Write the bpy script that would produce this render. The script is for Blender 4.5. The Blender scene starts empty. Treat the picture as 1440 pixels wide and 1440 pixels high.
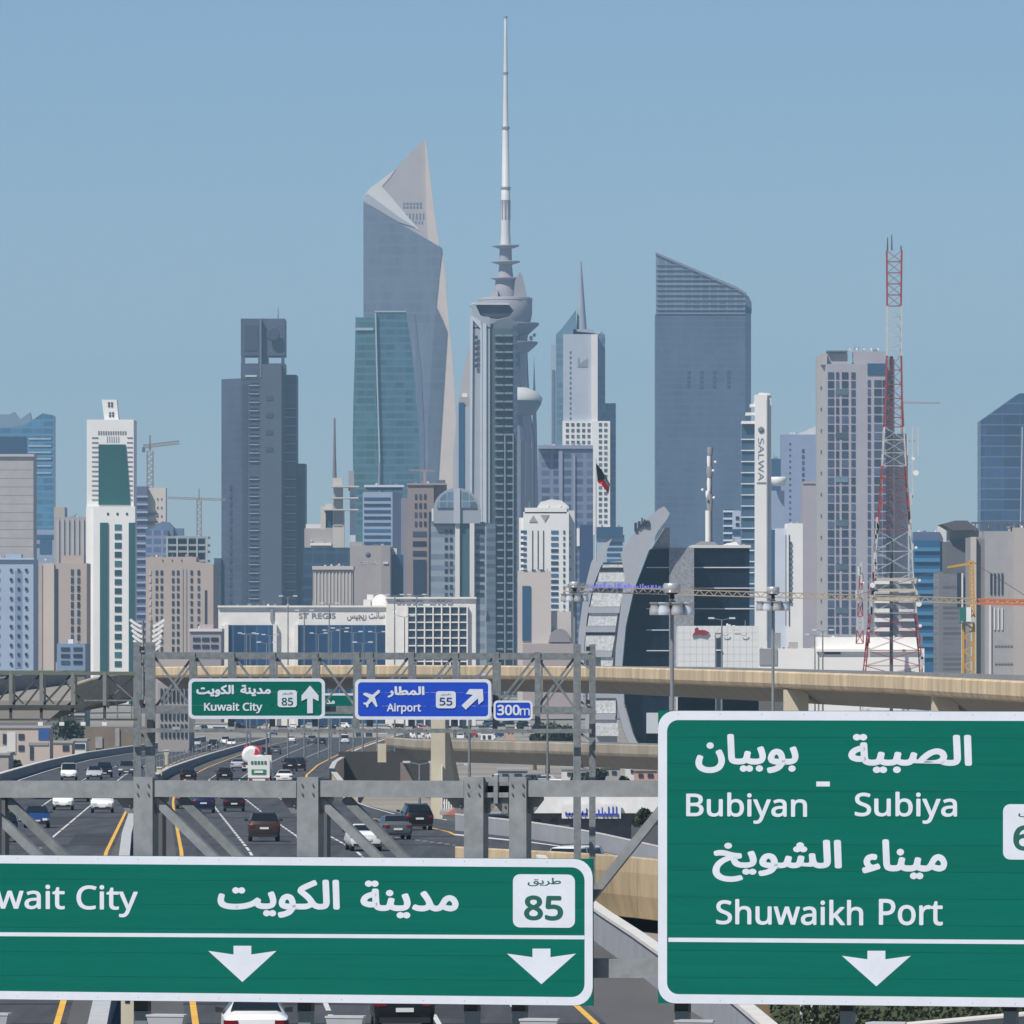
import bpy, math, random
from mathutils import Vector, Matrix
from mathutils.geometry import tessellate_polygon
R = math.radians
SC = bpy.context.scene
COL = SC.collection

# ---------------------------------------------------------------- camera
F = 12000.0      # focal length in photograph pixels (1440 wide)
HY = 890.0       # height of the horizon in the photograph
CZ = 25.0        # height of the lens above the low ground
cam = bpy.data.cameras.new('camera'); cam_ob = bpy.data.objects.new('camera', cam); COL.objects.link(cam_ob)
cam_ob.location = (0, 0, CZ); cam_ob.rotation_euler = (R(90), 0, 0)
cam.sensor_width = 36; cam.lens = 36*F/1440; cam.shift_y = (HY-720)/1440
cam.clip_start = 1; cam.clip_end = 60000
SC.camera = cam_ob

# ---------------------------------------------------------------- sky, sun, exposure
SUN_EL, SUN_AZ = 52, 222         # degrees; azimuth clockwise from +Y: behind the camera, to the left
world = bpy.data.worlds.new('World'); SC.world = world; world.use_nodes = True
nt = world.node_tree
bg = nt.nodes['Background']
sky = nt.nodes.new('ShaderNodeTexSky'); sky.sky_type = 'NISHITA'; sky.sun_disc = False
sky.sun_elevation = R(SUN_EL); sky.sun_rotation = R(SUN_AZ)
sky.air_density = 0.82; sky.dust_density = 0.08; sky.ozone_density = 8.0; sky.altitude = 0
nt.links.new(sky.outputs[0], bg.inputs[0]); bg.inputs[1].default_value = 0.075
sun = bpy.data.lights.new('sun', 'SUN'); sun.energy = 4.6; sun.angle = R(0.5); sun.color = (1, 0.95, 0.88)
so = bpy.data.objects.new('sun', sun); COL.objects.link(so)
sd = Vector((math.sin(R(SUN_AZ))*math.cos(R(SUN_EL)), math.cos(R(SUN_AZ))*math.cos(R(SUN_EL)), math.sin(R(SUN_EL))))
so.rotation_euler = sd.to_track_quat('Z', 'Y').to_euler(); so.location = (-200, -200, 400)
vs = SC.view_settings; vs.view_transform = 'Standard'; vs.look = 'None'; vs.exposure = 0.14; vs.gamma = 1; vs.use_curve_mapping = False
SC.cycles.max_bounces = 5; SC.cycles.volume_bounces = 1; SC.cycles.transparent_max_bounces = 6

# ---------------------------------------------------------------- helpers
def W(px, py, d):
    return Vector(((px-720)*d/F, d, CZ-(py-HY)*d/F))
# road profile: picture row -> distance
YD = [(1036, 2000), (1046, 1760), (1072, 1250), (1096, 950), (1115, 820), (1141, 700), (1162, 585), (1190, 480), (1240, 400), (1300, 342), (1362, 300), (1482, 235), (1700, 170), (2200, 108)]
def D(py):
    if py <= YD[0][0]: return F*25.0/(max(py, 893)-HY) if py < 1036 else 2000
    for (a, da), (b, db) in zip(YD, YD[1:]):
        if a <= py <= b:
            t = (py-a)/(b-a)
            return 1/((1-t)/da+t/db)
    return YD[-1][1]
def G(px, py, up=0.0):
    p = W(px, py, D(py)); p.z += up; return p
def zroad(d):
    for (a, da), (b, db) in zip(YD, YD[1:]):
        if db <= d <= da:
            t = (1/d-1/da)/(1/db-1/da); y = a+t*(b-a); return CZ-(y-HY)*d/F
    return 0.6 if d > 2000 else CZ-(YD[-1][0]-HY)*YD[-1][1]/F
def lerp(pl, y):                                   # pl: (y, x) sorted by falling y
    pl = sorted(pl)
    if y <= pl[0][0]: return pl[0][1]
    for (a, xa), (b, xb) in zip(pl, pl[1:]):
        if a <= y <= b: return xa+(xb-xa)*(y-a)/(b-a)
    return pl[-1][1]

MATS = {}
def mat(name, col, rough=0.6, metal=0.0, var=0.12, scale=1.0, bump=0.0, spec=0.5, coat=0.0, stretch=(1, 1, 1), nodes=None):
    if name in MATS: return MATS[name]
    m = bpy.data.materials.new(name); m.use_nodes = True; MATS[name] = m
    n = m.node_tree.nodes; l = m.node_tree.links; b = n['Principled BSDF']
    b.inputs['Roughness'].default_value = rough; b.inputs['Metallic'].default_value = metal
    b.inputs['Specular IOR Level'].default_value = spec; b.inputs['Coat Weight'].default_value = coat
    col = tuple(col)+(1,)
    if var > 0:
        g = n.new('ShaderNodeNewGeometry'); mp = n.new('ShaderNodeMapping'); mp.inputs['Scale'].default_value = tuple(scale*s for s in stretch)
        no = n.new('ShaderNodeTexNoise'); no.inputs['Scale'].default_value = 1; no.inputs['Detail'].default_value = 6; no.inputs['Roughness'].default_value = .65
        mr = n.new('ShaderNodeMapRange'); mr.inputs[1].default_value = .3; mr.inputs[2].default_value = .7
        mr.inputs[3].default_value = 1-var; mr.inputs[4].default_value = 1+var
        vm = n.new('ShaderNodeVectorMath'); vm.operation = 'SCALE'; vm.inputs[0].default_value = col[:3]
        l.new(g.outputs['Position'], mp.inputs[0]); l.new(mp.outputs[0], no.inputs[0]); l.new(no.outputs[0], mr.inputs[0]); l.new(mr.outputs[0], vm.inputs['Scale'])
        l.new(vm.outputs[0], b.inputs['Base Color'])
        if bump:
            bu = n.new('ShaderNodeBump'); bu.inputs['Strength'].default_value = bump; l.new(no.outputs[0], bu.inputs['Height']); l.new(bu.outputs[0], b.inputs['Normal'])
    else: b.inputs['Base Color'].default_value = col
    return m
def facade(name, col, line, floor=4.0, frac=.25, mull=3.0, mfrac=.12, rough=.3, panev=.25, spec=.5, bump=0):
    """curtain wall too far off to pick out panes: pane-sized tints between thin floor and mullion lines"""
    if name in MATS: return MATS[name]
    m = bpy.data.materials.new(name); m.use_nodes = True; MATS[name] = m
    n = m.node_tree.nodes; l = m.node_tree.links; b = n['Principled BSDF']
    b.inputs['Roughness'].default_value = rough; b.inputs['Specular IOR Level'].default_value = spec
    g = n.new('ShaderNodeNewGeometry'); sp = n.new('ShaderNodeSeparateXYZ'); l.new(g.outputs['Position'], sp.inputs[0])
    def M(op, a, v):
        q = n.new('ShaderNodeMath'); q.operation = op
        for i, s in enumerate((a, v)):
            if hasattr(s, 'is_linked') or hasattr(s, 'links'): l.new(s, q.inputs[i])
            else: q.inputs[i].default_value = s
        return q.outputs[0]
    zf = M('DIVIDE', sp.outputs[2], floor); xf = M('DIVIDE', M('ADD', sp.outputs[0], sp.outputs[1]), mull)
    zl = M('LESS_THAN', M('FRACT', zf, 0), frac); xl = M('LESS_THAN', M('FRACT', xf, 0), mfrac)
    ln = M('MAXIMUM', zl, xl)
    cx = n.new('ShaderNodeCombineXYZ'); l.new(M('FLOOR', xf, 0), cx.inputs[0]); l.new(M('FLOOR', zf, 0), cx.inputs[2])
    wn = n.new('ShaderNodeTexWhiteNoise'); l.new(cx.outputs[0], wn.inputs[0])
    mr = n.new('ShaderNodeMapRange'); mr.inputs[3].default_value = 1-panev; mr.inputs[4].default_value = 1+panev; l.new(wn.outputs[0], mr.inputs[0])
    vm = n.new('ShaderNodeVectorMath'); vm.operation = 'SCALE'; vm.inputs[0].default_value = col; l.new(mr.outputs[0], vm.inputs['Scale'])
    no = n.new('ShaderNodeTexNoise'); no.inputs['Scale'].default_value = 1; no.inputs['Detail'].default_value = 5; no.inputs['Roughness'].default_value = .7
    mp = n.new('ShaderNodeMapping'); mp.inputs['Scale'].default_value = (.05, .05, .022); l.new(g.outputs['Position'], mp.inputs[0]); l.new(mp.outputs[0], no.inputs[0])
    m2 = n.new('ShaderNodeMapRange'); m2.inputs[1].default_value = .3; m2.inputs[2].default_value = .7; m2.inputs[3].default_value = .68; m2.inputs[4].default_value = 1.32; l.new(no.outputs[0], m2.inputs[0])  # broad noise paints uneven glass reflections into the colour
    v2 = n.new('ShaderNodeVectorMath'); v2.operation = 'SCALE'; l.new(vm.outputs[0], v2.inputs[0]); l.new(m2.outputs[0], v2.inputs['Scale'])
    mx = n.new('ShaderNodeMix'); mx.data_type = 'RGBA'; l.new(ln, mx.inputs[0]); l.new(v2.outputs[0], mx.inputs[6]); mx.inputs[7].default_value = tuple(line)+(1,)
    l.new(mx.outputs[2], b.inputs['Base Color'])
    return m

class MB:
    def __init__(s): s.v = []; s.f = []; s.sm = []
    def add(s, vs, fs, smooth=False):
        o = len(s.v); s.v += [Vector(v) for v in vs]; s.f += [tuple(i+o for i in f) for f in fs]; s.sm += [smooth]*len(fs); return s
    def hexa(s, b4, t4):
        return s.add(list(b4)+list(t4), [(3, 2, 1, 0), (4, 5, 6, 7), (0, 1, 5, 4), (1, 2, 6, 5), (2, 3, 7, 6), (3, 0, 4, 7)])
    def box(s, x0, x1, y0, y1, z0, z1):
        return s.hexa([(x0, y0, z0), (x1, y0, z0), (x1, y1, z0), (x0, y1, z0)], [(x0, y0, z1), (x1, y0, z1), (x1, y1, z1), (x0, y1, z1)])
    def bar(s, p, q, w, h, up=(0, 0, 1)):
        p = Vector(p); q = Vector(q); a = (q-p).normalized(); up = Vector(up)
        if abs(a.dot(up)) > .98: up = Vector((0, 1, 0))
        r = a.cross(up).normalized()*w/2; u = r.cross(a).normalized()*h/2
        c = [-r-u, r-u, r+u, -r+u]
        return s.add([p+i for i in c]+[q+i for i in c], [(0, 1, 2, 3), (7, 6, 5, 4), (1, 0, 4, 5), (2, 1, 5, 6), (3, 2, 6, 7), (0, 3, 7, 4)])
    def tube(s, p, q, r, r2=None, n=8):
        p = Vector(p); q = Vector(q); r2 = r if r2 is None else r2; a = (q-p).normalized()
        x = a.orthogonal().normalized(); y = a.cross(x); o = len(s.v)
        vs = [p+(x*math.cos(t)+y*math.sin(t))*r for t in [2*math.pi*i/n for i in range(n)]]+[q+(x*math.cos(t)+y*math.sin(t))*r2 for t in [2*math.pi*i/n for i in range(n)]]
        s.add(vs, [(i, (i+1) % n, n+(i+1) % n, n+i) for i in range(n)], True)
        s.add(vs, [tuple(range(n))[::-1], tuple(range(n, 2*n))]); return s
    def lathe(s, c, prof, n=20, axis='z'):
        c = Vector(c); vs = []; fs = []
        for (r, z) in prof:
            for i in range(n):
                t = 2*math.pi*i/n
                v = {'z': (r*math.cos(t), r*math.sin(t), z), 'y': (r*math.cos(t), z, r*math.sin(t)), 'x': (z, r*math.cos(t), r*math.sin(t))}[axis]
                vs.append(c+Vector(v))
        for k in range(len(prof)-1):
            for i in range(n): fs.append((k*n+i, k*n+(i+1) % n, (k+1)*n+(i+1) % n, (k+1)*n+i))
        s.add(vs, fs, True); s.add(vs[:n], [tuple(range(n))[::-1]]); s.add(vs[-n:], [tuple(range(n))]); return s
    def prism(s, poly, off):
        """poly: coplanar ring of points, off: extrusion vector"""
        n = len(poly); p = [Vector(q) for q in poly]; off = Vector(off)
        return s.add(p+[q+off for q in p], [tuple(range(n)), tuple(range(2*n-1, n-1, -1))]+[((i+1) % n, i, n+i, n+(i+1) % n) for i in range(n)])
    def build(s, name, m, parent=None, loc=None):
        me = bpy.data.meshes.new(name)
        org = Vector(loc) if loc is not None else (parent_world(parent) if parent else Vector((0, 0, 0)))
        me.from_pydata([v-org for v in s.v], [], s.f)
        me.polygons.foreach_set('use_smooth', s.sm); me.materials.append(m)
        import bmesh
        bm = bmesh.new(); bm.from_mesh(me); bmesh.ops.recalc_face_normals(bm, faces=bm.faces); bm.to_mesh(me); bm.free()
        me.update()
        o = bpy.data.objects.new(name, me); COL.objects.link(o)
        if parent: o.parent = parent; o.location = org-parent_world(parent)
        else: o.location = org
        return o
WL = {}
def parent_world(p):
    v = Vector((0, 0, 0))
    while p: v += p.location; p = p.parent
    return v
def tag(o, label=None, cat=None, group=None, kind=None):
    if label: o['label'] = label
    if cat: o['category'] = cat
    if group: o['group'] = group
    if kind: o['kind'] = kind
    return o
def thing(name, label, cat, loc, group=None):
    o = bpy.data.objects.new(name, None); COL.objects.link(o); o.location = loc; o.empty_display_size = .1
    return tag(o, label, cat, group)
def copy_tree(o, parent=None):
    c = o.copy(); COL.objects.link(c)
    if parent: c.parent = parent
    for ch in list(o.children): copy_tree(ch, c)
    return c
UB = {}
def ubox(m):
    """unit box shared by all panes of one material; front face at y=0, centred in x and z"""
    if m.name not in UB:
        b = MB().box(-.5, .5, 0, 1, -.5, .5); me = bpy.data.meshes.new('pane'); me.from_pydata(b.v, [], b.f); me.materials.append(m)
        UB[m.name] = me
    return UB[m.name]
VARI = {}
PR = random.Random(99)
def vary(m):
    """one of three tints of a glazing material, so that neighbouring windows differ as curtains and reflections make them"""
    if m.name not in VARI:
        L = [m]
        for k, s in enumerate((.6, 1.7)):
            c = m.copy(); c.name = m.name+('_deep', '_curtained')[k]
            for q in c.node_tree.nodes:
                if q.type == 'VECT_MATH': v = q.inputs[0].default_value; q.inputs[0].default_value = (v[0]*s, v[1]*s, v[2]*s)
            L.append(c)
        VARI[m.name] = L
    return PR.choice([0, 0, 0, 1, 1, 2]) and PR.choice(VARI[m.name][1:]) or m
def tint(m, f=(.9, 1.09)):
    k = m.name+'#'
    if k not in VARI:
        L = [m]
        for i, s in enumerate(f):
            c = m.copy(); c.name = m.name+('_weathered', '_clean')[i]
            for q in c.node_tree.nodes:
                if q.type == 'VECT_MATH': v = q.inputs[0].default_value; q.inputs[0].default_value = (v[0]*s, v[1]*s, v[2]*s)
            L.append(c)
        VARI[k] = L
    return PR.choice(VARI[k])
def pane(name, m, parent, c, w, h, dep=.4, rz=0):
    o = bpy.data.objects.new(name, ubox(m)); COL.objects.link(o); o.parent = parent
    o.location = Vector(c)-parent_world(parent); o.scale = (w, dep, h); o.rotation_euler.z = rz
    return o

# ---------------------------------------------------------------- lettering: the built-in face, one flat mesh per word
AR = {'ا': (0xFE8D, 0xFE8E, 0, 0), 'ل': (0xFEDD, 0xFEDE, 0xFEDF, 0xFEE0), 'ك': (0xFED9, 0xFEDA, 0xFEDB, 0xFEDC), 'و': (0xFEED, 0xFEEE, 0, 0), 'ي': (0xFEF1, 0xFEF2, 0xFEF3, 0xFEF4), 'ت': (0xFE95, 0xFE96, 0xFE97, 0xFE98), 'م': (0xFEE1, 0xFEE2, 0xFEE3, 0xFEE4), 'د': (0xFEA9, 0xFEAA, 0, 0), 'ن': (0xFEE5, 0xFEE6, 0xFEE7, 0xFEE8), 'ة': (0xFE93, 0xFE94, 0, 0), 'ص': (0xFEB9, 0xFEBA, 0xFEBB, 0xFEBC), 'ب': (0xFE8F, 0xFE90, 0xFE91, 0xFE92), 'ش': (0xFEB5, 0xFEB6, 0xFEB7, 0xFEB8), 'خ': (0xFEA5, 0xFEA6, 0xFEA7, 0xFEA8), 'ء': (0xFE80, 0, 0, 0), 'ط': (0xFEC1, 0xFEC2, 0xFEC3, 0xFEC4), 'ر': (0xFEAD, 0xFEAE, 0, 0), 'ق': (0xFED5, 0xFED6, 0xFED7, 0xFED8), 'س': (0xFEB1, 0xFEB2, 0xFEB3, 0xFEB4), 'ج': (0xFE9D, 0xFE9E, 0xFE9F, 0xFEA0), 'ـ': (0x640, 0x640, 0x640, 0x640)}
def arabic(word):
    out = ''; pc = False
    for i, ch in enumerate(word):
        if ch == ' ': out += ' '; pc = False; continue
        f = AR[ch]; nx = i+1 < len(word) and word[i+1] != ' ' and AR[word[i+1]][1] != 0 and f[2] != 0
        out += chr(f[3] if pc and nx else f[1] if pc else f[2] if nx else f[0]); pc = nx
    return out[::-1]
def sans(t):                                       # the plain sans-serif alphabet of the built-in face
    r = ''
    for c in t:
        if 'A' <= c <= 'Z': r += chr(0x1D5A0+ord(c)-65)
        elif 'a' <= c <= 'z': r += chr(0x1D5BA+ord(c)-97)
        elif '0' <= c <= '9': r += chr(0x1D7E2+ord(c)-48)
        else: r += c
    return r
GC = {}
def glyph(ch, off):
    k = (ch, off)
    if k in GC: return GC[k]
    def mk(t):
        d = bpy.data.curves.new('t', 'FONT'); d.body = t; d.resolution_u = 4; d.fill_mode = 'NONE'
        o = bpy.data.objects.new('t', d); COL.objects.link(o); bpy.context.view_layer.update()
        me = bpy.data.meshes.new_from_object(o.evaluated_get(bpy.context.evaluated_depsgraph_get()))
        co = [x.co.copy() for x in me.vertices]; nb = {}
        for e in me.edges: a, b = e.vertices; nb.setdefault(a, []).append(b); nb.setdefault(b, []).append(a)
        loops = []; seen = set()
        for s in nb:
            if s in seen or len(nb[s]) != 2: continue
            L = [s]; seen.add(s); p, c = s, (s+1 if s+1 in nb[s] else nb[s][0])
            while c != s and c not in seen:
                L.append(c); seen.add(c); q = [x for x in nb[c] if x != p]; p, c = c, (q[0] if q else s)
            if len(L) > 2: loops.append([co[i] for i in L])
        area = lambda P: sum(P[i].x*P[(i+1) % len(P)].y-P[(i+1) % len(P)].x*P[i].y for i in range(len(P)))/2
        def inside(pt, P):
            r = False
            for i in range(len(P)):
                a, b = P[i], P[i-1]
                if (a.y > pt.y) != (b.y > pt.y) and pt.x < (b.x-a.x)*(pt.y-a.y)/(b.y-a.y)+a.x: r = not r
            return r
        v = []; f = []
        if loops:
            sg = math.copysign(1, area(max(loops, key=lambda P: abs(area(P)))))
            outs = [P for P in loops if area(P)*sg > 0]; holes = [P for P in loops if area(P)*sg <= 0]
            for P in outs:
                S = [P]+[h for h in holes if inside(h[0], P)]; o0 = len(v); v += [q for s_ in S for q in s_]
                f += [tuple(o0+i for i in tri) for tri in tessellate_polygon(S)]
        else: v = co
        bpy.data.objects.remove(o); bpy.data.curves.remove(d); bpy.data.meshes.remove(me); return v, f, max([q.x for q in co], default=0)
    v, f = mk(ch)[:2] if ch != ' ' else ([], [])
    GC[k] = (v, f, mk(ch+'|')[2]-mk('|')[2]); return GC[k]
def word_mesh(t, off=.02):
    vs = []; fs = []; x = 0
    for i, ch in enumerate(t):
        v, f, adv = glyph(ch, off)
        for k in range(9 if off > 0 else 1):              # thicken the strokes: the same glyph, nudged round a small circle
            dx, dy = (0, 0) if k == 0 else (off*math.cos(k*math.pi/4), off*math.sin(k*math.pi/4))
            o = len(vs); vs += [Vector((p.x+x+dx, p.y+dy, .0015*(i % 2)+.00015*k)) for p in v]; fs += [tuple(j+o for j in q) for q in f]
        x += adv
    x0 = min(v.x for v in vs); x1 = max(v.x for v in vs); y0 = min(v.y for v in vs); y1 = max(v.y for v in vs)
    return vs, fs, (x0, x1, y0, y1)
def letters(name, text, m, parent, org, ux, uz, x0, x1, z0, z1, off=.02, lift=.004):
    """fit a word into the rectangle x0..x1, z0..z1 of the plane org + ux*x + uz*z, lifted off it towards the reader"""
    vs, fs, (a, b, c, d) = word_mesh(text, off); nrm = ux.cross(uz).normalized()
    b_ = MB(); b_.add([org+ux*(x0+(v.x-a)/(b-a)*(x1-x0))+uz*(z0+(v.y-c)/(d-c)*(z1-z0))+nrm*(lift+v.z) for v in vs], fs)
    me = bpy.data.meshes.new(name); w = parent_world(parent); me.from_pydata([v-w for v in b_.v], [], b_.f); me.materials.append(m)
    o = bpy.data.objects.new(name, me); COL.objects.link(o); o.parent = parent; return o
# ---------------------------------------------------------------- materials
galv = mat('galvanised_steel', (.255, .272, .278), .6, .25, .18, 5.0, .04)
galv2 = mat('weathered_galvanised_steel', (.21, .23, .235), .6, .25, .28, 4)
dsteel = mat('dark_green_steel', (.075, .085, .08), .6, .2, .2, 1)
black = mat('black_rubber', (.012, .012, .013), .7, 0, .1, 4)
green = mat('sign_green', (.0, .130, .095), .6, 0, .08, 1.2, stretch=(.4, .4, 14), spec=.12)
green2 = mat('sign_back_green', (.006, .11, .08), .5, 0, .1, 1)
blue = mat('sign_blue', (.0, .055, .50), .6, 0, .06, 2)
white = mat('sign_white', (.66, .70, .76), .5, 0, .05, 3)
asph = mat('asphalt', (.051, .056, .062), .9, 0, .42, .9, .0, stretch=(1, .035, 1))
shoulder = mat('shoulder_asphalt', (.09, .088, .087), .9, 0, .2, .2, stretch=(1, .15, 1))
conc = mat('parapet_concrete', (.23, .235, .235), .85, 0, .15, .5)
concw = mat('painted_coping', (.62, .6, .56), .8, 0, .1, 1)
tan = mat('sandstone_cladding', (.56, .44, .28), .85, 0, .24, .9, stretch=(1, 1, .18))
tan2 = mat('cream_pier_concrete', (.56, .50, .38), .85, 0, .14, .5, stretch=(1, 1, .3))
soff = mat('soffit_concrete', (.27, .25, .22), .9, 0, .1, .3)
lwhite = mat('lane_paint_white', (.62, .62, .6), .7, 0, .25, 1.2)
lyel = mat('lane_paint_yellow', (.75, .43, .06), .7, 0, .2, .8)
sand = mat('sandy_ground', (.26, .235, .20), .95, 0, .3, .03)
dirt = mat('dusty_ground', (.21, .19, .165), .95, 0, .3, .15)
hedge = mat('hedge_leaves', (.035, .05, .018), .8, 0, .5, 2)
leafm = mat('tree_leaves', (.04, .06, .025), .8, 0, .5, 1.2)
bark = mat('bark', (.12, .09, .06), .9)

TERR = None
def terr(d):
    for (a, za), (c, zc) in zip(rows, rows[1:]):
        if a <= d <= c: return za+(zc-za)*(d-a)/(c-a)
    return -.6
def on_terrain(px, py):
    lo, hi = 500, 9000
    for _ in range(40):
        m = (lo+hi)/2
        if HY+(CZ-terr(m))*F/m > py: lo = m
        else: hi = m
    p = W(px, py, lo); p.z = terr(lo); return p
def where(px):
    for lim, s in ((70, 'at the left edge'), (190, 'near the white tower'), (300, 'left of the Kuwait City sign'), (345, 'under the far green sign'), (390, 'under the word City'), (440, 'under the 85 shield and up arrow'), (500, 'between the two hanging signs'), (545, 'under the plane symbol'), (600, 'under the word Airport'), (650, 'by the top of the pale pier'), (693, 'under the slanting white arrow'), (752, 'under the 300 m plate'), (805, 'beside the dark trees'), (880, 'left of the tall board'), (1000, 'before the curved building'), (1200, 'before the white panelled showroom'), (2000, 'by the lattice mast')):
        if px < lim: return s
# ---------------------------------------------------------------- ground
def struct(o): o['kind'] = 'structure'; return o
b = MB()
rows = [(-300, 10.4), (100, 10.4), (160, 11), (300, 12.3), (480, 11.7), (600, 9.5), (700, 7.2), (820, 6.0), (950, 5.0), (1250, 2.6), (1760, .3), (2400, 0), (12000, 0)]
rows = [(y, z-.6) for y, z in rows]
n = len(rows); vs = []
for y, z in rows: vs += [(-2500-y*.1, y, z), (2500+y*.1, y, z)]
b.add(vs, [(2*i, 2*i+1, 2*i+3, 2*i+2) for i in range(n-1)])
struct(b.build('ground', sand))

def ribbon(name, m, left, right, ys, up=0.0, parent=None):
    b = MB(); vs = []
    for y in ys: vs += [G(lerp(left, y), y, up), G(lerp(right, y), y, up)]
    b.add(vs, [(2*i, 2*i+1, 2*i+3, 2*i+2) for i in range(len(ys)-1)])
    return b.build(name, m, parent)
sh = lambda pl, dx: [(y, x+dx*F/D(y)) for y, x in pl]
YS = [1900, 1700, 1600, 1520, 1482, 1440, 1400, 1362, 1330, 1300, 1270, 1240, 1215, 1197, 1190, 1180, 1170, 1162, 1155, 1148, 1141, 1135, 1128, 1120, 1115, 1108, 1102, 1096, 1090, 1085, 1080, 1076, 1072, 1068, 1064, 1060, 1056, 1052, 1049, 1046, 1043, 1040, 1037]
LE = [(1900, -1800), (1440, -800), (1300, -420), (1200, -230), (1130, -75), (1100, 5), (1082, 62), (1068, 120), (1058, 183), (1046, 265), (1037, 335)]
RE = [(1900, 1500), (1440, 1010), (1405, 950), (1365, 900), (1322, 840), (1280, 790), (1240, 760), (1197, 742), (1165, 690), (1155, 640), (1150, 600), (1140, 545), (1128, 500), (1115, 479), (1108, 474), (1096, 466), (1084, 471), (1065, 500), (1046, 545), (1037, 575)]
YL = [(1900, 420), (1440, 275), (1405, 270), (1300, 262), (1197, 255), (1160, 248), (1130, 243), (1110, 246), (1095, 262), (1080, 290), (1065, 328), (1055, 356), (1046, 388), (1037, 425)]     # inner yellow line, outbound
OY = [(1900, -60), (1440, 80), (1405, 90), (1300, 122), (1197, 150), (1127, 184), (1105, 196), (1090, 212), (1070, 250), (1055, 300), (1046, 330), (1037, 375)]                              # inner yellow line, inbound
RY = [(1900, 1250), (1440, 838), (1405, 800), (1350, 745), (1300, 705), (1240, 672), (1197, 668), (1176, 648), (1165, 617), (1150, 515), (1140, 480), (1128, 455), (1115, 440), (1100, 430), (1090, 431), (1075, 448), (1060, 478), (1046, 515), (1037, 540)]
struct(ribbon('road', asph, LE, RE, YS, 0))
struct(ribbon('median_paving', shoulder, sh(OY, .3), sh(YL, -.3), YS, .004))
struct(ribbon('hard_shoulder', shoulder, sh(RY, .3), sh(RE, -.1), [y for y in YS if y >= 1200], .004))
def line(name, m, pl, w, ys, up=.01, parent=None):
    return ribbon(name, m, sh(pl, -w/2), sh(pl, w/2), ys, up, parent)
for pl in (YL, OY): struct(line('yellow_edge_line', lyel, pl, .2, YS, .012))
struct(line('yellow_edge_line', lyel, RY, .2, [y for y in YS if y >= 1148], .012)); struct(line('yellow_edge_line', lyel, RY, .25, [y for y in YS if y <= 1108], .012))
for k, y in enumerate((1440, 1412, 1378, 1330, 1262, 1214, 1188, 1176, 1150, 1132, 1112)):
    struct(ribbon('expansion_joint', mat('joint_sealant', (.02, .02, .022), .9), LE, RE, [y+.35*(y-HY)/200, y-.35*(y-HY)/200], .003))
rp_m = mat('patched_asphalt', (.032, .035, .038), .9, 0, .3, 1)
for (a, b_, y0, y1) in ((-.2, .9, 1200, 1186), (3.9, 5.2, 1180, 1163), (7.5, 10.4, 1192, 1183), (-7.5, -5.2, 1186, 1172), (-11, -8.6, 1160, 1148), (5, 7.8, 1432, 1408), (12, 14, 1425, 1400)):
    struct(ribbon('road_patch', rp_m, sh(YL, a+1), sh(YL, b_+1), [y0, (y0+y1)/2, y1], .002))
struct(line('white_edge_line', lwhite, sh(LE, 1.0), .18, YS, .012))
def dashes(pl, y0, y1, run=6, gap=6, w=.15):
    d = D(y0); dmax = D(y1); b = MB()
    ysd = sorted([(D(y), y) for y in range(1036, 1520)])
    def yof(d):
        for (a, ya), (c, yb) in zip(ysd, ysd[1:]):
            if a <= d <= c: return ya+(yb-ya)*(d-a)/(c-a)
        return y1
    while d < dmax:
        ya, yb = yof(d), yof(min(d+run, dmax)); q = [G(lerp(pl, ya)-w/2*F/D(ya), ya, .012), G(lerp(pl, ya)+w/2*F/D(ya), ya, .012), G(lerp(pl, yb)+w/2*F/D(yb), yb, .012), G(lerp(pl, yb)-w/2*F/D(yb), yb, .012)]
        b.add(q, [(0, 1, 2, 3)]); d += run+gap
    struct(b.build('lane_line', lwhite))
lanes = [
 [(1440, 470), (1300, 410), (1196, 350), (1143, 308), (1135, 302), (1115, 292), (1096, 294), (1089, 305), (1075, 332), (1060, 375), (1046, 420)],
 [(1440, 620), (1300, 510), (1196, 435), (1175, 416), (1143, 369), (1123, 344), (1105, 335), (1096, 337), (1087, 350), (1070, 385), (1058, 410), (1046, 440)],
 [(1440, 745), (1300, 610), (1196, 500), (1175, 462), (1135, 416), (1123, 394), (1108, 380), (1095, 384), (1082, 398), (1066, 428), (1052, 462)],
]
for pl in lanes: dashes(pl, 1500, 1046, 9, 3, .16)
dashes([(1200, 672), (1190, 650), (1178, 560), (1170, 505)], 1198, 1171, 1.4, 3.2, .28)
for pl in ([(1440, -140), (1300, -30), (1197, 52), (1175, 77), (1133, 127), (1110, 150), (1090, 175), (1072, 215), (1058, 265), (1046, 300)],
           [(1440, -390), (1300, -200), (1197, -50), (1140, 50), (1110, 92), (1090, 130), (1072, 178), (1060, 225), (1046, 285)]):
    dashes(pl, 1440, 1046, 40, 4, .15)
struct(line('white_edge_line', lwhite, [(1145, 555), (1135, 520), (1124, 489), (1118, 478)], .2, [1145, 1140, 1135, 1130, 1124, 1119], .012))

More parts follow.
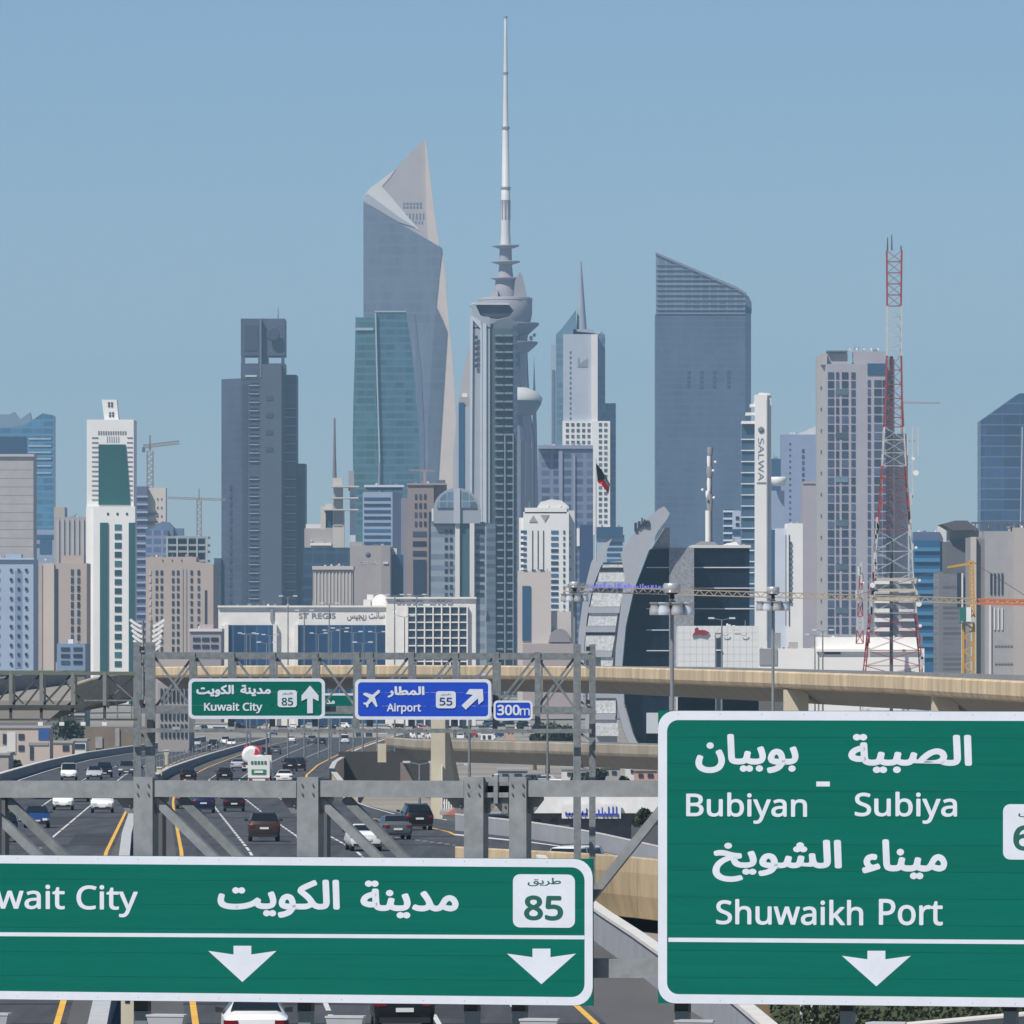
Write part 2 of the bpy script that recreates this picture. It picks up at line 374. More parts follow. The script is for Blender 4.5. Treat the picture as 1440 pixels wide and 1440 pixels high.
def parapet(name, label, pl, ys, h, w, m, cap=None, group=None, base=-.4, cat='parapet', seg=None):
    t = thing(name, label, cat, G(lerp(pl, ys[0]), ys[0]), group)
    b = MB(); c = MB()
    for a, e in zip(ys, ys[1:]):
        p = G(lerp(pl, a), a); q = G(lerp(pl, e), e); s = (q-p).cross(Vector((0, 0, 1))).normalized()*w/2
        b.hexa([p-s*1.3+Vector((0, 0, base)), p+s*1.3+Vector((0, 0, base)), q+s*1.3+Vector((0, 0, base)), q-s*1.3+Vector((0, 0, base))], [v+Vector((0, 0, h)) for v in (p-s, p+s, q+s, q-s)])
        c.hexa([v+Vector((0, 0, h)) for v in (p-s*1.5, p+s*1.5, q+s*1.5, q-s*1.5)], [v+Vector((0, 0, h+.12)) for v in (p-s*1.5, p+s*1.5, q+s*1.5, q-s*1.5)])
    b.build('wall', m, t); c.build('coping', cap or concw, t); return t
MEDB = [(1900, 60), (1440, 146), (1405, 158), (1197, 178), (1140, 192), (1115, 204), (1100, 221), (1090, 238), (1070, 290), (1055, 338), (1047, 365), (1040, 388)]
parapet('median_barrier', 'long concrete median barrier between the two carriageways', MEDB, YS[3:-2], .85, .35, conc, mat('barrier_cap', (.45, .46, .46), .8))
parapet('roadside_parapet', 'grey parapet along the left edge of the oncoming carriageway', LE, YS[12:-2], 1.0, .4, conc)
parapet('roadside_parapet', 'grey parapet with pale coping on the right edge of the near road', RE, [y for y in YS if 1240 <= y <= 1520], 1.15, .3, mat('ramp_wall', (.30, .31, .33), .85, 0, .1, .4), concw)
parapet('roadside_parapet', 'curving parapet with tan outer face where the far road bends right', RE, [y for y in YS if y <= 1128], 1.1, .4, tan, mat('pale_coping', (.5, .48, .45), .8), base=-1.6)
# deck edge beneath the far bend so it stands as a bridge
b = MB(); yy = [y for y in YS if y <= 1128]
for a, e in zip(yy, yy[1:]):
    p, q = G(lerp(RE, a)-8, a, -.05), G(lerp(RE, e)-8, e, -.05); o = Vector((0, 0, -1.5)); l = Vector((-14, 0, 0))
    b.hexa([p+l+o, p+o, q+o, q+l+o], [p+l, p, q, q+l])
struct(b.build('bridge_deck', soff))
# ---------------------------------------------------------------- near sign gantry, turned a little to the camera
GA = R(14); GU = Vector((math.cos(GA), -math.sin(GA), 0)); GN = Vector((math.sin(GA), math.cos(GA), 0)); UZ = Vector((0, 0, 1))
GO = W(840, 890, 120)
def GP(px, py, off=0.0):
    o = GO+GN*off; k = (px-720)/F
    t = (k*o.y-o.x)/(GU.x-k*GU.y)
    p = o+GU*t; return Vector((p.x, p.y, CZ-(py-HY)*p.y/F))
gt = thing('sign_gantry', 'large grey steel truss gantry in front carrying the two big green signs', 'gantry', GP(720, 1400, .6))
def gbar(x0, y0, x1, y1, w, off, dep, name, m=galv, ext=0):
    """bar drawn between two picture points of the gantry plane; w = visible width in px, dep = depth in metres"""
    p, q = GP(x0, y0, off), GP(x1, y1, off); wm = w*p.y/F
    a = (q-p).normalized(); r = a.cross(GN).normalized()*wm/2; g = GN*dep
    b = MB(); b.hexa([p-r, p+r, q+r, q-r], [p-r+g, p+r+g, q+r+g, q-r+g]); return b.build(name, m, gt)
for x0, x1 in ((-500, 187.5), (215.5, 416.5), (448.5, 652), (740, 1700)):
    gbar(x0, 1109, x1, 1110.5, 23, .30, .26, 'top_chord'); 
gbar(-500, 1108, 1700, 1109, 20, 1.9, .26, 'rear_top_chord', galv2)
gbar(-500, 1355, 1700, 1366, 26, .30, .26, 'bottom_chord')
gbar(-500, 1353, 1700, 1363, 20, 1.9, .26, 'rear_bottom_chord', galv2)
for x, w in ((-250, 28), (-20, 28), (201, 28), (432.5, 31), (666, 28), (728, 25), (958, 26), (1190, 26), (1420, 26), (1640, 26)):
    gbar(x, 1093, x, 1372 if x != 432.5 else 1372, w, .26, .3, 'upright')
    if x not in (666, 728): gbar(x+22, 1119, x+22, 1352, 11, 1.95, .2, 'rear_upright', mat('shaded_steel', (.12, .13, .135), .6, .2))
for x in (-45, 201, 433, 690, 958, 1190, 1420):
    pass
for (xa, ya, xb, yb) in ((-30, 1125, 185, 1330), (215, 1122, 425, 1330), (446, 1122, 655, 1330), (945, 1118, 740, 1375), (970, 1122, 1180, 1340), (1200, 1122, 1410, 1340)):
    gbar(xa, ya, xb, yb, 12, .38, .14, 'diagonal')
    gbar(xa+38 if xa < 900 or xa > 960 else xa+30, ya, xb+34, yb, 12, 2.0, .14, 'rear_diagonal', galv2) if xa != 945 else None
# joint between the two truss halves
for y in (1096, 1118): gbar(680, y, 715, y, 7, .34, .1, 'splice_plate')
gbar(697, 1090, 697, 1130, 6, .32, .1, 'splice_plate')
gus = mat('gusset_steel', (.19, .20, .205), .6, .3, .25, 6)
for x in (201, 432.5, 666, 728):
    for sx in (-1, 1):
        c = GP(x+sx*24, 1128, .40); MB().prism([c+GU*u*sx+UZ*z for u, z in ((-.11, .12), (.13, .12), (.13, .03), (-.02, -.16), (-.11, -.16))], GN*.02).build('gusset_plate', gus, gt)
        for u, z in ((-.06, .06), (.04, .06), (-.06, -.05)): MB().lathe(c+GU*u*sx+UZ*z, [(.016, -.03), (.016, 0)], 6, 'y').build('bolt', gus, gt)
    for z in range(4): MB().lathe(GP(x-8+5*(z % 2)*3, 1103+9*(z//2)*1.4, .25), [(.015, -.025), (.015, .01)], 6, 'y').build('bolt', gus, gt)
for sx in (-1, 1):
    b = MB(); c = GP(697+sx*11, 1113, .5); b.prism([c+GU*u+UZ*z for u, z in ((-.06, -.09), (.06, -.09), (.07, .08), (-.07, .08))], GN*.1); b.build('joint_bolt_cap', black, gt)
    b = MB(); c = GP(697+sx*9, 1126, .5); b.prism([c+GU*u+UZ*z for u, z in ((-.1, .04), (.1, .04), (-.02*sx, -.05))], GN*.1); b.build('joint_bracket', black, gt)
q = thing('post', 'cream painted post beside the median barrier at the bottom edge', 'post', G(179, 1500)); p = G(179, 1500); MB().box(p.x-.17, p.x+.17, p.y, p.y+.3, p.z-1, p.z+3.2).build('shaft', tan2, q); MB().box(p.x-.06, p.x+.06, p.y-.02, p.y+.02, p.z+1.7, p.z+1.8).build('mark', black, q)
# walkway brackets and lamps under the signs
for x in (198, 428, 662, 729, 958, 1190, 1420):
    gbar(x, 1370, x, 1424, 20, .24, .18, 'hanger', mat('dark_steel', (.03, .035, .035), .6))
    gbar(x, 1422, x, 1520, 18, .20, .2, 'walkway_bracket', mat('teal_grey_steel', (.16, .20, .21), .6, .2))
gbar(-400, 1516, 1700, 1530, 18, .1, .7, 'walkway', galv2)
# support legs outside the frame
for x in (-480, 1680):
    p = GP(x, 1100, .9); b = MB(); b.tube((p.x, p.y, 10), p, .3, .3, 12); b.build('leg', galv, gt)

def rrect(w, h, r, n=6):
    pts = []
    for cx, cy, a0 in ((w/2-r, h/2-r, 0), (-w/2+r, h/2-r, 90), (-w/2+r, -h/2+r, 180), (w/2-r, -h/2+r, 270)):
        for i in range(n+1):
            a = R(a0+90*i/n); pts.append((cx+r*math.cos(a), cy+r*math.sin(a)))
    return pts
def rr(name, m, parent, c, ux, w, h, r, y0, y1):
    """rounded plate; y0..y1 = distance in front of the sign plane"""
    n = ux.cross(UZ).normalized(); b = MB(); b.prism([c+ux*x+UZ*z+n*y0 for x, z in rrect(w, h, r)], n*(y1-y0)); return b.build(name, m, parent)
def plate(name, m, parent, pts, n, y0, y1):
    b = MB(); b.prism([p+n*y0 for p in pts], n*(y1-y0)); return b.build(name, m, parent)
NN = -GN
def sign(label, x0, x1, y0, y1, mg, tr, bord=13, sheets=0):
    a, c = GP(x0, y0), GP(x1, y0); bl = GP(x0, y1)
    w = (c-a).length; h = a.z-bl.z; ctr = a+(c-a)/2-UZ*h/2
    t = thing('road_sign', label, 'road sign', ctr-UZ*h/2)
    b = MB(); n = 6 if h < 3 else 11
    for i in range(n):                                   # the board is made of horizontal planks
        z1 = ctr.z+h/2-h*i/n; z0 = z1-h/n+.0025
        q = MB(); e = GU*(w/2-.004)
        q.hexa([Vector((ctr.x, ctr.y, z0))-e-NN*.05, Vector((ctr.x, ctr.y, z0))+e-NN*.05, Vector((ctr.x, ctr.y, z0))+e, Vector((ctr.x, ctr.y, z0))-e],
               [Vector((ctr.x, ctr.y, z1))-e-NN*.05, Vector((ctr.x, ctr.y, z1))+e-NN*.05, Vector((ctr.x, ctr.y, z1))+e, Vector((ctr.x, ctr.y, z1))-e])
        q.build('panel', tint(mg, (.97, 1.03)), t)
    s = ctr.y/F; bm = bord*s; plate('backing', galv2, t, [ctr+GU*x+UZ*z for x, z in ((-w/2+.02, -h/2+.02), (w/2-.02, -h/2+.02), (w/2-.02, h/2-.02), (-w/2+.02, h/2-.02))], NN, -.09, -.052)
    rv = MB()
    for i in range(n+1):
        for k in range(int(w/.6)): rv.lathe(ctr+GU*(-w/2+.3+k*.6)+UZ*(h/2-.05-(h-.1)*i/n), [(.009, -.003), (.009, 0)], 6, 'y')
    rv.build('rivets', mg, t)['kind'] = 'stuff'
    # white border with rounded corners, as a ring
    out = rrect(w-.01, h-.01, tr); inn = rrect(w-2*bm, h-2*bm, max(.04, tr-bm*.6)); k = len(out); n_ = NN
    vs = [ctr+GU*x+UZ*z+n_*.003 for x, z in out]+[ctr+GU*x+UZ*z+n_*.003 for x, z in inn]
    b = MB(); b.add(vs, [(i, (i+1) % k, k+(i+1) % k, k+i) for i in range(k)]); b.build('border', white, t)
    return t, ctr, w, h
def gtext(name, txt, m, par, x0, x1, y0, y1, off=.02, lift=.003):
    a = GP(x0, y1); e = GP(x1, y1); top = GP(x0, y0)
    return letters(name, txt, m, par, a, GU, UZ, 0, (e-a).length, 0, top.z-a.z, off, lift)
def gplate(name, m, par, pts, lift=.002, th=.002):
    return plate(name, m, par, [GP(x, y) for x, y in pts], NN, lift, lift+th)
def garrow(par, x0, x1, y0, y1):
    c = (x0+x1)/2; w = x1-x0; h = y1-y0
    gplate('down_arrow', white, par, [(x0, y0+h*.14), (c-w*.13, y0+h*.24), (c-w*.13, y0), (c+w*.13, y0), (c+w*.13, y0+h*.24), (x1, y0+h*.14), (c, y1)])
bx, ctr, w, h = sign('wide green board lettered Kuwait City 85 with two white down arrows, lower left', -560, 834, 1203, 1404, green, .26, 12)
gtext('lettering', sans('Kuwait City'), white, bx, -63, 194, 1243, 1288, .016)
gtext('arabic_lettering', arabic('الكويت'), white, bx, 306, 478, 1236, 1290, .035)
gtext('arabic_lettering', arabic('مدينة'), white, bx, 507, 645, 1238, 1291, .035)
gplate('divider', white, bx, [(-548, 1308), (822, 1315.5), (822, 1321), (-548, 1313.5)])
garrow(bx, 293, 389, 1330, 1381); garrow(bx, 713, 810, 1334, 1384); garrow(bx, -130, -34, 1326, 1377)
c = GP(765, 1267); q = rr('route_shield', white, bx, c, GU, .90, .75, .1, .002, .005)
gtext('lettering', arabic('طريق'), green2, bx, 742, 789, 1234, 1246, .01, .007); gtext('lettering', sans('85'), green2, bx, 737, 792, 1259, 1294, .03, .007)
bx, ctr, w, h = sign('tall green board lettered Bubiyan, Subiya and Shuwaikh Port, right', 925, 1720, 1000, 1412, green, .24, 13.5)
for t, a, e, y0, y1 in (('بوبيان', 978, 1123, 1032, 1087), ('الصبية', 1193, 1367, 1032, 1087), ('الشويخ', 1002, 1184, 1180, 1240), ('ميناء', 1212, 1332, 1180, 1236)):
    gtext('arabic_lettering', arabic(t), white, bx, a, e, y0, y1, .035)
for t, a, e, y0, y1 in (('Bubiyan', 965, 1135, 1114, 1158), ('Subiya', 1202, 1346, 1113, 1158), ('Shuwaikh', 1007, 1214, 1264, 1300), ('Port', 1236, 1326, 1264, 1301)):
    gtext('lettering', sans(t), white, bx, a, e, y0, y1, .018)
gplate('divider', white, bx, [(940, 1318.5), (1708, 1323.5), (1708, 1329.5), (940, 1324.5)])
gplate('dash', white, bx, [(1148, 1099), (1167, 1099), (1167, 1106), (1148, 1106)])
garrow(bx, 1184, 1281, 1337, 1387)
c = GP(1455, 1170); rr('route_shield', white, bx, c, GU, .89, .77, .1, .002, .005)
gtext('lettering', arabic('طريق'), green2, bx, 1432, 1478, 1137, 1149, .01, .007); gtext('lettering', sans('60'), green2, bx, 1425, 1484, 1160, 1196, .03, .007)
# lamps that light the signs from the walkway
lt0 = None
for i, (x, y, lab) in enumerate(((-15, 1428, 'leftmost'), (232, 1430, 'second from the left of the row'), (484, 1432, 'below the left down arrow board, third from left'), (757, 1436, 'nearest the gap between the boards, left side'), (975, 1438, 'nearest the gap between the boards, right side'), (1245, 1441, 'below the down arrow of the right board'))):
    t = thing('sign_lamp', 'flat grey floodlight under the green boards, '+lab, 'floodlight', GP(x, y+6, -.9), 'floodlights on the gantry walkway')
    p = GP(x, y, -.9); b = MB()
    b.hexa([p+GU*u+GN*v-UZ*.16 for u, v in ((-.24, 0), (.24, 0), (.22, .3), (-.22, .3))], [p+GU*u+GN*v for u, v in ((-.27, 0), (.27, 0), (.22, .3), (-.22, .3))]); b.build('housing', mat('lamp_housing', (.38, .39, .4), .5, .2), t)
    b = MB(); b.hexa([p+GU*u+GN*v+UZ*.002 for u, v in ((-.28, -.01), (.28, -.01), (.24, .31), (-.24, .31))], [p+GU*u+GN*v+UZ*.03 for u, v in ((-.28, -.01), (.28, -.01), (.24, .31), (-.24, .31))]); b.build('visor', mat('lamp_visor', (.5, .51, .52), .5, .2), t)
    b = MB(); b.bar(p+GN*.2-UZ*.16, GP(x, y+110, .2), .05, .05); b.build('bracket', galv2, t)

# ---------------------------------------------------------------- second gantry with the airport signs
FD = 364
ft = thing('sign_gantry', 'farther slim grey truss gantry carrying the Kuwait City and Airport signs', 'gantry', W(510, 1100, FD+.8))
def fbar(x0, y0, x1, y1, w, dd, dep, name, m=galv2, par=None, d=None):
    d = (d or FD)+dd; p, q = W(x0, y0, d), W(x1, y1, d); a = (q-p).normalized(); r = a.cross(Vector((0, 1, 0))).normalized()*w*d/F/2; g = Vector((0, dep, 0))
    return MB().hexa([p-r, p+r, q+r, q-r], [p-r+g, p+r+g, q+r+g, q-r+g]).build(name, m, par or ft)
fbar(190, 920.5, 832, 922, 7, 0, .22, 'top_chord'); fbar(190, 924, 838, 925, 6, 2.2, .2, 'rear_top_chord')
fbar(190, 996, 832, 998, 8, 0, .22, 'bottom_chord'); fbar(190, 1001, 838, 1002, 5, 2.2, .2, 'rear_bottom_chord')
fbar(175, 1027, 832, 1028, 6, -.6, .12, 'walkway_rail'); 
for x, w in ((270, 8), (325, 9), (383, 8), (443, 8), (501, 9), (520, 9), (578, 8), (640, 8), (697, 9), (756, 8)):
    fbar(x, 917, x, 1029, w, -.06, .25, 'upright'); fbar(x+6, 925, x+6, 1001, 3, 2.25, .1, 'rear_upright')
for i, (x, e) in enumerate(((218, 270), (270, 325), (325, 383), (383, 443), (443, 501), (520, 578), (578, 640), (640, 697), (697, 756), (756, 808))):
    if i in (0, 9): fbar(x, 925, e, 995, 3.4, .1, .1, 'diagonal'); fbar(e, 925, x, 995, 3.4, .25, .1, 'diagonal')
    elif i < 5: fbar(x+6, 925, e, 995, 3.4, .1, .1, 'diagonal')
    else: fbar(e-4, 925, x, 995, 3.4, .1, .1, 'diagonal')
    fbar(x+6, 998, e+6, 925, 2.4, 2.3, .08, 'rear_diagonal')
zg = zroad(364)
for x0, w, yt, dd in ((193, 11, 903, 0), (211, 14, 903, 0), (812, 10, 906, 0), (833, 9, 906, 2.0)):
    d = FD+dd; fbar(x0, yt, x0, HY+(CZ-zg)*F/d, w, dd-.02, w*.03, 'column')
for y in (930, 985, 1030, 1075):
    fbar(195, y, 210, y+12, 3, .1, .1, 'column_brace'); fbar(814, y, 832, y+12, 3, .1, .1, 'column_brace')
for x in (196, 824):
    for y in (909, 984): fbar(x+3, y, x+3, y+6, 6, -.1, .2, 'joint_plate', mat('dark_steel', (.03, .035, .035), .6))
fbar(211, 1012, 211, 1034, 9, -.3, .25, 'control_box', mat('dark_steel', (.03, .035, .035), .6))
FN = Vector((0, -1, 0)); UX = Vector((1, 0, 0))
def fsign(label, x0, x1, y0, y1, mg, d=FD-.5, bord=4.5, r=8, npan=3):
    s = d/F; c = W((x0+x1)/2, (y0+y1)/2, d); w = (x1-x0)*s; h = (y1-y0)*s
    t = thing('road_sign', label, 'road sign', c-UZ*h/2)
    # rounded board, split in horizontal panels
    pts = rrect(w, h, r*s)
    for i in range(npan):
        za = h/2-h*i/npan; zb = h/2-h*(i+1)/npan
        ps = [(x, min(max(z, zb+.01*(i < npan-1)), za)) for x, z in pts]
        qs = []
        for p in ps:
            if not qs or (abs(p[0]-qs[-1][0])+abs(p[1]-qs[-1][1])) > 1e-4: qs.append(p)
        plate('panel', mg, t, [c+UX*x+UZ*z for x, z in qs], FN, -.05, 0)
    out = pts; inn = rrect(w-2*bord*s, h-2*bord*s, r*s*.6); k = len(out)
    b = MB(); b.add([c+UX*x+UZ*z+FN*.012 for x, z in out]+[c+UX*x+UZ*z+FN*.012 for x, z in inn], [(i, (i+1) % k, k+(i+1) % k, k+i) for i in range(k)]); b.build('border', white, t)
    return t
def ftext(name, txt, m, par, x0, x1, y0, y1, off=.02, d=FD-.5, lift=.02):
    a = W(x0, y1, d); s = d/F; return letters(name, txt, m, par, a, UX, UZ, 0, (x1-x0)*s, 0, (y1-y0)*s, off, lift)
def fplate(name, m, par, pts, d=FD-.5, lift=.02): return plate(name, m, par, [W(x, y, d) for x, y in pts], FN, lift, lift+.01)
s1 = fsign('green sign lettered Kuwait City 85 with an upward arrow on the farther gantry', 265, 457, 954, 1011, green)
ftext('arabic_lettering', arabic('الكويت'), white, s1, 276, 329, 963, 980, .045); ftext('arabic_lettering', arabic('مدينة'), white, s1, 338, 381, 963, 979, .045)
ftext('lettering', sans('Kuwait City'), white, s1, 287, 369, 988, 1003, .03)
c = W(404, 982.5, FD-.5); rr('route_shield', white, s1, c, UX, 27*FD/F, 24*FD/F, .12, .015, .03)
ftext('lettering', sans('85'), green2, s1, 396, 412, 981, 992, .02, lift=.04); ftext('lettering', arabic('طريق'), green2, s1, 397, 412, 973, 977, .0, lift=.04)
fplate('up_arrow', white, s1, [(432, 1003), (432, 982), (424, 986), (424, 978), (436, 964), (448, 978), (448, 986), (440, 982), (440, 1003)])
s2 = fsign('blue Airport 55 sign with a plane and slanting arrow on the farther gantry', 499, 691, 955, 1012, blue)
ftext('arabic_lettering', arabic('المطار'), white, s2, 545, 597, 965, 981, .045); ftext('lettering', sans('Airport'), white, s2, 544, 592, 989, 1004, .03)
c = W(627, 984, FD-.5); rr('route_shield', white, s2, c, UX, 28*FD/F, 24*FD/F, .12, .015, .03)
dk = mat('shield_navy', (.02, .05, .15), .5)
ftext('lettering', sans('55'), dk, s2, 618, 636, 981, 992, .02, lift=.04); ftext('lettering', arabic('طريق'), dk, s2, 620, 634, 975, 978, .0, lift=.04)
fplate('slanting_arrow', white, s2, [(649, 992), (665, 977), (655, 976), (660, 969), (679, 969), (680, 985), (673, 991), (672, 982), (655, 998)])
fplate('plane_symbol', white, s2, [(511, 975), (514, 974), (524, 977), (532, 970), (534.5, 971), (534, 974), (527, 980), (531, 993), (529, 994.5), (523, 986), (518, 991), (518, 994), (516, 995), (514, 991), (511, 990), (511, 988), (515, 988), (519.5, 982), (511, 977)])
s3 = fsign('small blue 300 m plate beside the Airport sign', 694, 749, 985, 1013, blue, npan=1, r=6, bord=3)
ftext('lettering', sans('300'), white, s3, 699, 731, 991, 1006, .035); ftext('lettering', sans('m'), white, s3, 731, 745, 996, 1006, .01)
s4 = fsign('partly hidden green sign behind and right of the Kuwait City sign', 405, 540, 975, 1010, green, d=520, r=4, bord=3, npan=1)
fplate('divider', white, s4, [(410, 996), (535, 996), (535, 999), (410, 999)], d=520, lift=.03)
ftext('arabic_lettering', arabic('مد'), white, s4, 459, 471, 984, 990, .04, d=520)
for i, x in enumerate((248, 278, 325, 386, 410, 443, 478, 520, 575, 600, 640, 668, 705, 742)):
    t = thing('sign_lamp', 'small floodlight on the farther gantry rail, '+where(x), 'floodlight', W(x, 1029, FD-1), 'floodlights on the farther gantry')
    b = MB(); p = W(x, 1022, FD-1); b.box(p.x-.16, p.x+.16, p.y-.2, p.y+.1, p.z-.12, p.z); b.build('housing', mat('lamp_housing', (.38, .39, .4), .5, .2), t)
    b = MB(); b.bar(p-UZ*.12, W(x, 1027, FD-.7), .05, .05); b.build('bracket', galv2, t)

# ---------------------------------------------------------------- dark gantry at the left
LD = 320
lt = thing('sign_gantry', 'dark green lattice gantry at the left edge with lamps below', 'gantry', W(90, 1100, LD))
def lbar(x0, y0, x1, y1, w, dd, dep, name, m=dsteel): return fbar(x0, y0, x1, y1, w, dd, dep, name, m, lt, LD)
lbar(-120, 946, 190, 947, 5, 0, .2, 'top_chord', mat('mossy_steel', (.14, .16, .13), .6)); lbar(-120, 993.5, 118, 993.5, 4, 0, .2, 'bottom_chord'); lbar(118, 985, 192, 985, 2, 0, .1, 'bottom_chord', galv2)
lbar(-120, 997, 118, 997, 4, 2, .2, 'rear_bottom_chord'); lbar(-120, 1012, 192, 1012, 2.5, -.6, .7, 'walkway')
for x in (-73, -29, 15, 58, 102, 147):
    lbar(x, 946, x, 992, 5, -.02, .2, 'upright', mat('pale_edge_steel', (.2, .21, .2), .6)); lbar(x, 990, x, 1012, 4, .1, .15, 'hanger'); lbar(x+5, 948, x+5, 996, 3, 2, .1, 'rear_upright')
    lbar(x-40, 990, x-2, 949, 3, .1, .1, 'diagonal'); lbar(x-22, 992, x+4, 958, 2.6, 2.1, .1, 'rear_diagonal'); lbar(x-8, 962, x+18, 990, 2, 2.15, .1, 'rear_diagonal')
for x in (165, 185): lbar(x, 985, x, 1012, 2, .1, .1, 'hanger', galv2)
lbar(150, 950, 190, 985, 1.6, .2, .05, 'diagonal', galv2); lbar(190, 950, 150, 985, 1.6, .3, .05, 'diagonal', galv2)
for x in (-15, 57, 87, 117, 147):
    t = thing('sign_lamp', 'white floodlight below the dark green gantry, '+('cut by the picture edge', 'over the blue square sign', 'over the dark tree', 'second from the grey gantry column', 'nearest the grey gantry column')[(-15, 57, 87, 117, 147).index(x)], 'floodlight', W(x, 1020, LD-1), 'floodlights under the dark gantry')
    p = W(x, 1018, LD-1); MB().box(p.x-.09, p.x+.09, p.y-.1, p.y+.1, p.z-.06, p.z+.07).build('housing', mat('white_paint', (.75, .75, .73), .5), t); MB().bar(p+UZ*.05, p+UZ*.2, .04, .04).build('bracket', galv2, t)
# ---------------------------------------------------------------- vehicles
def paint(n, c, r=.3): return mat('paint_'+n, c, r, .0, .03, 2, coat=.12, spec=.35)
glassm = mat('car_glass', (.012, .016, .02), .12, 0, 0, spec=.6)
tyrem = mat('tyre_rubber', (.015, .015, .015), .8, 0, .1, 4); rimm = mat('alloy_rim', (.35, .36, .37), .35, .7, 0)
redl = mat('tail_lamp_red', (.16, .006, .01), .25, 0, 0); clearl = mat('headlamp', (.75, .78, .8), .15, 0, 0); platem = mat('number_plate', (.7, .7, .66), .5, 0, 0)
trim = mat('black_trim', (.02, .02, .022), .6, 0, .05, 3)
KIN = {  # stations (y, bottom, belt, top, half width, half roof width), rear to front
 'sedan': [(-2.35, .38, .82, .9, .78, .7), (-2.2, .26, .92, 1.04, .88, .78), (-1.55, .24, .96, 1.08, .91, .74), (-.85, .24, .94, 1.40, .92, .60), (.3, .24, .92, 1.45, .92, .62), (1.15, .24, .92, 1.0, .92, .74), (2.05, .26, .72, .8, .88, .76), (2.35, .36, .56, .62, .74, .62)],
 'suv': [(-2.3, .42, .92, 1.0, .86, .78), (-2.18, .32, 1.02, 1.14, .93, .82), (-1.85, .3, 1.05, 1.66, .95, .68), (-.8, .3, 1.04, 1.74, .95, .70), (.25, .3, 1.02, 1.72, .95, .69), (1.0, .3, 1.02, 1.14, .95, .78), (2.1, .34, .9, 1.0, .92, .8), (2.38, .42, .66, .74, .82, .72)],
 'van': [(-2.4, .35, .95, 1.0, .88, .84), (-2.3, .3, 1.1, 1.9, .95, .80), (-1.0, .28, 1.1, 1.98, .96, .82), (.8, .28, 1.1, 1.95, .96, .80), (1.6, .3, 1.05, 1.15, .95, .84), (2.3, .35, .8, .9, .88, .8), (2.45, .4, .6, .68, .8, .7)],
}
def ring(s):
    y, zb, be, zt, hw, rw = s
    P = [(-hw*.86, zb), (hw*.86, zb), (hw*.97, zb+.16), (hw, (zb+be)/2+.05), (hw*.985, be), (rw, zt-.06), (rw*.8, zt), (-rw*.8, zt), (-rw, zt-.06), (-hw*.985, be), (-hw, (zb+be)/2+.05), (-hw*.97, zb+.16)]
    return [Vector((x, y, z)) for x, z in P]
def bil(a, b, c, d, u, v): return (a*(1-u)+b*u)*(1-v)+(d*(1-u)+c*u)*v
def gq(b, a, e, c, d, u0, u1, v0, v1, off=.012):
    q = [bil(a, e, c, d, u, v) for u, v in ((u0, v0), (u1, v0), (u1, v1), (u0, v1))]
    n = (q[1]-q[0]).cross(q[3]-q[0]).normalized()*off; ctr = sum(q, Vector())/4
    if n.dot(ctr-Vector((0, 0, .8))) < 0: n = -n
    b.add([p+n for p in q]+[p-n for p in q], [(0, 1, 2, 3), (0, 1, 5, 4), (1, 2, 6, 5), (2, 3, 7, 6), (3, 0, 4, 7)])
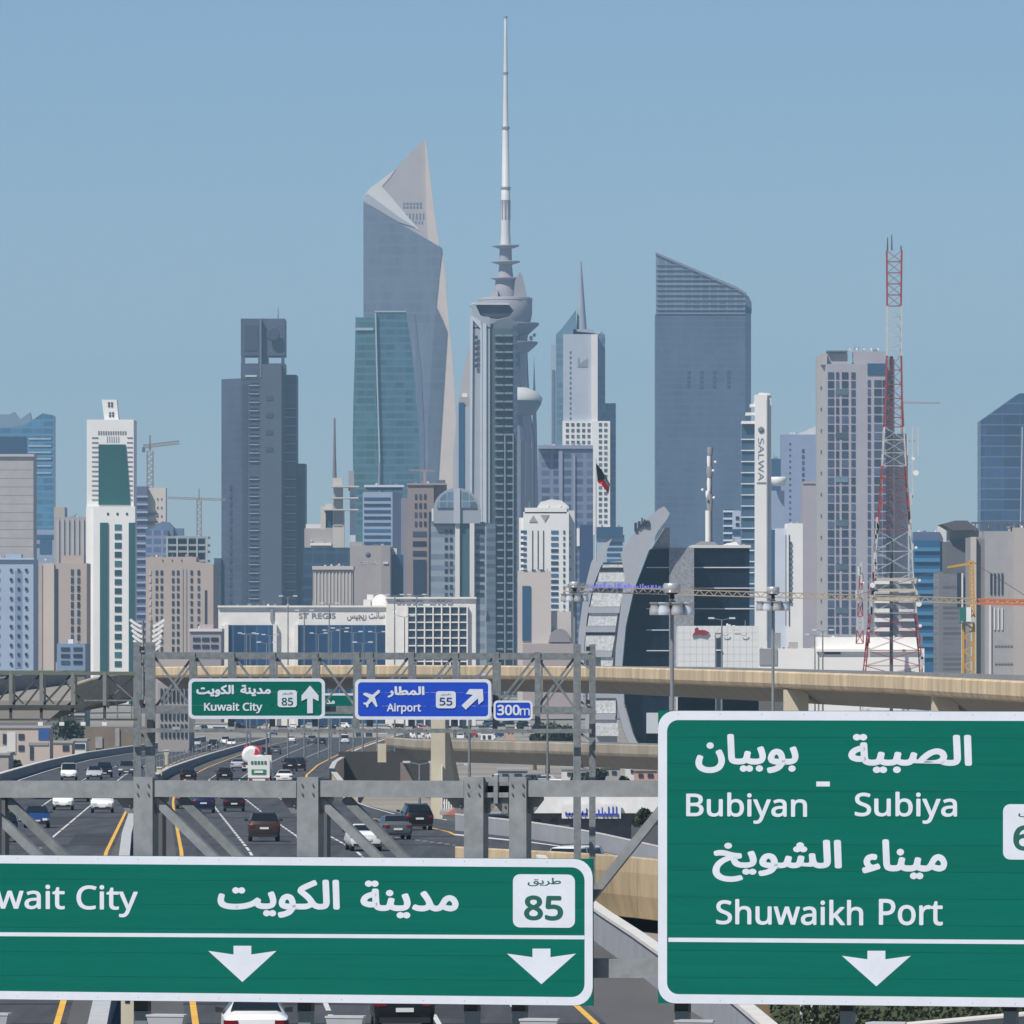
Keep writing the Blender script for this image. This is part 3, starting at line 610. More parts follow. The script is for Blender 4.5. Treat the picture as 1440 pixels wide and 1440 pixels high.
def car_proto(kind):
    t = bpy.data.objects.new(kind, None); COL.objects.link(t); t.name = {'sedan': 'parked_sedan', 'suv': 'suv', 'van': 'van'}[kind]
    st = KIN[kind]; rs = [ring(s) for s in st]; b = MB(); vs = sum(rs, []); n = 12
    fs = []
    for k in range(len(rs)-1):
        for i in range(n): fs.append((k*n+i, k*n+(i+1) % n, (k+1)*n+(i+1) % n, (k+1)*n+i))
    fs += [tuple(range(n))[::-1], tuple(range((len(rs)-1)*n, len(rs)*n))]
    b.add(vs, fs, False); o = b.build('body', paint('base', (.5, .5, .5)), t)
    bv = o.modifiers.new('round', 'BEVEL'); bv.width = .035; bv.segments = 2; bv.limit_method = 'ANGLE'; bv.angle_limit = R(28)
    for p in o.data.polygons: p.use_smooth = True
    o.data.materials.clear(); o.data.materials.append(None)
    ri = 2 if kind == 'sedan' else (1 if kind != 'van' else 0)         # rear glass between ri and ri+1
    fi = {'sedan': 4, 'suv': 4, 'van': 3}[kind]
    g = MB(); A, B = rs[ri], rs[ri+1]; gq(g, A[7], A[6], B[6], B[7], -.09, 1.09, .08 if kind == 'sedan' else .16, .94, .03); g.build('rear_window', glassm, t)
    g = MB(); A, B = rs[fi+1], rs[fi]; gq(g, A[7], A[6], B[6], B[7], -.1, 1.1, .04, .96, .03); g.build('windscreen', glassm, t)
    for s in (0, 1):
        g = MB()
        for k in range(ri+1, fi):
            A, B = rs[k], rs[k+1]; i, j = ((4, 5), (9, 8))[s]; gq(g, A[i], B[i], B[j], A[j], .05, .95, .1, .9)
        A, B = rs[fi], rs[fi+1]; gq(g, A[i], B[i], B[j], A[j], .04, .55, .1, .6)
        g.build('side_window', glassm, t)
    hw = st[1][4]
    for y in (-1.42, 1.42):
        for sx in (-1, 1):
            w = MB().lathe((sx*(hw-.13), y, .33), [(.2, -.11), (.33, -.11), (.345, -.08), (.345, .08), (.33, .11), (.2, .11)], 18, 'x').build('wheel', tyrem, t, (sx*(hw-.13), y, .33))
            MB().lathe((sx*(hw-.13), y, .33), [(.2, -.115), (.2, .115)], 14, 'x').build('rim', rimm, w, (sx*(hw-.13), y, .33))
    ry = st[0][0]; zt = {'sedan': .84, 'suv': .98, 'van': 1.0}[kind]
    for sx in (-1, 1):
        e0, e1 = st[0][4], st[1][4]; zl = {'sedan': .80, 'suv': .90, 'van': 1.0}[kind]
        MB().prism([Vector((sx*x, y, zl-.05)) for x, y in ((e0*.66, ry-.035), (e0-.03, ry-.035), (e1+.02, ry+.13), (e1+.02, ry+.34), (e0*.6, ry+.3))], Vector((0, 0, .13))).build('tail_lamp', redl, t)
        fy = st[-1][0]; z2 = {'sedan': .60, 'suv': .76, 'van': .78}[kind]; f0, f1 = st[-1][4], st[-2][4]
        MB().prism([Vector((sx*x, y, z2-.10)) for x, y in ((f0*.55, fy+.03), (f0-.02, fy+.03), (f1+.01, fy-.22), (f1+.01, fy-.42), (f0*.6, fy-.3))], Vector((0, 0, .15))).build('headlamp', clearl, t)
        my = .85 if kind != 'van' else 1.2; mz = {'sedan': .98, 'suv': 1.16, 'van': 1.2}[kind]
        MB().hexa([(sx*(hw-.04), my-.05, mz), (sx*(hw+.2), my-.06, mz), (sx*(hw+.2), my+.1, mz), (sx*(hw-.04), my+.06, mz)], [(sx*(hw-.02), my-.05, mz+.12), (sx*(hw+.2), my-.06, mz+.15), (sx*(hw+.2), my+.08, mz+.15), (sx*(hw-.02), my+.06, mz+.12)]).build('wing_mirror', trim, t)
    MB().box(-hw*.84, hw*.84, ry-.03, ry+.2, .26, .42).build('bumper', trim, t); MB().box(-hw*.7, hw*.7, fy-.12, fy+.03, .26, .5).build('grille', trim, t)
    MB().box(-.26, .26, ry-.045, ry+.02, zt-.26, zt-.14).build('number_plate', platem, t); MB().box(-.26, .26, fy-.02, fy+.05, .44, .54).build('number_plate', platem, t)
    if kind != 'sedan':
        for sx in (-1, 1): MB().bar((sx*.62, -1.6, st[2][3]+.05), (sx*.62, .3, st[2][3]+.07), .04, .04).build('roof_rail', trim, t)
    return t
PROTO = {k: car_proto(k) for k in KIN}; USED = set()
def car(kind, px, py, col, label, head, group, yaw=None, at=None, sc=1.0):
    """px, py = centre of the tyres' contact in the photograph; head = +1 driving away, -1 towards the camera"""
    if kind in USED: o = copy_tree(PROTO[kind])
    else: o = PROTO[kind]; USED.add(kind)
    o.name = {'sedan': 'saloon_car', 'suv': 'suv', 'van': 'van'}[kind]
    p = at if at is not None else G(px, py, .015)
    o.location = p
    if yaw is None:
        pl = YL if head > 0 else OY
        q0 = G(lerp(pl, py+2), py+2); q1 = G(lerp(pl, py-2), py-2); dv = q1-q0; yaw = -math.atan2(dv.x, dv.y)
        o.rotation_euler = (math.atan2(dv.z, dv.y)*head, 0, yaw+(0 if head > 0 else math.pi))
    else: o.rotation_euler = (0, 0, yaw)
    o.scale = (sc, sc, sc)
    for ch in o.children:
        if ch.name.startswith('body'): ch.material_slots[0].link = 'OBJECT'; ch.material_slots[0].material = paint(*col)
    tag(o, label, {'sedan': 'car', 'suv': 'car', 'van': 'van'}[kind], group); return o
WH = ('white', (.78, .78, .76)); BK = ('black', (.010, .010, .012)); SV = ('silver', (.42, .43, .45)); BR = ('brown', (.045, .03, .026)); NV = ('navy', (.01, .018, .06)); BL = ('blue', (.015, .05, .16)); GY = ('grey', (.09, .10, .11)); RD = ('red', (.35, .03, .03)); TN = ('sand', (.5, .42, .3))
OUT = 'cars driving away on the right carriageway'; INB = 'cars coming towards the camera on the left carriageway'
car('sedan', 358, 1475, WH, 'white saloon car cut off by the bottom edge below the left down arrow', 1, OUT)
car('sedan', 565, 1447, BK, 'glossy black saloon car cut off by the bottom edge, below the green sign', 1, OUT)
car('suv', 371, 1183, BR, 'dark brown car with red tail lamps alone in the middle lane', 1, OUT)
car('suv', 286, 1143, NV, 'dark blue car just under the grey beam, beside the yellow line', 1, OUT)
car('sedan', 262, 1137, GY, 'grey car partly hidden left of the dark blue one', 1, OUT)
car('sedan', 329, 1141, BK, 'black car right of the dark blue one, under the beam', 1, OUT)
car('sedan', 414, 1127, GY, 'dark car mostly hidden by the beam and upright', 1, OUT)
car('sedan', 511, 1196, WH, 'white car behind the truss diagonals, near the upper edge of the green sign', 1, OUT, yaw=R(6))
car('sedan', 553, 1180, GY, 'dark grey saloon in front of the black four by four', 1, OUT, yaw=R(8))
car('suv', 584, 1167, BK, 'tall black four by four beside the pale bridge pier', 1, OUT, yaw=R(8))
car('suv', 691, 1187, BK, 'black four by four seen between the two close uprights of the gantry', 1, OUT, yaw=R(10))
car('sedan', 265, 1099, BK, 'dark car just above the beam, nearest to the median barrier', 1, OUT)
car('sedan', 316, 1098, BK, 'black car above the beam, second from the median barrier', 1, OUT)
car('sedan', 334, 1083, SV, 'silver car left of the red and white lorry', 1, OUT)
car('sedan', 400, 1102, WH, 'white saloon car right of the lorry, just above the beam', 1, OUT)
car('suv', 408, 1085, BK, 'black car with pale load ahead of the white saloon', 1, OUT)
car('suv', 420, 1084, BK, 'black car at the right of a close pair on the far bend', 1, OUT)
car('suv', 374, 1066, BK, 'dark tall car ahead of the lorry', 1, OUT)
car('sedan', 388, 1061, GY, 'grey car on the bend ahead of the lorry, right of the dark tall car', 1, OUT)
car('sedan', 410, 1045, WH, 'white car at the far end of the bend', 1, OUT)
car('suv', 439, 1046, GY, 'dark car at the far end of the bend, left of a small pair', 1, OUT)
car('sedan', 453, 1048, BK, 'black car at the far end of the bend, right of a small pair', 1, OUT)
car('van', 485, 1046, WH, 'white van at the far right end of the bend', 1, OUT)
car('suv', 144, 1143, WH, 'white off road car with dark grille coming on in the lane by the yellow line', -1, INB)
car('van', 89, 1139, WH, 'white van with black grille left of the white off road car', -1, INB, sc=.92)
car('sedan', 112, 1127, BK, 'dark car half hidden behind the white pair', -1, INB)
car('sedan', 52, 1164, BL, 'blue saloon car coming on at the left', -1, INB)
car('suv', 4, 1184, BK, 'black car cut by the left edge behind the diagonals', -1, INB)
car('sedan', -6, 1150, GY, 'grey car at the left edge under the beam', -1, INB)
car('van', 97, 1097, WH, 'small white truck above the beam on the left road', -1, INB, sc=.95)
car('sedan', 133, 1096, SV, 'silver blue car right of the small white truck', -1, INB)
car('suv', 147, 1093, BK, 'black car close behind the silver blue car', -1, INB)
car('suv', 178, 1091, GY, 'dark car with bright bonnet beside the gantry column', -1, INB)
car('sedan', 263, 1050, BL, 'blue car on the far left road right of the gantry column', -1, INB)
car('sedan', 276, 1050, SV, 'silver car on the far left road following the blue one', -1, INB)
car('suv', 300, 1053, BK, 'black car on the far left road behind the barrier', -1, INB)
car('suv', 317, 1048, WH, 'white car on the far left road, farther of two', -1, INB)
car('sedan', 325, 1050, WH, 'white car on the far left road, nearer of two', -1, INB)

# two lorries, one behind the other
wp = paint('lorry_white', (.78, .78, .76), .4); rp = paint('lorry_red', (.55, .03, .05), .4); gm = mat('lorry_green', (.03, .22, .12), .5)
def lorry(px, py, label, kind):
    p = G(px, py, .015); t = thing('lorry', label, 'lorry', p); V = lambda x, y, z: p+Vector((x, y, z))
    prof = [(.75, -.25), (1.05, -.2), (1.18, .1), (1.2, 2.5), (1.2, 5.0), (1.0, 5.8), (.6, 6.0)]
    MB().lathe(V(0, .2, 2.0), prof, 22, 'y').build('tank', wp, t)
    if kind == 'tank':
        for y, c in ((.35, rp), (1.4, wp), (2.5, rp), (4.2, rp)): MB().lathe(V(0, y, 2.0), [(1.205, 0), (1.215, .03), (1.215, .8), (1.205, .85)], 22, 'y').build('band', c, t)
        m_ = MB(); q = [V(x*1.1, -.02, 2.0+z*1.1) for x, z in [(math.cos(R(a)), math.sin(R(a))) for a in range(-80, 61, 20)]]; m_.prism(q, Vector((0, -.1, 0))); m_.build('red_cap', rp, t)
    else:
        MB().box(p.x-1.12, p.x+1.12, p.y-.35, p.y+.3, p.z+.9, p.z+3.1).build('rear_box', wp, t)
        for k in range(5): MB().box(p.x-.8+k*.34, p.x-.58+k*.34, p.y-.42, p.y-.34, p.z+2.3, p.z+2.62).build('green_mark', gm, t)
        MB().box(p.x-.75, p.x+.75, p.y-.42, p.y-.34, p.z+1.25, p.z+1.75).build('green_strip', gm, t); MB().box(p.x-.45, p.x+.45, p.y-.47, p.y-.41, p.z+1.38, p.z+1.62).build('pale_text_strip', wp, t)
    MB().box(p.x-1.0, p.x+1.0, p.y-.2, p.y+7.6, p.z+.55, p.z+.9).build('chassis', trim, t); MB().box(p.x-1.1, p.x+1.1, p.y-.55, p.y-.4, p.z+.42, p.z+.8).build('bumper', wp, t)
    MB().hexa([V(-1.15, 6.6, .6), V(1.15, 6.6, .6), V(1.15, 8.6, .6), V(-1.15, 8.6, .6)], [V(-1.1, 6.6, 3.1), V(1.1, 6.6, 3.1), V(1.1, 8.3, 3.1), V(-1.1, 8.3, 3.1)]).build('cab', rp if kind == 'tank' else wp, t)
    for y in (.6, 1.7, 5.0, 7.6):
        for sx in (-1, 1): MB().lathe(V(sx*.98, y, .5), [(.3, -.16), (.5, -.16), (.52, 0), (.5, .16), (.3, .16)], 16, 'x').build('wheel', tyrem, t)
    for sx in (-1, 1): MB().box(p.x+sx*.85-.18, p.x+sx*.85+.18, p.y-.6, p.y-.55, p.z+.62, p.z+.78).build('tail_lamp', redl, t)
lorry(364, 1106, 'white lorry with green lettering on its back, behind the grey beam', 'box')
lorry(353, 1085, 'white tanker with red bands ahead of the green lettered lorry', 'tank')

# ---------------------------------------------------------------- upper flyover across the picture
def path_deck(name, label, pts, h, depth, mface, group=None, under=1.2, inset=1.5, bev=True, segs=1, panel=None):
    """pts: (px, py of the parapet top, distance). The near fascia is made of panels; deck behind, soffit set back below"""
    t = thing(name, label, 'flyover', W(*pts[len(pts)//2])-Vector((0, 0, h+under)))
    P = [W(*q) for q in pts]
    dk = MB(); far = MB()
    for a, c in zip(P, P[1:]):
        dirv = (c-a); dirv.z = 0; dirv.normalize(); nn = Vector((-dirv.y, dirv.x, 0))
        if nn.y < 0: nn = -nn
        L = (c-a).length; k = max(1, round(L/(panel or 6)))
        for i in range(k):
            u0 = a+(c-a)*(i/k)+dirv*.03; u1 = a+(c-a)*((i+1)/k)-dirv*.03
            q = MB(); top = Vector((0, 0, 0)); 
            prof = [(0.45, 0), (.1, -.02), (0, -.12), (0, -h*.7), (.12, -h*.9), (.5, -h)]
            vs = [u0+nn*o+Vector((0, 0, z)) for o, z in prof]+[u1+nn*o+Vector((0, 0, z)) for o, z in prof]; m_ = len(prof)
            q.add(vs, [(j, (j+1) % m_, m_+(j+1) % m_, m_+j) for j in range(m_)]+[tuple(range(m_))[::-1], tuple(range(m_, 2*m_))])
            q.build('fascia_panel', tint(mface), t)
        z0 = Vector((0, 0, -h*.55)); z1 = Vector((0, 0, -h-under))
        dk.hexa([a+nn*(inset*1.9)+z1, c+nn*(inset*1.9)+z1, c+nn*(depth-inset)+z1, a+nn*(depth-inset)+z1], [a+nn*.46+z0, c+nn*.46+z0, c+nn*depth+z0, a+nn*depth+z0])
        far.hexa([a+nn*depth+z0, c+nn*depth+z0, c+nn*(depth+.4)+z0, a+nn*(depth+.4)+z0], [v+Vector((0, 0, h*.5)) for v in (a+nn*depth, c+nn*depth, c+nn*(depth+.4), a+nn*(depth+.4))] if False else [a+nn*depth+Vector((0, 0, -.05)), c+nn*depth+Vector((0, 0, -.05)), c+nn*(depth+.4)+Vector((0, 0, -.05)), a+nn*(depth+.4)+Vector((0, 0, -.05))])
    dk.build('deck', soff, t); far.build('far_parapet', conc, t); return t
fo = path_deck('flyover', 'long sandstone coloured flyover crossing the whole picture behind the signs', [(205, 938, 960), (330, 936, 920), (560, 935, 860), (830, 937, 760), (1060, 943, 660), (1250, 949, 590), (1440, 958, 520), (1640, 968, 470)], 1.32, 10, tan, under=1.15, panel=2.2)
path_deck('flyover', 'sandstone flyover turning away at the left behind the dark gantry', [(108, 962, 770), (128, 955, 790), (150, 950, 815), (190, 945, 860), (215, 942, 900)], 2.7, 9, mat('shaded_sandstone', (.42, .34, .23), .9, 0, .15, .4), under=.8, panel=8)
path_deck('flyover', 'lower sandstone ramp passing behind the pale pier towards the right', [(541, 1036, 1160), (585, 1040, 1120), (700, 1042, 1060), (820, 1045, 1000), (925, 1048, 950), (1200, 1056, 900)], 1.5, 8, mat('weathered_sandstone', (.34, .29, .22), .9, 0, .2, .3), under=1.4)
# pale pier
pt = thing('bridge_pier', 'tall cream concrete pier with a flared side under the flyover', 'pier', W(625, 1152, 700))
def pxprism(d, pts, dep): return MB().prism([W(x, y, d) for x, y in pts], Vector((0, dep, 0)))
pxprism(700, [(606, 1152), (606, 985), (626, 985), (626, 1152)], 3.0).build('shaft', tan2, pt)
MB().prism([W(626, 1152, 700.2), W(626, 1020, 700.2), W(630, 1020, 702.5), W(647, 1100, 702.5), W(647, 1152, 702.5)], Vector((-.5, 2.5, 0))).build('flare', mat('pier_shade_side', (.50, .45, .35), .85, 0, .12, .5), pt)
pxprism(699.6, [(598, 985), (598, 966), (650, 966), (650, 985)], 5.0).build('cap', tan2, pt)
pxprism(699.4, [(620.5, 1150), (620.5, 1075), (622, 1075), (622, 1150)], .5).build('drain_pipe', mat('white_paint', (.75, .75, .73), .5), pt)
for i, (px, d, w) in enumerate(((880, 730, 30), (1120, 640, 34), (1330, 565, 36), (430, 900, 22), (240, 950, 24), (1110, 930, 20), (760, 1045, 18))):
    top = 962 if i < 5 else 1062
    if i in (4, 3): continue
    if i == 0 or i == 6: continue
    q = thing('bridge_pier', ['', 'cream pier of the flyover behind the tall green board', 'cream pier of the flyover hidden behind the right end of the tall board', '', '', 'short pier of the lower ramp behind the tall board', ''][i], 'pier', W(px, 1100, d))
    a = W(px-w/2, top+8, d+3); c = W(px+w/2, top+8, d+3); MB().box(a.x, c.x, a.y, a.y+2.5, -1, a.z).build('shaft', tan2, q)
# hanging cream box and painted shade under the bend
q = thing('bridge_pier', 'small cream column under the curving far road', 'pier', W(537, 1065, 1150)); a = W(531, 1046, 1150); c = W(543, 1072, 1150)
MB().box(a.x, c.x, a.y, a.y+1.5, c.z-.0, a.z).build('shaft', tan2, q)
# abutment with the round arch-like wall at left
q = thing('abutment', 'brown grey concrete abutment wall below the left flyover', 'wall', W(150, 1072, 1540))
MB().prism([W(x, y, 1540) for x, y in ((112, 1085), (110, 1022), (216, 1022), (216, 1085))], (0, 6, 0)).build('wall', mat('abutment_concrete', (.19, .155, .12), .9, 0, .15, .3), q)
for x0, x1, y0, y1 in ((134, 144, 1036, 1052), (162, 168, 1024, 1050)): MB().box(W(x0, y0, 1539.7).x, W(x1, y0, 1539.7).x, 1539.7, 1540.1, W(0, y1, 1539.7).z, W(0, y0, 1539.7).z).build('panel', mat('pale_panel', (.32, .30, .29), .8), q)

# near-black wall added, its colour standing in for shade under the bend
q = thing('underpass_shade', 'near-black wall painting the shade below the curving far road', 'underpass_shade', W(545, 1110, 1150)); a = W(476, 1110, 1172); c = W(604, 1062, 1172)
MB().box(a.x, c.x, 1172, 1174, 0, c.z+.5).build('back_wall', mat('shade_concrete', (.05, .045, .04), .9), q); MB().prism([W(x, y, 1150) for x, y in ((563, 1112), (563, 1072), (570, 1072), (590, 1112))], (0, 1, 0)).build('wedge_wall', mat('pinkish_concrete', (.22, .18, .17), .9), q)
# ---------------------------------------------------------------- ramp at the right with tan fascia
zr = CZ-10.3; 
rt = thing('ramp', 'tan walled ramp with a white edge line crossing between the two green boards', 'ramp', W(840, 1268, 400))
dnear = lambda x: 404-(x-720)*.08
edge = [(640, 1190.5), (720, 1195), (790, 1198), (840, 1201), (880, 1204), (930, 1209), (1000, 1216), (1200, 1238)]
NE = []
for x, y in edge:
    d = 404-(x-720)*.10; NE.append(W(x, y, d))
farl = [(640, 1146, 470), (745, 1157, 452), (830, 1170, 438), (920, 1190, 425), (1000, 1208, 415), (1200, 1240, 395)]
b = MB(); 
DF = [W(x, y, d)-Vector((0, 0, .85)) for x, y, d in farl]
def resamp(P, k):
    out = []; L = [0]
    for a, c in zip(P, P[1:]): L.append(L[-1]+(c-a).length)
    for i in range(k):
        s = L[-1]*i/(k-1)
        for j in range(len(P)-1):
            if s <= L[j+1]+1e-6: out.append(P[j]+(P[j+1]-P[j])*((s-L[j])/(L[j+1]-L[j]))); break
    return out
A = resamp([v-Vector((0, 0, .45)) for v in NE], 14); B_ = resamp(DF, 14)
b.add([v for pr in zip(A, B_) for v in pr], [(2*i, 2*i+1, 2*i+3, 2*i+2) for i in range(13)]); b.add([v-Vector((0, 0, 1.2)) for pr in zip(A, B_) for v in pr], [(2*i, 2*i+2, 2*i+3, 2*i+1) for i in range(13)])
b.build('roadway', asph, rt)
b = MB()
for i in range(13):
    for (s0, s1) in ((.78, .84),):
        q = [A[i].lerp(B_[i], s0), A[i].lerp(B_[i], s1), A[i+1].lerp(B_[i+1], s1), A[i+1].lerp(B_[i+1], s0)]; b.add([v+Vector((0, 0, .012)) for v in q], [(0, 1, 2, 3)])
b.build('edge_line', lwhite, rt)
for i in range(13):
    a, c = A[i], A[i+1]; pr = [(.0, .45), (-.1, .47), (-.28, .4), (-.5, -.25), (-.3, -1.3), (.5, -2.3), (1.1, -2.35)]
    q = MB(); dv = (c-a).normalized()*.012; o = [Vector((0, -1, 0))*(-u)+Vector((0, 0, z)) for u, z in pr]; m_ = len(pr)
    q.add([a+dv+k for k in o]+[c-dv+k for k in o], [(j, (j+1) % m_, m_+(j+1) % m_, m_+j) for j in range(m_)]+[tuple(range(m_))[::-1], tuple(range(m_, 2*m_))]); q.build('fascia_panel', tint(mat('ramp_sandstone', (.44, .345, .215), .85, 0, .24, .9, stretch=(1, 1, .18)), (.94, 1.05)), rt)
    a, c = B_[i], B_[i+1]; MB().hexa([a, c, c+Vector((0, .3, 0)), a+Vector((0, .3, 0))], [v+Vector((0, 0, .85)) for v in (a, c, c+Vector((0, .3, 0)), a+Vector((0, .3, 0)))]).build('parapet_panel', mat('ramp_wall', (.30, .31, .33), .85, 0, .1, .4), rt)
    MB().hexa([v+Vector((0, 0, .85)) for v in (a-Vector((0, .05, 0)), c-Vector((0, .05, 0)), c+Vector((0, .35, 0)), a+Vector((0, .35, 0)))], [v+Vector((0, 0, .93)) for v in (a-Vector((0, .05, 0)), c-Vector((0, .05, 0)), c+Vector((0, .35, 0)), a+Vector((0, .35, 0)))]).build('coping', concw, rt)
a = W(843, 1262, 408); MB().box(a.x-.7, a.x+.1, a.y, a.y+16, 10, a.z).build('abutment', tan, rt)
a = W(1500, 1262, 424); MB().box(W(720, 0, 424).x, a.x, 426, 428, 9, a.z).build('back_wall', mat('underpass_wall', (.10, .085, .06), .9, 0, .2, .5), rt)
car('van', 0, 0, WH, 'white van on the ramp between the green boards, only its roof showing', 1, None, yaw=R(-28), at=Vector((W(818, 1200, 412).x, 412, W(0, 1190, 412).z-1.62)), sc=.84)
# low white building with the blue lettered sign, behind the ramp
DW = 620
def flat(par, name, m, x0, x1, y0, y1, d, dep=.4): 
    a, c = W(x0, y1, d), W(x1, y0, d); return MB().box(a.x, c.x, d, d+dep, a.z, c.z).build(name, m, par)
q = thing('shop', 'low white fronted shop with a blue lettered board beyond the ramp', 'shop', W(840, 1178, DW))
flat(q, 'grey_wall', mat('grey_cladding', (.10, .105, .12), .7, 0, .2, 1), 722, 990, 1143, 1190, DW+.5, 9); flat(q, 'white_fascia', mat('white_paint', (.75, .75, .73), .5), 716, 995, 1117, 1143.5, DW, 10)
flat(q, 'sign_board', mat('white_paint', (.75, .75, .73), .5), 790, 873, 1131, 1151, DW-.35, .2)
bl = mat('blue_lettering', (.03, .06, .42), .5)
letters('arabic_lettering', arabic('سوق السيارات'), bl, q, W(794, 1148, DW-.36), UX, UZ, 0, 74*DW/F, 0, 14*DW/F, .05, .02) if False else None
random.seed(5)
flat(q, 'blue_stroke', bl, 795, 826, 1143.5, 1146, DW-.42, .05); flat(q, 'blue_stroke', bl, 836, 870, 1144, 1147, DW-.43, .05)
for x in (798, 803, 809, 816, 822, 838, 848, 853, 859, 868): flat(q, 'blue_dot', bl, x, x+1.8, 1148, 1149.6, DW-.42, .05)
for k, x in enumerate((795, 800, 805, 812, 818, 824, 835, 841, 846, 850, 855, 861, 866)):
    flat(q, 'blue_stroke', bl, x, x+random.uniform(1, 1.8), 1137+random.uniform(-1, 6) if x < 830 else 1133+random.uniform(0, 9), 1147, DW-.42, .05)
for x in (732, 752, 775, 890, 905, 940): flat(q, 'window', glassm, x, x+9, 1152, 1160, DW+.4, .2)

# ---------------------------------------------------------------- high masts with floodlights
chrome = mat('mast_steel', (.3, .31, .32), .45, .4, .1, 1); bright = mat('mast_head', (.55, .55, .54), .35, .5, .08, 3); lampg = mat('lamp_glass', (.7, .74, .78), .15, .3, 0)
def mast(px, ytop, d, s, label):
    """s = px per metre scale of the head"""
    zg = zroad(d)-1 if d < 2000 else -1; k = 1.0
    base = Vector((W(px, 0, d).x, d, zg)); t = thing('high_mast_lamp', label, 'lamp post', base, 'high mast floodlights'); tp = W(px, ytop, d); u = s*d/F
    MB().tube(base, tp-UZ*14*u, 3.3*u, 2.6*u, 12).build('pole', chrome, t)
    MB().lathe(tp, [(3*u, -16*u), (4*u, -22*u)][::-1]+[(6*u, -16*u), (9.5*u, -14*u), (9.5*u, -13*u)], 16).build('neck', black, t)
    MB().lathe(tp, [(9*u, -14*u), (12.2*u, -13*u), (12.2*u, -2*u), (11*u, -.5*u), (10*u, 0)], 20).build('drum', bright, t)
    MB().box(tp.x-22*u, tp.x+22*u, d-.1, d+.1, tp.z-32*u, tp.z-29*u).build('ring_arm', chrome, t); MB().box(tp.x-.1, tp.x+.1, d-20*u, d+20*u, tp.z-32*u, tp.z-29*u).build('ring_arm', chrome, t)
    MB().lathe(tp, [(4*u, -44*u), (5.5*u, -36*u), (7*u, -28*u), (4*u, -25*u)], 10).build('winch_cage', black, t)
    for a in range(8):
        an = a*math.pi/4+.3; c = tp+Vector((math.cos(an)*24*u, math.sin(an)*24*u, 0))
        MB().lathe(c, [(8.5*u, -45*u), (9*u, -44*u), (8.8*u, -38*u), (7*u, -31*u), (7.5*u, -30*u), (9*u, -29*u), (9*u, -27*u)], 14).build('floodlight', lampg if a % 2 else bright, t)
    return t
mast(945, 820, 340, 1.0, 'nearest high mast with bell shaped floodlights, in front of the curved glass building')
mast(1087, 825, 470, .75, 'high mast lamp right of the white building with the red emblem')
mast(808, 818, 520, .62, 'high mast lamp beside the curved grey building, left of three')
# thin lamp posts with pale heads (twin arms)
def lamppost(px, yt, d, label, w=1.0):
    zg = -.6 if d > 1500 else zroad(d)-2; base = Vector((W(px, 0, d).x, d, zg)); tp = W(px, yt, d)
    t = thing('street_lamp', label, 'street lamp', base, 'street lamps in front of the city')
    MB().tube(base, tp, .16*w, .08*w, 6).build('pole', galv2, t)
    for sx in (-1, 1):
        MB().bar(tp, tp+Vector((sx*.9, 0, .2)), .08, .08).build('arm', galv2, t); e = tp+Vector((sx*1.1, 0, .2)); MB().box(e.x-.32, e.x+.32, e.y-.2, e.y+.2, e.z-.08, e.z+.1).build('lamp_head', lampg, t)
# ---------------------------------------------------------------- city: every building by its own distance
def MC(n, c, **k): k.setdefault('rough', .8); k.setdefault('var', .06); k.setdefault('scale', .08); return mat(n, c, **k)
g_dark = mat('dark_window', (.03, .045, .07), .25, 0, .15, .05); g_blue = mat('blue_window', (.03, .08, .15), .2, 0, .15, .05); g_teal = mat('teal_window', (.02, .085, .085), .2, 0, .12, .03)
wht = MC('white_render', (.78, .76, .72)); offw = MC('off_white_render', (.64, .62, .59)); beige = MC('beige_render', (.43, .36, .31)); pinkb = MC('pinkish_render', (.42, .34, .32)); greyb = MC('grey_beige_render', (.36, .33, .31)); greyc = MC('grey_concrete', (.27, .275, .28)); lblue = MC('pale_blue_render', (.34, .42, .52)); lil = MC('lilac_grey_render', (.33, .34, .42)); slate = MC('slate_granite', (.095, .11, .14)); slate2 = MC('dark_slate_granite', (.035, .045, .07)); steelc = MC('tower_steel', (.25, .24, .25))
GLZ = {'dark_window', 'blue_window', 'teal_window', 'mauve_glass', 'grey_teal_glass', 'checker_window', 'slate_window', 'balcony_recess'}
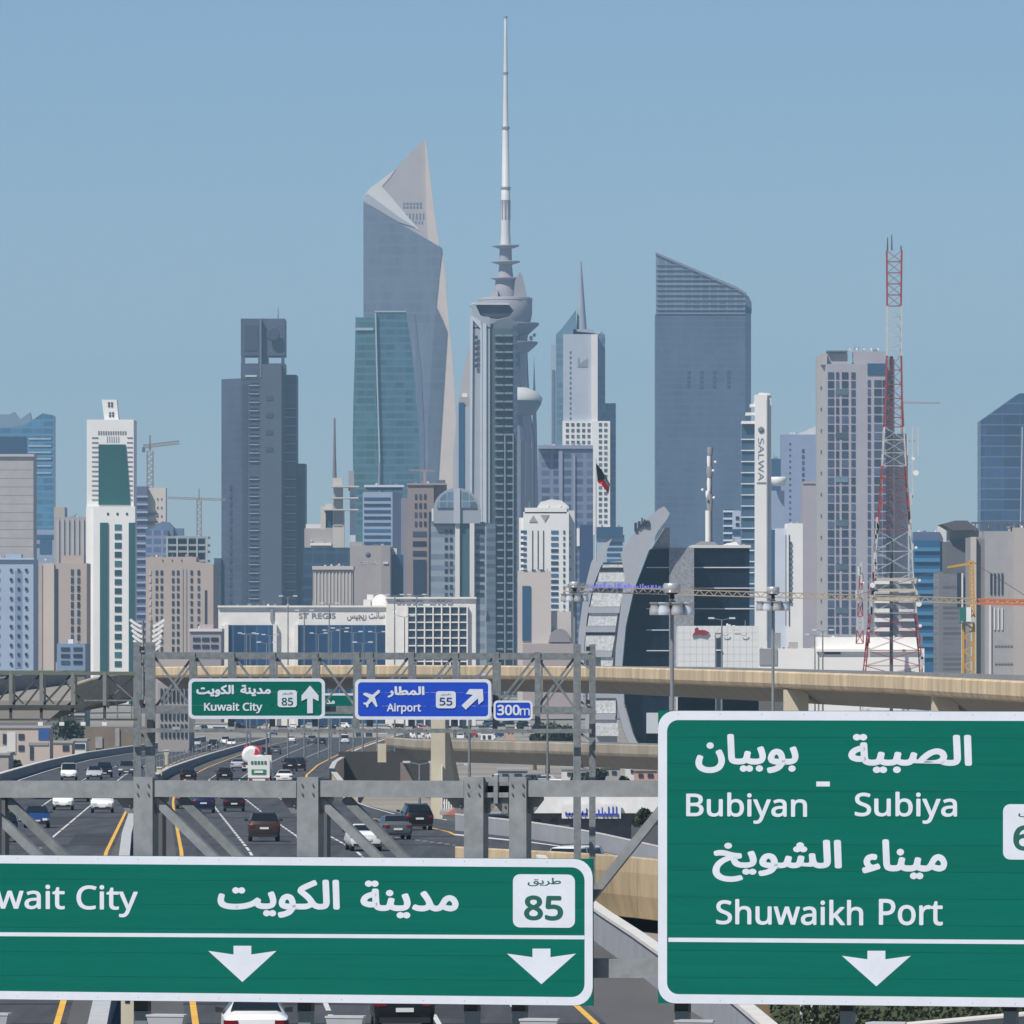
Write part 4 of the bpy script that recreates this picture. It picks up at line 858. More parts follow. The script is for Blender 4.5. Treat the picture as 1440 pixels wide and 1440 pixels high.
class Bd:
    def __init__(s, name, label, cat, d, x, yb=985, group=None):
        s.d = d; s.yb = yb; p = W(x, yb, d); s.t = thing(name, label, cat, (p.x, d, 0), group)
    def box(s, name, m, x0, x1, y0, y1, dd=0, dep=25, par=None):
        d = s.d+dd; a, c = W(x0, y1, d), W(x1, y0, d); z0 = a.z if y1 < 975 else 0
        return MB().box(a.x, c.x, d, d+dep, z0, c.z).build(name, m, par or s.t)
    def poly(s, name, m, pts, dd=0, dep=25, par=None):
        d = s.d+dd; return MB().prism([W(x, y, d) for x, y in pts], Vector((0, dep, 0))).build(name, m, par or s.t)
    def ramp(s, name, m, pts, y0, y1, par=None):
        """footprint pts: (px, dd) ; straight walls from y0 to y1 (heights taken at the base distance)"""
        z1 = W(0, y0, s.d).z; z0 = W(0, y1, s.d).z if y1 < 975 else 0
        ps = [Vector((W(x, 0, s.d).x, s.d+dd, z0)) for x, dd in pts]; return MB().prism(ps, Vector((0, 0, z1-z0))).build(name, m, par or s.t)
    def win(s, m, x0, x1, y0, y1, nx, ny, fx=.6, fy=.6, dd=0, dep=.5, name='window', skip=()):
        d = s.d+dd-.25; cw = (x1-x0)/nx; ch = (y1-y0)/ny
        if nx*ny > 300:
            b = MB()
            for i in range(nx):
                for j in range(ny):
                    a, c = W(x0+cw*(i+.5-fx/2), y0+ch*(j+.5+fy/2), d), W(x0+cw*(i+.5+fx/2), y0+ch*(j+.5-fy/2), d); b.box(a.x, c.x, d, d+dep, a.z, c.z)
            o = b.build(name, m, s.t); o['kind'] = 'stuff'; return
        for i in range(nx):
            for j in range(ny):
                if (i, j) in skip: continue
                c = W(x0+cw*(i+.5), y0+ch*(j+.5), d); pane(name, vary(m) if m.name in GLZ else m, s.t, c, cw*fx*d/F, ch*fy*d/F, dep)
    def text(s, txt, m, x0, x1, y0, y1, dd=-.06, off=.02, name='lettering'):
        d = s.d+dd; return letters(name, txt, m, s.t, W(x0, y1, d), UX, UZ, 0, (x1-x0)*d/F, 0, (y1-y0)*d/F, off, .04)
N = Bd
RC = random.Random(4)
def clutter(b, x0, x1, y, n, hmax=6, dd=6):
    """roof plant: tanks, cooling units and thin aerials along a roof line"""
    for k in range(n):
        x = RC.uniform(x0, x1-3); w = RC.uniform(1.5, 5); h = RC.uniform(1.2, hmax); kind = RC.random()
        if kind < .25: p = W(x, y, b.d+dd); MB().tube(p, W(x, y-h*1.6, b.d+dd), .12*b.d/2500, .08*b.d/2500, 5).build('aerial', steelc, b.t)
        elif kind < .45: p = W(x+1.5, y, b.d+dd); r = 1.4*b.d/F; MB().lathe(p, [(r, 0), (r, h*.6*b.d/F), (r*.3, h*.7*b.d/F)], 10).build('water_tank', offw, b.t)
        else: b.box('roof_unit', RC.choice([offw, greyb, greyc, MC('vent_grey', (.2, .2, .21))]), x, min(x+w, x1), y-h*.6, y+.3, dd+RC.uniform(0, 5), 4)
# --- left group
b = N('tower', 'blue glass tower with a broken crown at the left edge', 'tower', 4800, 38)
b.poly('shaft', facade('blue_curtain', (.05, .16, .27), (.10, .22, .33), 4, .3, 6, .06), [(-30, 985), (-30, 606), (0, 601), (20, 600), (35, 598), (60, 581), (75, 584), (75, 985)])
b.box('dark_glazing', mat('navy_glass', (.015, .04, .09), .2, 0, .1, .02), -10, 36, 614, 640, -1, 2); b.poly('crown', MC('crown_metal', (.18, .25, .32)), [(-10, 602), (-10, 582), (12, 583), (20, 579), (28, 590), (42, 580), (45, 592), (36, 602)], 2, 8)
for y in (616, 626, 635, 644, 654, 664): b.box('floor_band', MC('pale_band', (.32, .42, .5)), 40, 72, y, y+2.2, -.6, 1)
b = N('office_block', 'blank beige grey wall of a tall block at the left edge', 'building', 3500, 22); b.box('wall', MC('blank_panels', (.40, .37, .35), var=.1, scale=.15), -40, 47, 641, 985)
b.box('coping', MC('blank_coping', (.46, .43, .40)), -40, 48, 638.5, 642, -1, 27)
for y in range(660, 780, 12): b.box('joint', MC('panel_joint', (.33, .30, .28)), -40, 47, y, y+.7, -.08, .3)  # joint lines a little darker than the panels
b = N('apartment_building', 'pale blue apartment block with small square windows at the left edge', 'building', 2500, 22); b.box('wall', lblue, -40, 47, 786, 985)
b.box('window_bay', MC('blue_bay', (.20, .27, .38)), 21, 31, 803, 940, -.1, 1); b.win(g_dark, 10, 42, 795, 940, 3, 11, .3, .3, -.2); b.win(g_dark, -40, 6, 795, 940, 3, 11, .2, .3)
b.box('rooftop_room', lblue, 8, 30, 779, 786, 3, 8); b.box('parapet', MC('blue_coping', (.42, .5, .6)), -40, 48, 784.5, 787, -.8, 1)
b = N('apartment_building', 'tan ribbed block between the blank wall and the white tower', 'building', 4200, 98); b.box('wall', greyb, 76, 124, 727, 985); b.box('rooftop_room', beige, 76, 91, 713, 727)
for i in range(6): b.box('rib', MC('rib_light', (.45, .41, .37)), 80+i*7, 83+i*7, 730, 900, -.8, 1)
b = N('office_block', 'slim blue grey block behind the tan building at the left', 'building', 4400, 62); b.box('wall', MC('blue_grey_wall', (.26, .32, .42)), 44, 80, 745, 985); b.box('dark_glazing', g_blue, 48, 78, 752, 757, -.5, 1); b.box('dark_glazing', g_blue, 56, 72, 758, 778, -.5, 1); b.box('dark_glazing', g_blue, 46, 70, 765, 768, -.6, 1)
b = N('apartment_building', 'tan apartment block left of the white tower, narrow window columns', 'building', 2700, 84); b.box('wall', beige, 47, 122, 792, 985); b.box('wall_step', beige, 86, 118, 781, 792, 2, 12)
b.box('stair_strip', g_dark, 78, 81.5, 800, 930, -.2, 1); b.win(g_dark, 97, 115, 799, 925, 2, 11, .42, .72); b.win(pinkb, 49, 74, 795, 940, 4, 1, .25, 1, name='rib'); b.box('pilaster', MC('light_beige', (.55, .47, .40)), 62, 76, 792, 985, -.6, 1)
b = N('low_building', 'small blue grey block in front of the tan apartments at the left', 'building', 2200, 99); b.box('wall', MC('blue_low', (.20, .27, .37)), 80, 120, 905, 985); b.win(g_dark, 83, 118, 908, 936, 2, 3, .7, .5); b.box('roof_tank', wht, 96, 103, 899, 905, 2, 3)
b = N('tower', 'white tower with green glass and a slanted white crown', 'tower', 3000, 155)
b.box('wall', wht, 122, 188, 590, 985); b.poly('crown', wht, [(147, 592), (143, 562), (164, 562), (167, 592)], 4, 8)
b.win(g_dark, 151, 159.5, 565, 573, 2, 2, .6, .7, 4); b.win(g_dark, 152.5, 161, 579, 587, 2, 2, .6, .7, 4)
b.poly('green_glazing', mat('bottle_green_glass', (.012, .085, .075), .25, 0, .15, .06), [(138.5, 710), (138.5, 625), (176.5, 625), (183, 710)], -.5, 1)
b.win(MC('grey_slot', (.22, .22, .22)), 128, 139, 612, 706, 1, 14, .8, .18); b.win(MC('grey_slot', (.22, .22, .22)), 177, 188, 612, 706, 1, 14, .7, .18)  # rows of narrow dark windows in flat mid grey
b.win(MC('grey_slot', (.22, .22, .22)), 137, 178, 605, 612, 12, 1, .5, .7); b.win(MC('pale_slot', (.4, .4, .4)), 149, 168, 613, 622, 6, 1, .35, .9)
b.box('lower_block', wht, 131, 190, 712, 985, -5, 10); b.box('corner_pier', wht, 121, 131, 712, 985, -2, 6)
b.box('green_glazing', g_teal, 140.5, 152, 735, 985, -5.5, 1); b.box('green_glazing', g_teal, 181, 190.5, 735, 985, -5.5, 1); b.win(g_teal, 160, 172, 735, 940, 1, 16, .8, .62, -5); b.win(g_dark, 145, 185, 720, 725, 3, 1, .2, .6, -5)
b = N('office_block', 'dark blue banded tower behind the white tower with cream block on its side', 'building', 3900, 205); b.box('wall', MC('blue_purple_wall', (.10, .12, .20)), 186, 207, 684, 985)
for i in range(20): b.box('balcony_band', MC('lilac_band', (.36, .37, .45)), 186, 208, 697+i*11, 699.5+i*11, -1, 2)
b.box('cream_wing', MC('cream', (.60, .54, .46)), 205, 233, 686, 760, 4, 15); b.box('brown_glazing', MC('brown_panel', (.25, .18, .17)), 208, 222, 721, 726, 3.6, 1); b.box('brown_glazing', MC('brown_panel', (.25, .18, .17)), 208, 222, 733, 738, 3.6, 1); b.win(g_dark, 219, 230, 696, 732, 2, 3, .25, .25, 4)
b = N('office_block', 'lilac blue office block with a rounded roof behind the tan apartments', 'building', 3600, 230); b.box('wall', facade('lilac_curtain', (.10, .14, .24), (.22, .26, .36), 3.6, .35, 4, .2), 205, 236, 745, 985); b.poly('roof', MC('blue_roof', (.12, .18, .27)), [(205, 746), (215, 742), (228, 733), (236, 734), (244, 742), (244, 760), (205, 760)], 2, 20); b.box('roof_tank', MC('blue_roof', (.12, .18, .27)), 246, 258, 743, 753, 5, 8)
b = N('construction_frame', 'open concrete frame under construction below the small crane at the left', 'building', 3400, 264)
for y in (757, 768, 777, 790): b.box('slab', MC('raw_concrete', (.30, .33, .32)), 233, 293, y-3, y, 0, 22)
for x in (234, 248, 263, 276, 290): b.box('column', MC('raw_concrete_pale', (.42, .43, .42)), x, x+2, 757, 800, -.3, 3)
b.box('dark_interior', g_blue, 236, 288, 758, 800, 8, 10)
b = N('apartment_building', 'tan apartment block right of the white tower, eight narrow window columns', 'building', 2700, 250)
b.poly('wall', beige, [(205, 985), (205, 783), (276, 783), (276, 790), (300, 793), (300, 985)]); b.ramp('side_wall', MC('shaded_tan', (.36, .30, .27)), [(299, 0), (304, 20), (299, 25)], 793, 985)
for x in (218.5, 225.5, 241.5, 248.5, 267.5, 277.5): b.win(g_dark, x, x+3.6, 800, 918, 1, 11, .9, .6)
b.win(MC('light_slot', (.5, .43, .38)), 208, 214, 800, 918, 1, 11, .5, .6); b.win(greyb, 254, 264, 800, 918, 2, 1, .35, 1, name='rib'); b.win(g_dark, 222, 262, 786, 790, 3, 1, .08, .6); b.box('dark_strip', g_dark, 288, 291, 830, 930, -.2, 1)
b = N('low_building', 'small pinkish grey building beside the white mall at the left', 'building', 2250, 290); b.box('wall', MC('mauve_wall', (.32, .29, .30)), 267, 311, 886, 985); b.win(g_dark, 270, 308, 894, 914, 3, 2, .8, .5); b.box('roof_slab', offw, 266, 312, 884, 888, -.5, 20); b.box('rooftop_room', pinkb, 280, 300, 878, 884, 3, 8)
# --- dark stepped tower with the open crown
b = N('tower', 'dark slate stepped tower with an open square crown and round emblem', 'tower', 4200, 368)
sl = facade('slate_facade', (.056, .072, .108), (.068, .084, .118), 4.2, .15, 30, .02, .6, .03)
b.ramp('left_wing', sl, [(310, 14), (339, 0), (339, 40), (310, 40)], 532, 985); b.box('main_shaft', sl, 339, 400, 531, 985, -6, 45); b.box('right_wing', sl, 399, 417, 527, 985, 2, 35); b.box('right_step', sl, 416, 429.5, 652, 985, 6, 30)
b.box('front_pier', MC('slate_pier', (.072, .084, .112)), 366.5, 396, 512, 985, -9, 6)
b.box('base', facade('base_glass', (.03, .06, .09), (.06, .09, .12), 4, .2, 4, .15), 301, 311, 785, 985, 10, 30); b.box('base', facade('base_glass', (.03, .06, .09), (.06, .09, .12), 4, .2, 4, .15), 429, 438, 785, 985, 10, 30)
for (x0, x1) in ((339, 344.5), (363, 378), (395.5, 400)): b.box('crown_post', sl, x0, x1, 499, 531, -6 if x0 < 370 else -5.9, 3)
for (x0, x1) in ((339, 343), (396.5, 400)): b.box('crown_post', sl, x0, x1, 499, 531, 24, 3)
b.box('crown_base', sl, 338.6, 400.4, 511, 533, -6.2, 34)
b.box('crown_top', sl, 338.6, 400.4, 448, 500, -6.2, 34); b.box('crown_edge', MC('slate_edge', (.15, .16, .19)), 365.5, 367.5, 447.5, 531, -9.4, 3)
b.box('crown_recess', slate2, 344.5, 363, 457, 493, -6.5, 1); b.box('light_slot', MC('light_slot2', (.5, .52, .55)), 345, 361, 527.5, 530, -6.6, 1)
c = W(384, 470, b.d-9.6); MB().lathe(c, [(2.6, 0), (3.4, 0), (3.4, .6), (2.6, .6)], 24, 'y').build('emblem_ring', slate2, b.t)
for (x0, x1, y0, y1, n_) in ((350, 365, 536, 655, 10), (350, 365, 668, 848, 15), (400.5, 416, 568, 655, 7), (400.5, 416, 668, 848, 15)):
    b.win(mat('slate_window', (.008, .012, .025), .3, 0, .1, .05), x0, x1, y0, y1, 1, n_, .85, .62, -6 if x0 < 380 else 2); b.win(MC('slate_sill', (.30, .35, .42)), x0, x1, y0, y1, 1, n_, .95, .10, -6.3 if x0 < 380 else 1.7, name='sill')
b.box('corner_strip', slate2, 341, 348, 540, 985, -6.3, 1); b.box('corner_strip', slate2, 419, 427, 668, 985, 5.6, 1); b.win(slate2, 322, 336, 680, 850, 1, 15, .9, .5, 6, 6)
for i, y in enumerate(range(545, 650, 12)): b.box('emblem_mark', slate2, 374, 384, y, y+6, -9.3, .5) if i % 2 else None
MB().tube(W(391, 448, b.d+10), W(391, 432, b.d+10), .35, .2, 6).build('rod', steelc, b.t)
# --- telecom building and neighbours
b = N('telecom_tower', 'cream telecom shaft with stacked platforms and a tall thin mast', 'tower', 3000, 476)
b.box('shaft', MC('cream_shaft', (.52, .48, .42)), 468, 484, 717, 985, 0, 6); b.box('shaft', MC('grey_shaft', (.33, .31, .30)), 469, 482, 683, 740, -.2, 5); b.box('top_block', MC('cream_shaft', (.52, .48, .42)), 468, 482, 672, 684, 0, 5)
for y, x0, x1 in ((684, 465, 505), (700, 464, 504), (716.5, 455, 504)): b.box('platform', MC('pale_band2', (.5, .5, .48)), x0, x1, y-1, y+1.2, -3, 12)
b.box('white_strip', MC('cool_white', (.55, .6, .68)), 492, 500, 684, 765, 2, 4); b.box('pole', MC('mauve_grey', (.32, .30, .31)), 490, 498, 662, 690, 4, 3); b.box('dark_glazing', g_blue, 456, 468, 718, 742, 2, 8); b.box('bracket_wall', MC('cream_shaft', (.52, .48, .42)), 451, 458, 712, 745, 1, 5); b.box('bracket_wall', MC('cream_shaft', (.52, .48, .42)), 458, 468, 708, 716, 1, 5)
p = W(470.5, 672, 3002); MB().tube(p, W(470.5, 645, 3002), .75, .55, 8).tube(W(470.5, 645, 3002), W(470.5, 588, 3002), .5, .3, 8).build('mast', MC('brown_mast', (.18, .15, .17)), b.t)
b = N('office_block', 'grey block right of the dark slate tower with a white stripe on its roof', 'building', 3100, 450); b.box('wall', greyb, 428, 470, 743, 985, 10); b.box('rooftop_room', offw, 430, 452, 737, 743, 12, 8); b.box('roof_strip', wht, 436, 466, 763.5, 767, 6, 4)
b = N('office_block', 'dark blue glass box above the ribbed beige building', 'building', 2900, 460); b.box('wall', facade('navy_curtain', (.03, .06, .10), (.05, .09, .13), 4, .2, 4, .15), 426, 494, 770, 985, 0, 20)
b = N('office_block', 'small beige building with tall vertical ribs above the white mall roof', 'building', 2700, 468); b.box('wall', greyb, 440, 496, 797, 985); b.box('roof_band', MC('light_beige2', (.5, .46, .42)), 439, 497, 796, 801, -.8, 26); b.win(MC('light_beige2', (.5, .46, .42)), 441, 495, 803, 880, 11, 1, .45, 1, name='rib')
b = N('hotel', 'beige grey hotel with small purple emblem and pale lettering near its top', 'building', 2800, 522); b.box('wall', MC('taupe_panels', (.36, .33, .31), var=.1, scale=.1), 492, 551, 768, 985); b.box('rooftop_room', greyb, 492, 510, 762, 769, 1, 8); b.box('side_wing', MC('taupe_dark', (.32, .29, .28)), 536, 549, 768, 985, -2, 8); b.box('blue_wing', g_blue, 548, 567, 780, 985, 4, 12); b.box('roof_room', offw, 548, 558, 771, 780, 5, 8)
b.text('CITRA', MC('pale_letter', (.6, .58, .56)), 505, 531, 789, 794); b.box('letter_mark', MC('pale_letter', (.6, .58, .56)), 539, 546, 790, 793, -2.4, .3); c = W(517, 779, b.d-.3); MB().lathe(c, [(.2, 0), (.85, 0), (.85, .3), (.2, .3)], 8, 'y').build('emblem', MC('purple', (.18, .15, .26)), b.t)
# --- teal tower
b = N('tower', 'teal glass tower with bulging sides in front of the twisted skyscraper', 'tower', 4600, 540)
tg = facade('teal_curtain', (.045, .125, .14), (.085, .175, .19), 4.1, .3, 5, .05, .3, .22)
b.poly('left_leaf', tg, [(505, 985), (499, 760), (497, 690), (496, 620), (497, 560), (499, 500), (500, 446), (527, 447), (529, 560), (533, 620), (534, 760), (534, 985)], 4, 30)
b.poly('right_leaf', facade('teal_curtain_blue', (.045, .115, .155), (.08, .16, .20), 4.1, .3, 5, .05, .3, .2), [(534, 985), (533, 620), (529, 540), (526.5, 438), (571, 438), (577, 480), (584, 540), (588, 590), (590, 650), (590, 985)], -2, 36)
b.poly('white_fin', MC('fin_white', (.34, .42, .46)), [(527, 440), (529, 440), (531.5, 540), (534.5, 640), (534.5, 700), (533, 700), (532.5, 640), (529.5, 540)], -4, 2)
b.box('white_band', MC('fin_white', (.34, .42, .46)), 500, 525, 461, 464.5, 3, 2); b.box('roof_edge', MC('fin_white', (.34, .42, .46)), 527, 571, 437, 439, -2.5, 3)
# --- twisted skyscraper
b = N('skyscraper', 'tallest blue grey twisted skyscraper with a pointed pale stone crown', 'skyscraper', 6300, 575)
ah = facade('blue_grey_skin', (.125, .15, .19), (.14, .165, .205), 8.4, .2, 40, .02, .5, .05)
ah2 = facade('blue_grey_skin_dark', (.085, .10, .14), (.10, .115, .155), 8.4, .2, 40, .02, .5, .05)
ahs = MC('pale_limestone', (.62, .52, .44), var=.05); ahs2 = MC('inner_stone', (.42, .38, .36), var=.05)
b.poly('front_skin', ah, [(511, 985), (511, 284), (622, 349), (618, 380), (613, 430), (606, 520), (602, 600), (600, 985)], 0, 30)
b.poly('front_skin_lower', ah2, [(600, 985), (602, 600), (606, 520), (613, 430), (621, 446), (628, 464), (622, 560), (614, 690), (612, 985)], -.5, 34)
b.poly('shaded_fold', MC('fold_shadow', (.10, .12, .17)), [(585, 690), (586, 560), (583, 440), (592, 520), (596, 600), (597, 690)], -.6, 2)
b.poly('inner_crown', ahs2, [(520, 272), (556, 237), (598, 194), (610, 330), (621, 351), (600, 345), (570, 330), (520, 300)], 3, 10)
b.poly('stone_edge', ahs, [(598, 194), (601, 215), (611, 300), (618, 348), (622, 349), (628, 400), (624, 446), (618, 432), (616, 349), (602, 338), (599, 280)], .9, 20)
b.poly('stone_flank', ahs, [(600, 985), (600, 352), (621, 350), (627, 400), (631, 450), (636, 500), (640, 560), (643, 640), (645, 985)], .8, 24)
b.poly('crown_lip', MC('white_lip', (.66, .64, .60)), [(511, 276), (521, 264), (541, 249), (556, 238), (548, 250), (537, 262), (590, 324), (560, 311), (512, 284)], 2.6, 3)
b.poly('crown_rim', MC('rim_grey', (.40, .39, .40)), [(511, 283), (512, 275), (517, 272), (560, 304), (585, 320), (560, 312)], 2.2, 3)
b.win(MC('crown_window', (.14, .15, .19)), 566, 594, 284, 294, 6, 2, .6, .6, 3); b.win(MC('crown_window', (.14, .15, .19)), 569, 598, 300, 309, 6, 1, .4, 1, 3); b.win(MC('crown_window', (.14, .15, .19)), 578, 596, 311, 315, 4, 1, .4, 1, 3)
b = N('tower', 'pale pointed sail shaped tower standing behind the balcony tower', 'tower', 5600, 655); b.poly('sail', MC('sail_stone', (.45, .41, .38)), [(636, 985), (637, 640), (645, 560), (656, 500), (668, 450), (676, 440), (676, 985)], 0, 20)
b = N('tower', 'slim pale tower with a blue glass strip left of the balcony tower', 'tower', 4000, 652); b.box('wall', MC('pale_blue_grey', (.36, .40, .45)), 641, 672, 572, 985); b.box('glazing', g_blue, 645, 653, 566, 690, -.5, 10); b.box('equipment', wht, 650, 657, 553, 558, 4, 3); b.box('rooftop_room', greyb, 646, 662, 558, 573, 3, 10)
# --- blocks in front
b = N('office_block', 'pale blue office block with horizontal dark window bands', 'building', 3200, 538); b.box('wall', MC('pale_lilac_blue', (.30, .36, .46)), 510, 552, 692, 985); b.ramp('side_wall', MC('pale_lilac_blue2', (.30, .36, .46)), [(551.5, 0), (565, 14), (565, 25), (551.5, 24)], 692, 985)
b.win(g_blue, 512, 549, 697, 768, 1, 8, 1, .42); b.box('roof_glazing', g_blue, 514, 566, 685, 689, 1, 16); b.box('roof_slab', MC('cool_white', (.55, .6, .68)), 512, 568, 682, 685, 0, 20); MB().tube(W(533, 683, 3205), W(533, 650, 3205), .4, .2, 6).build('rod', steelc, b.t)
b = N('office_block', 'brown stone block with square windows above one tall dark strip', 'building', 2900, 590); br = MC('brown_stone', (.27, .215, .20))
b.box('wall', br, 573, 610, 681, 985); b.box('left_bay', MC('mauve_bay', (.22, .21, .25)), 564, 574, 700, 985, 1); b.win(g_dark, 581.5, 601, 692, 743, 3, 4, .5, .55); b.win(g_dark, 580, 600, 744, 785, 1, 3, .95, .5); b.box('dark_strip', g_dark, 581, 599, 787, 985, -.4, 1); b.box('upper_block', br, 608, 628, 683, 760, 3, 15)
b.box('roof_slab', MC('brown_slab', (.33, .27, .25)), 572, 628, 679.5, 682, -.6, 20); b.box('right_bay', g_dark, 603, 606, 720, 985, -.3, 1); b.box('rooftop_room', MC('dark_room', (.1, .12, .16)), 614, 626, 675, 680, 5, 8)
b = N('office_tower', 'grey blue tower with an arched glass top and white vertical strips', 'tower', 2750, 642)
ag = MC('arch_grey', (.30, .33, .37)); cxp = 642.5; rp_ = 33
arc = [(cxp+rp_*math.cos(R(a)), 716-30*math.sin(R(a))) for a in range(0, 181, 15)]
b.poly('arch_drum', ag, [(675.5, 736)]+arc+[(609.5, 736)], -2, 22); arc2 = [(cxp+28*math.cos(R(a)), 714-25*math.sin(R(a))) for a in range(0, 181, 15)]
b.poly('arch_glass', facade('arch_pane', (.10, .16, .21), (.28, .32, .36), 3.2, .12, 2.4, .12), arc2, -2.5, 1); b.box('centre_pier', MC('pale_pier', (.42, .45, .5)), 638, 647, 687, 736, -3, 2)
b.box('wall', facade('grey_floor', (.20, .24, .29), (.27, .31, .35), 3.6, .5, 50, .01), 606, 682, 734, 985); b.box('cream_ledge', offw, 607, 611, 715, 733, -1, 8)
b.box('white_pier', offw, 640, 646.5, 736, 985, -2, 3); b.box('white_pier', offw, 660.5, 667, 736, 985, -2, 3); b.box('glass_strip', mat('grey_green_glass', (.05, .11, .13), .3, 0, .1, .05), 646.5, 660.5, 736, 985, -1, 2); b.win(g_dark, 624, 638, 742, 842, 2, 9, .6, .5); b.win(g_dark, 668, 682, 742, 842, 1, 9, .8, .5)
# --- balcony tower
b = N('apartment_tower', 'tall grey green balcony tower in front of the needle tower', 'tower', 3400, 700)
b.box('left_slab', MC('grey_slab', (.33, .36, .38)), 664, 689, 460, 985, 0, 20); b.poly('left_cap', MC('grey_slab', (.33, .36, .38)), [(664, 462), (663, 428), (668, 427), (676, 444), (689, 446), (689, 462)], 0, 18)
b.poly('white_edge', MC('edge_white', (.50, .54, .58)), [(661, 700), (661, 445), (664, 444), (676, 452), (678, 460), (678, 985), (675.5, 985), (675.5, 462), (665, 450), (663.5, 700)], -1, 2); b.box('white_edge', MC('edge_white', (.50, .54, .58)), 678.5, 684, 455, 735, -.8, 1)
b.poly('roof_bowl', slate2, [(664, 430), (672, 427), (715, 428), (722, 436), (716, 443), (700, 447), (684, 445), (672, 440)], 4, 12); b.poly('roof_rim', MC('edge_white', (.50, .54, .58)), [(661, 430), (664, 425), (715, 426), (716, 428.5), (672, 428.5)], 2, 10)
b.box('shaft', mat('grey_green_wall', (.065, .095, .10), .5, 0, .12, .05), 688, 727, 462, 985, 1, 24); b.poly('shaft_top', MC('slate_blue_cap', (.12, .15, .18)), [(689, 464), (692, 455), (700, 450), (712, 448), (727, 452), (727, 464)], 1.5, 20)
b.box('blue_strip', facade('deep_blue_strip', (.04, .06, .10), (.07, .10, .14), 3.5, .4, 40, .01), 721.5, 727.5, 457, 985, -1, 6)
for x0, x1 in ((696, 708), (709.5, 721)):
    b.win(MC('balcony_slab', (.16, .23, .24)), x0, x1, 466, 930, 1, 40, 1, .22, -1, 2, name='balcony'); b.win(mat('balcony_recess', (.012, .022, .03), .5, 0, .1, .1), x0, x1, 472, 936, 1, 40, .9, .38, 0, name='balcony_recess')
b.box('white_line', MC('edge_dim', (.28, .34, .38)), 709.3, 710.6, 610, 985, -2.2, 1); b.box('white_line', MC('edge_dim', (.28, .34, .38)), 721, 722, 610, 985, -2.2, 1)
b.box('lower_bay', facade('lower_bay', (.08, .11, .15), (.12, .155, .19), 3.5, .5, 40, .01), 684, 697, 735, 985, -2, 5); 
for y in (600, 640, 680): pass
b.text(arabic('برج'), slate2, 667, 673, 470, 520, off=.0) if False else None
for y in range(472, 515, 8): b.box('sign_mark', slate2, 667.5, 672, y, y+5, -1.3, .4)
MB().box(W(677, 0, 3396).x, W(683, 0, 3396).x, 3396, 3398, W(0, 862, 3396).z, W(0, 855, 3396).z).build('red_hoist', MC('dull_red', (.4, .12, .10)), b.t)
# --- needle tower
b = N('telecom_tower', 'very tall needle tower with white antenna and disc pods', 'tower', 5000, 711)
cx = W(711, 0, 5000).x; u = 5000/F; C0 = Vector((cx, 5012, 0)); Z = lambda y: CZ-(y-HY)*u
def lz(name, m, prof, n=24): return MB().lathe(C0, [(r*u, Z(y)) for r, y in prof], n).build(name, m, b.t)
aw = mat('antenna_white', (.66, .65, .62), .5, 0, .06, .1); tb = MC('tower_stone', (.31, .29, .31))
lz('antenna', aw, [(7.5, 343), (6.5, 325), (6.6, 300), (6.2, 263), (5.4, 262), (4.6, 180), (4.0, 178), (3.4, 140), (2.9, 100), (2.4, 60), (2.0, 24), (1.2, 20)], 16)
for y, r in ((263, 7), (178, 5.8), (101, 3.8), (22, 2.6)): lz('antenna_ring', steelc, [(r, y+1.6), (r, y-1.6)], 16)
lz('antenna_panel', steelc, [(6.9, 308), (6.9, 280)], 8)
lz('neck', tb, [(15, 418), (14.5, 393), (11, 390), (9, 372), (8.5, 346)]); 
for y, r in ((344.5, 19), (367, 20), (390, 21)): lz('neck_disc', tb, [(r*.5, y+4), (r, y+.8), (r, y-1.2), (r*.6, y-1.6)])
lz('crown_drum', tb, [(33, 455), (35.5, 450), (37.5, 440), (37.5, 421), (34, 417)], 28); lz('crown_ledge', MC('pale_ledge', (.45, .44, .44)), [(38, 421), (38, 418)], 28)
lz('shaft', tb, [(40, 985), (40, 620), (33, 570), (29, 480), (33, 452)], 12)
for a in range(12):
    an = a*math.pi/6+.1; prof_ = [(40, 985), (40, 620), (33, 570), (29, 480), (33, 452)]; rb_ = MB()
    for (r0, y0), (r1, y1) in zip(prof_, prof_[1:]): rb_.bar(C0+Vector((math.cos(an)*(r0-.5)*u, math.sin(an)*(r0-.5)*u, Z(y0))), C0+Vector((math.cos(an)*(r1-.5)*u, math.sin(an)*(r1-.5)*u, Z(y1))), (6 if a % 2 == 0 else 3)*u, 3*u, up=Vector((math.cos(an), math.sin(an), 0)))
    rb_.build('shaft_rib', MC('rib_lilac', (.42, .40, .42)) if a % 2 else MC('shaft_strip', (.09, .11, .17)), b.t)
lz('upper_platform', MC('pod_dark', (.16, .17, .2)), [(26, 475), (45, 458), (47, 456), (47, 453), (30, 452)]); lz('upper_platform', MC('pod_dark', (.16, .17, .2)), [(26, 500), (44, 484), (46, 480), (30, 478)])
for an, y in ((.1, 470), (-.5, 476), (.5, 473), (-1.2, 470), (-2, 474)):
    c = C0+Vector((math.cos(an)*41*u, math.sin(an)*41*u, Z(y))); MB().lathe(c, [(.2*u, -1.5*u), (2.6*u, 1.6*u), (2.6*u, 2*u)], 10, 'y').build('dish', aw, b.t)
lz('pod', MC('pod_dark', (.16, .17, .2)), [(27, 596), (30, 588), (44, 578), (50, 568), (51, 562), (28, 560)], 28); lz('pod_roof', mat('pod_white', (.68, .67, .62), .5, 0, .05, .05), [(52, 563), (52, 559), (44, 550), (30, 543), (22, 541)], 28)
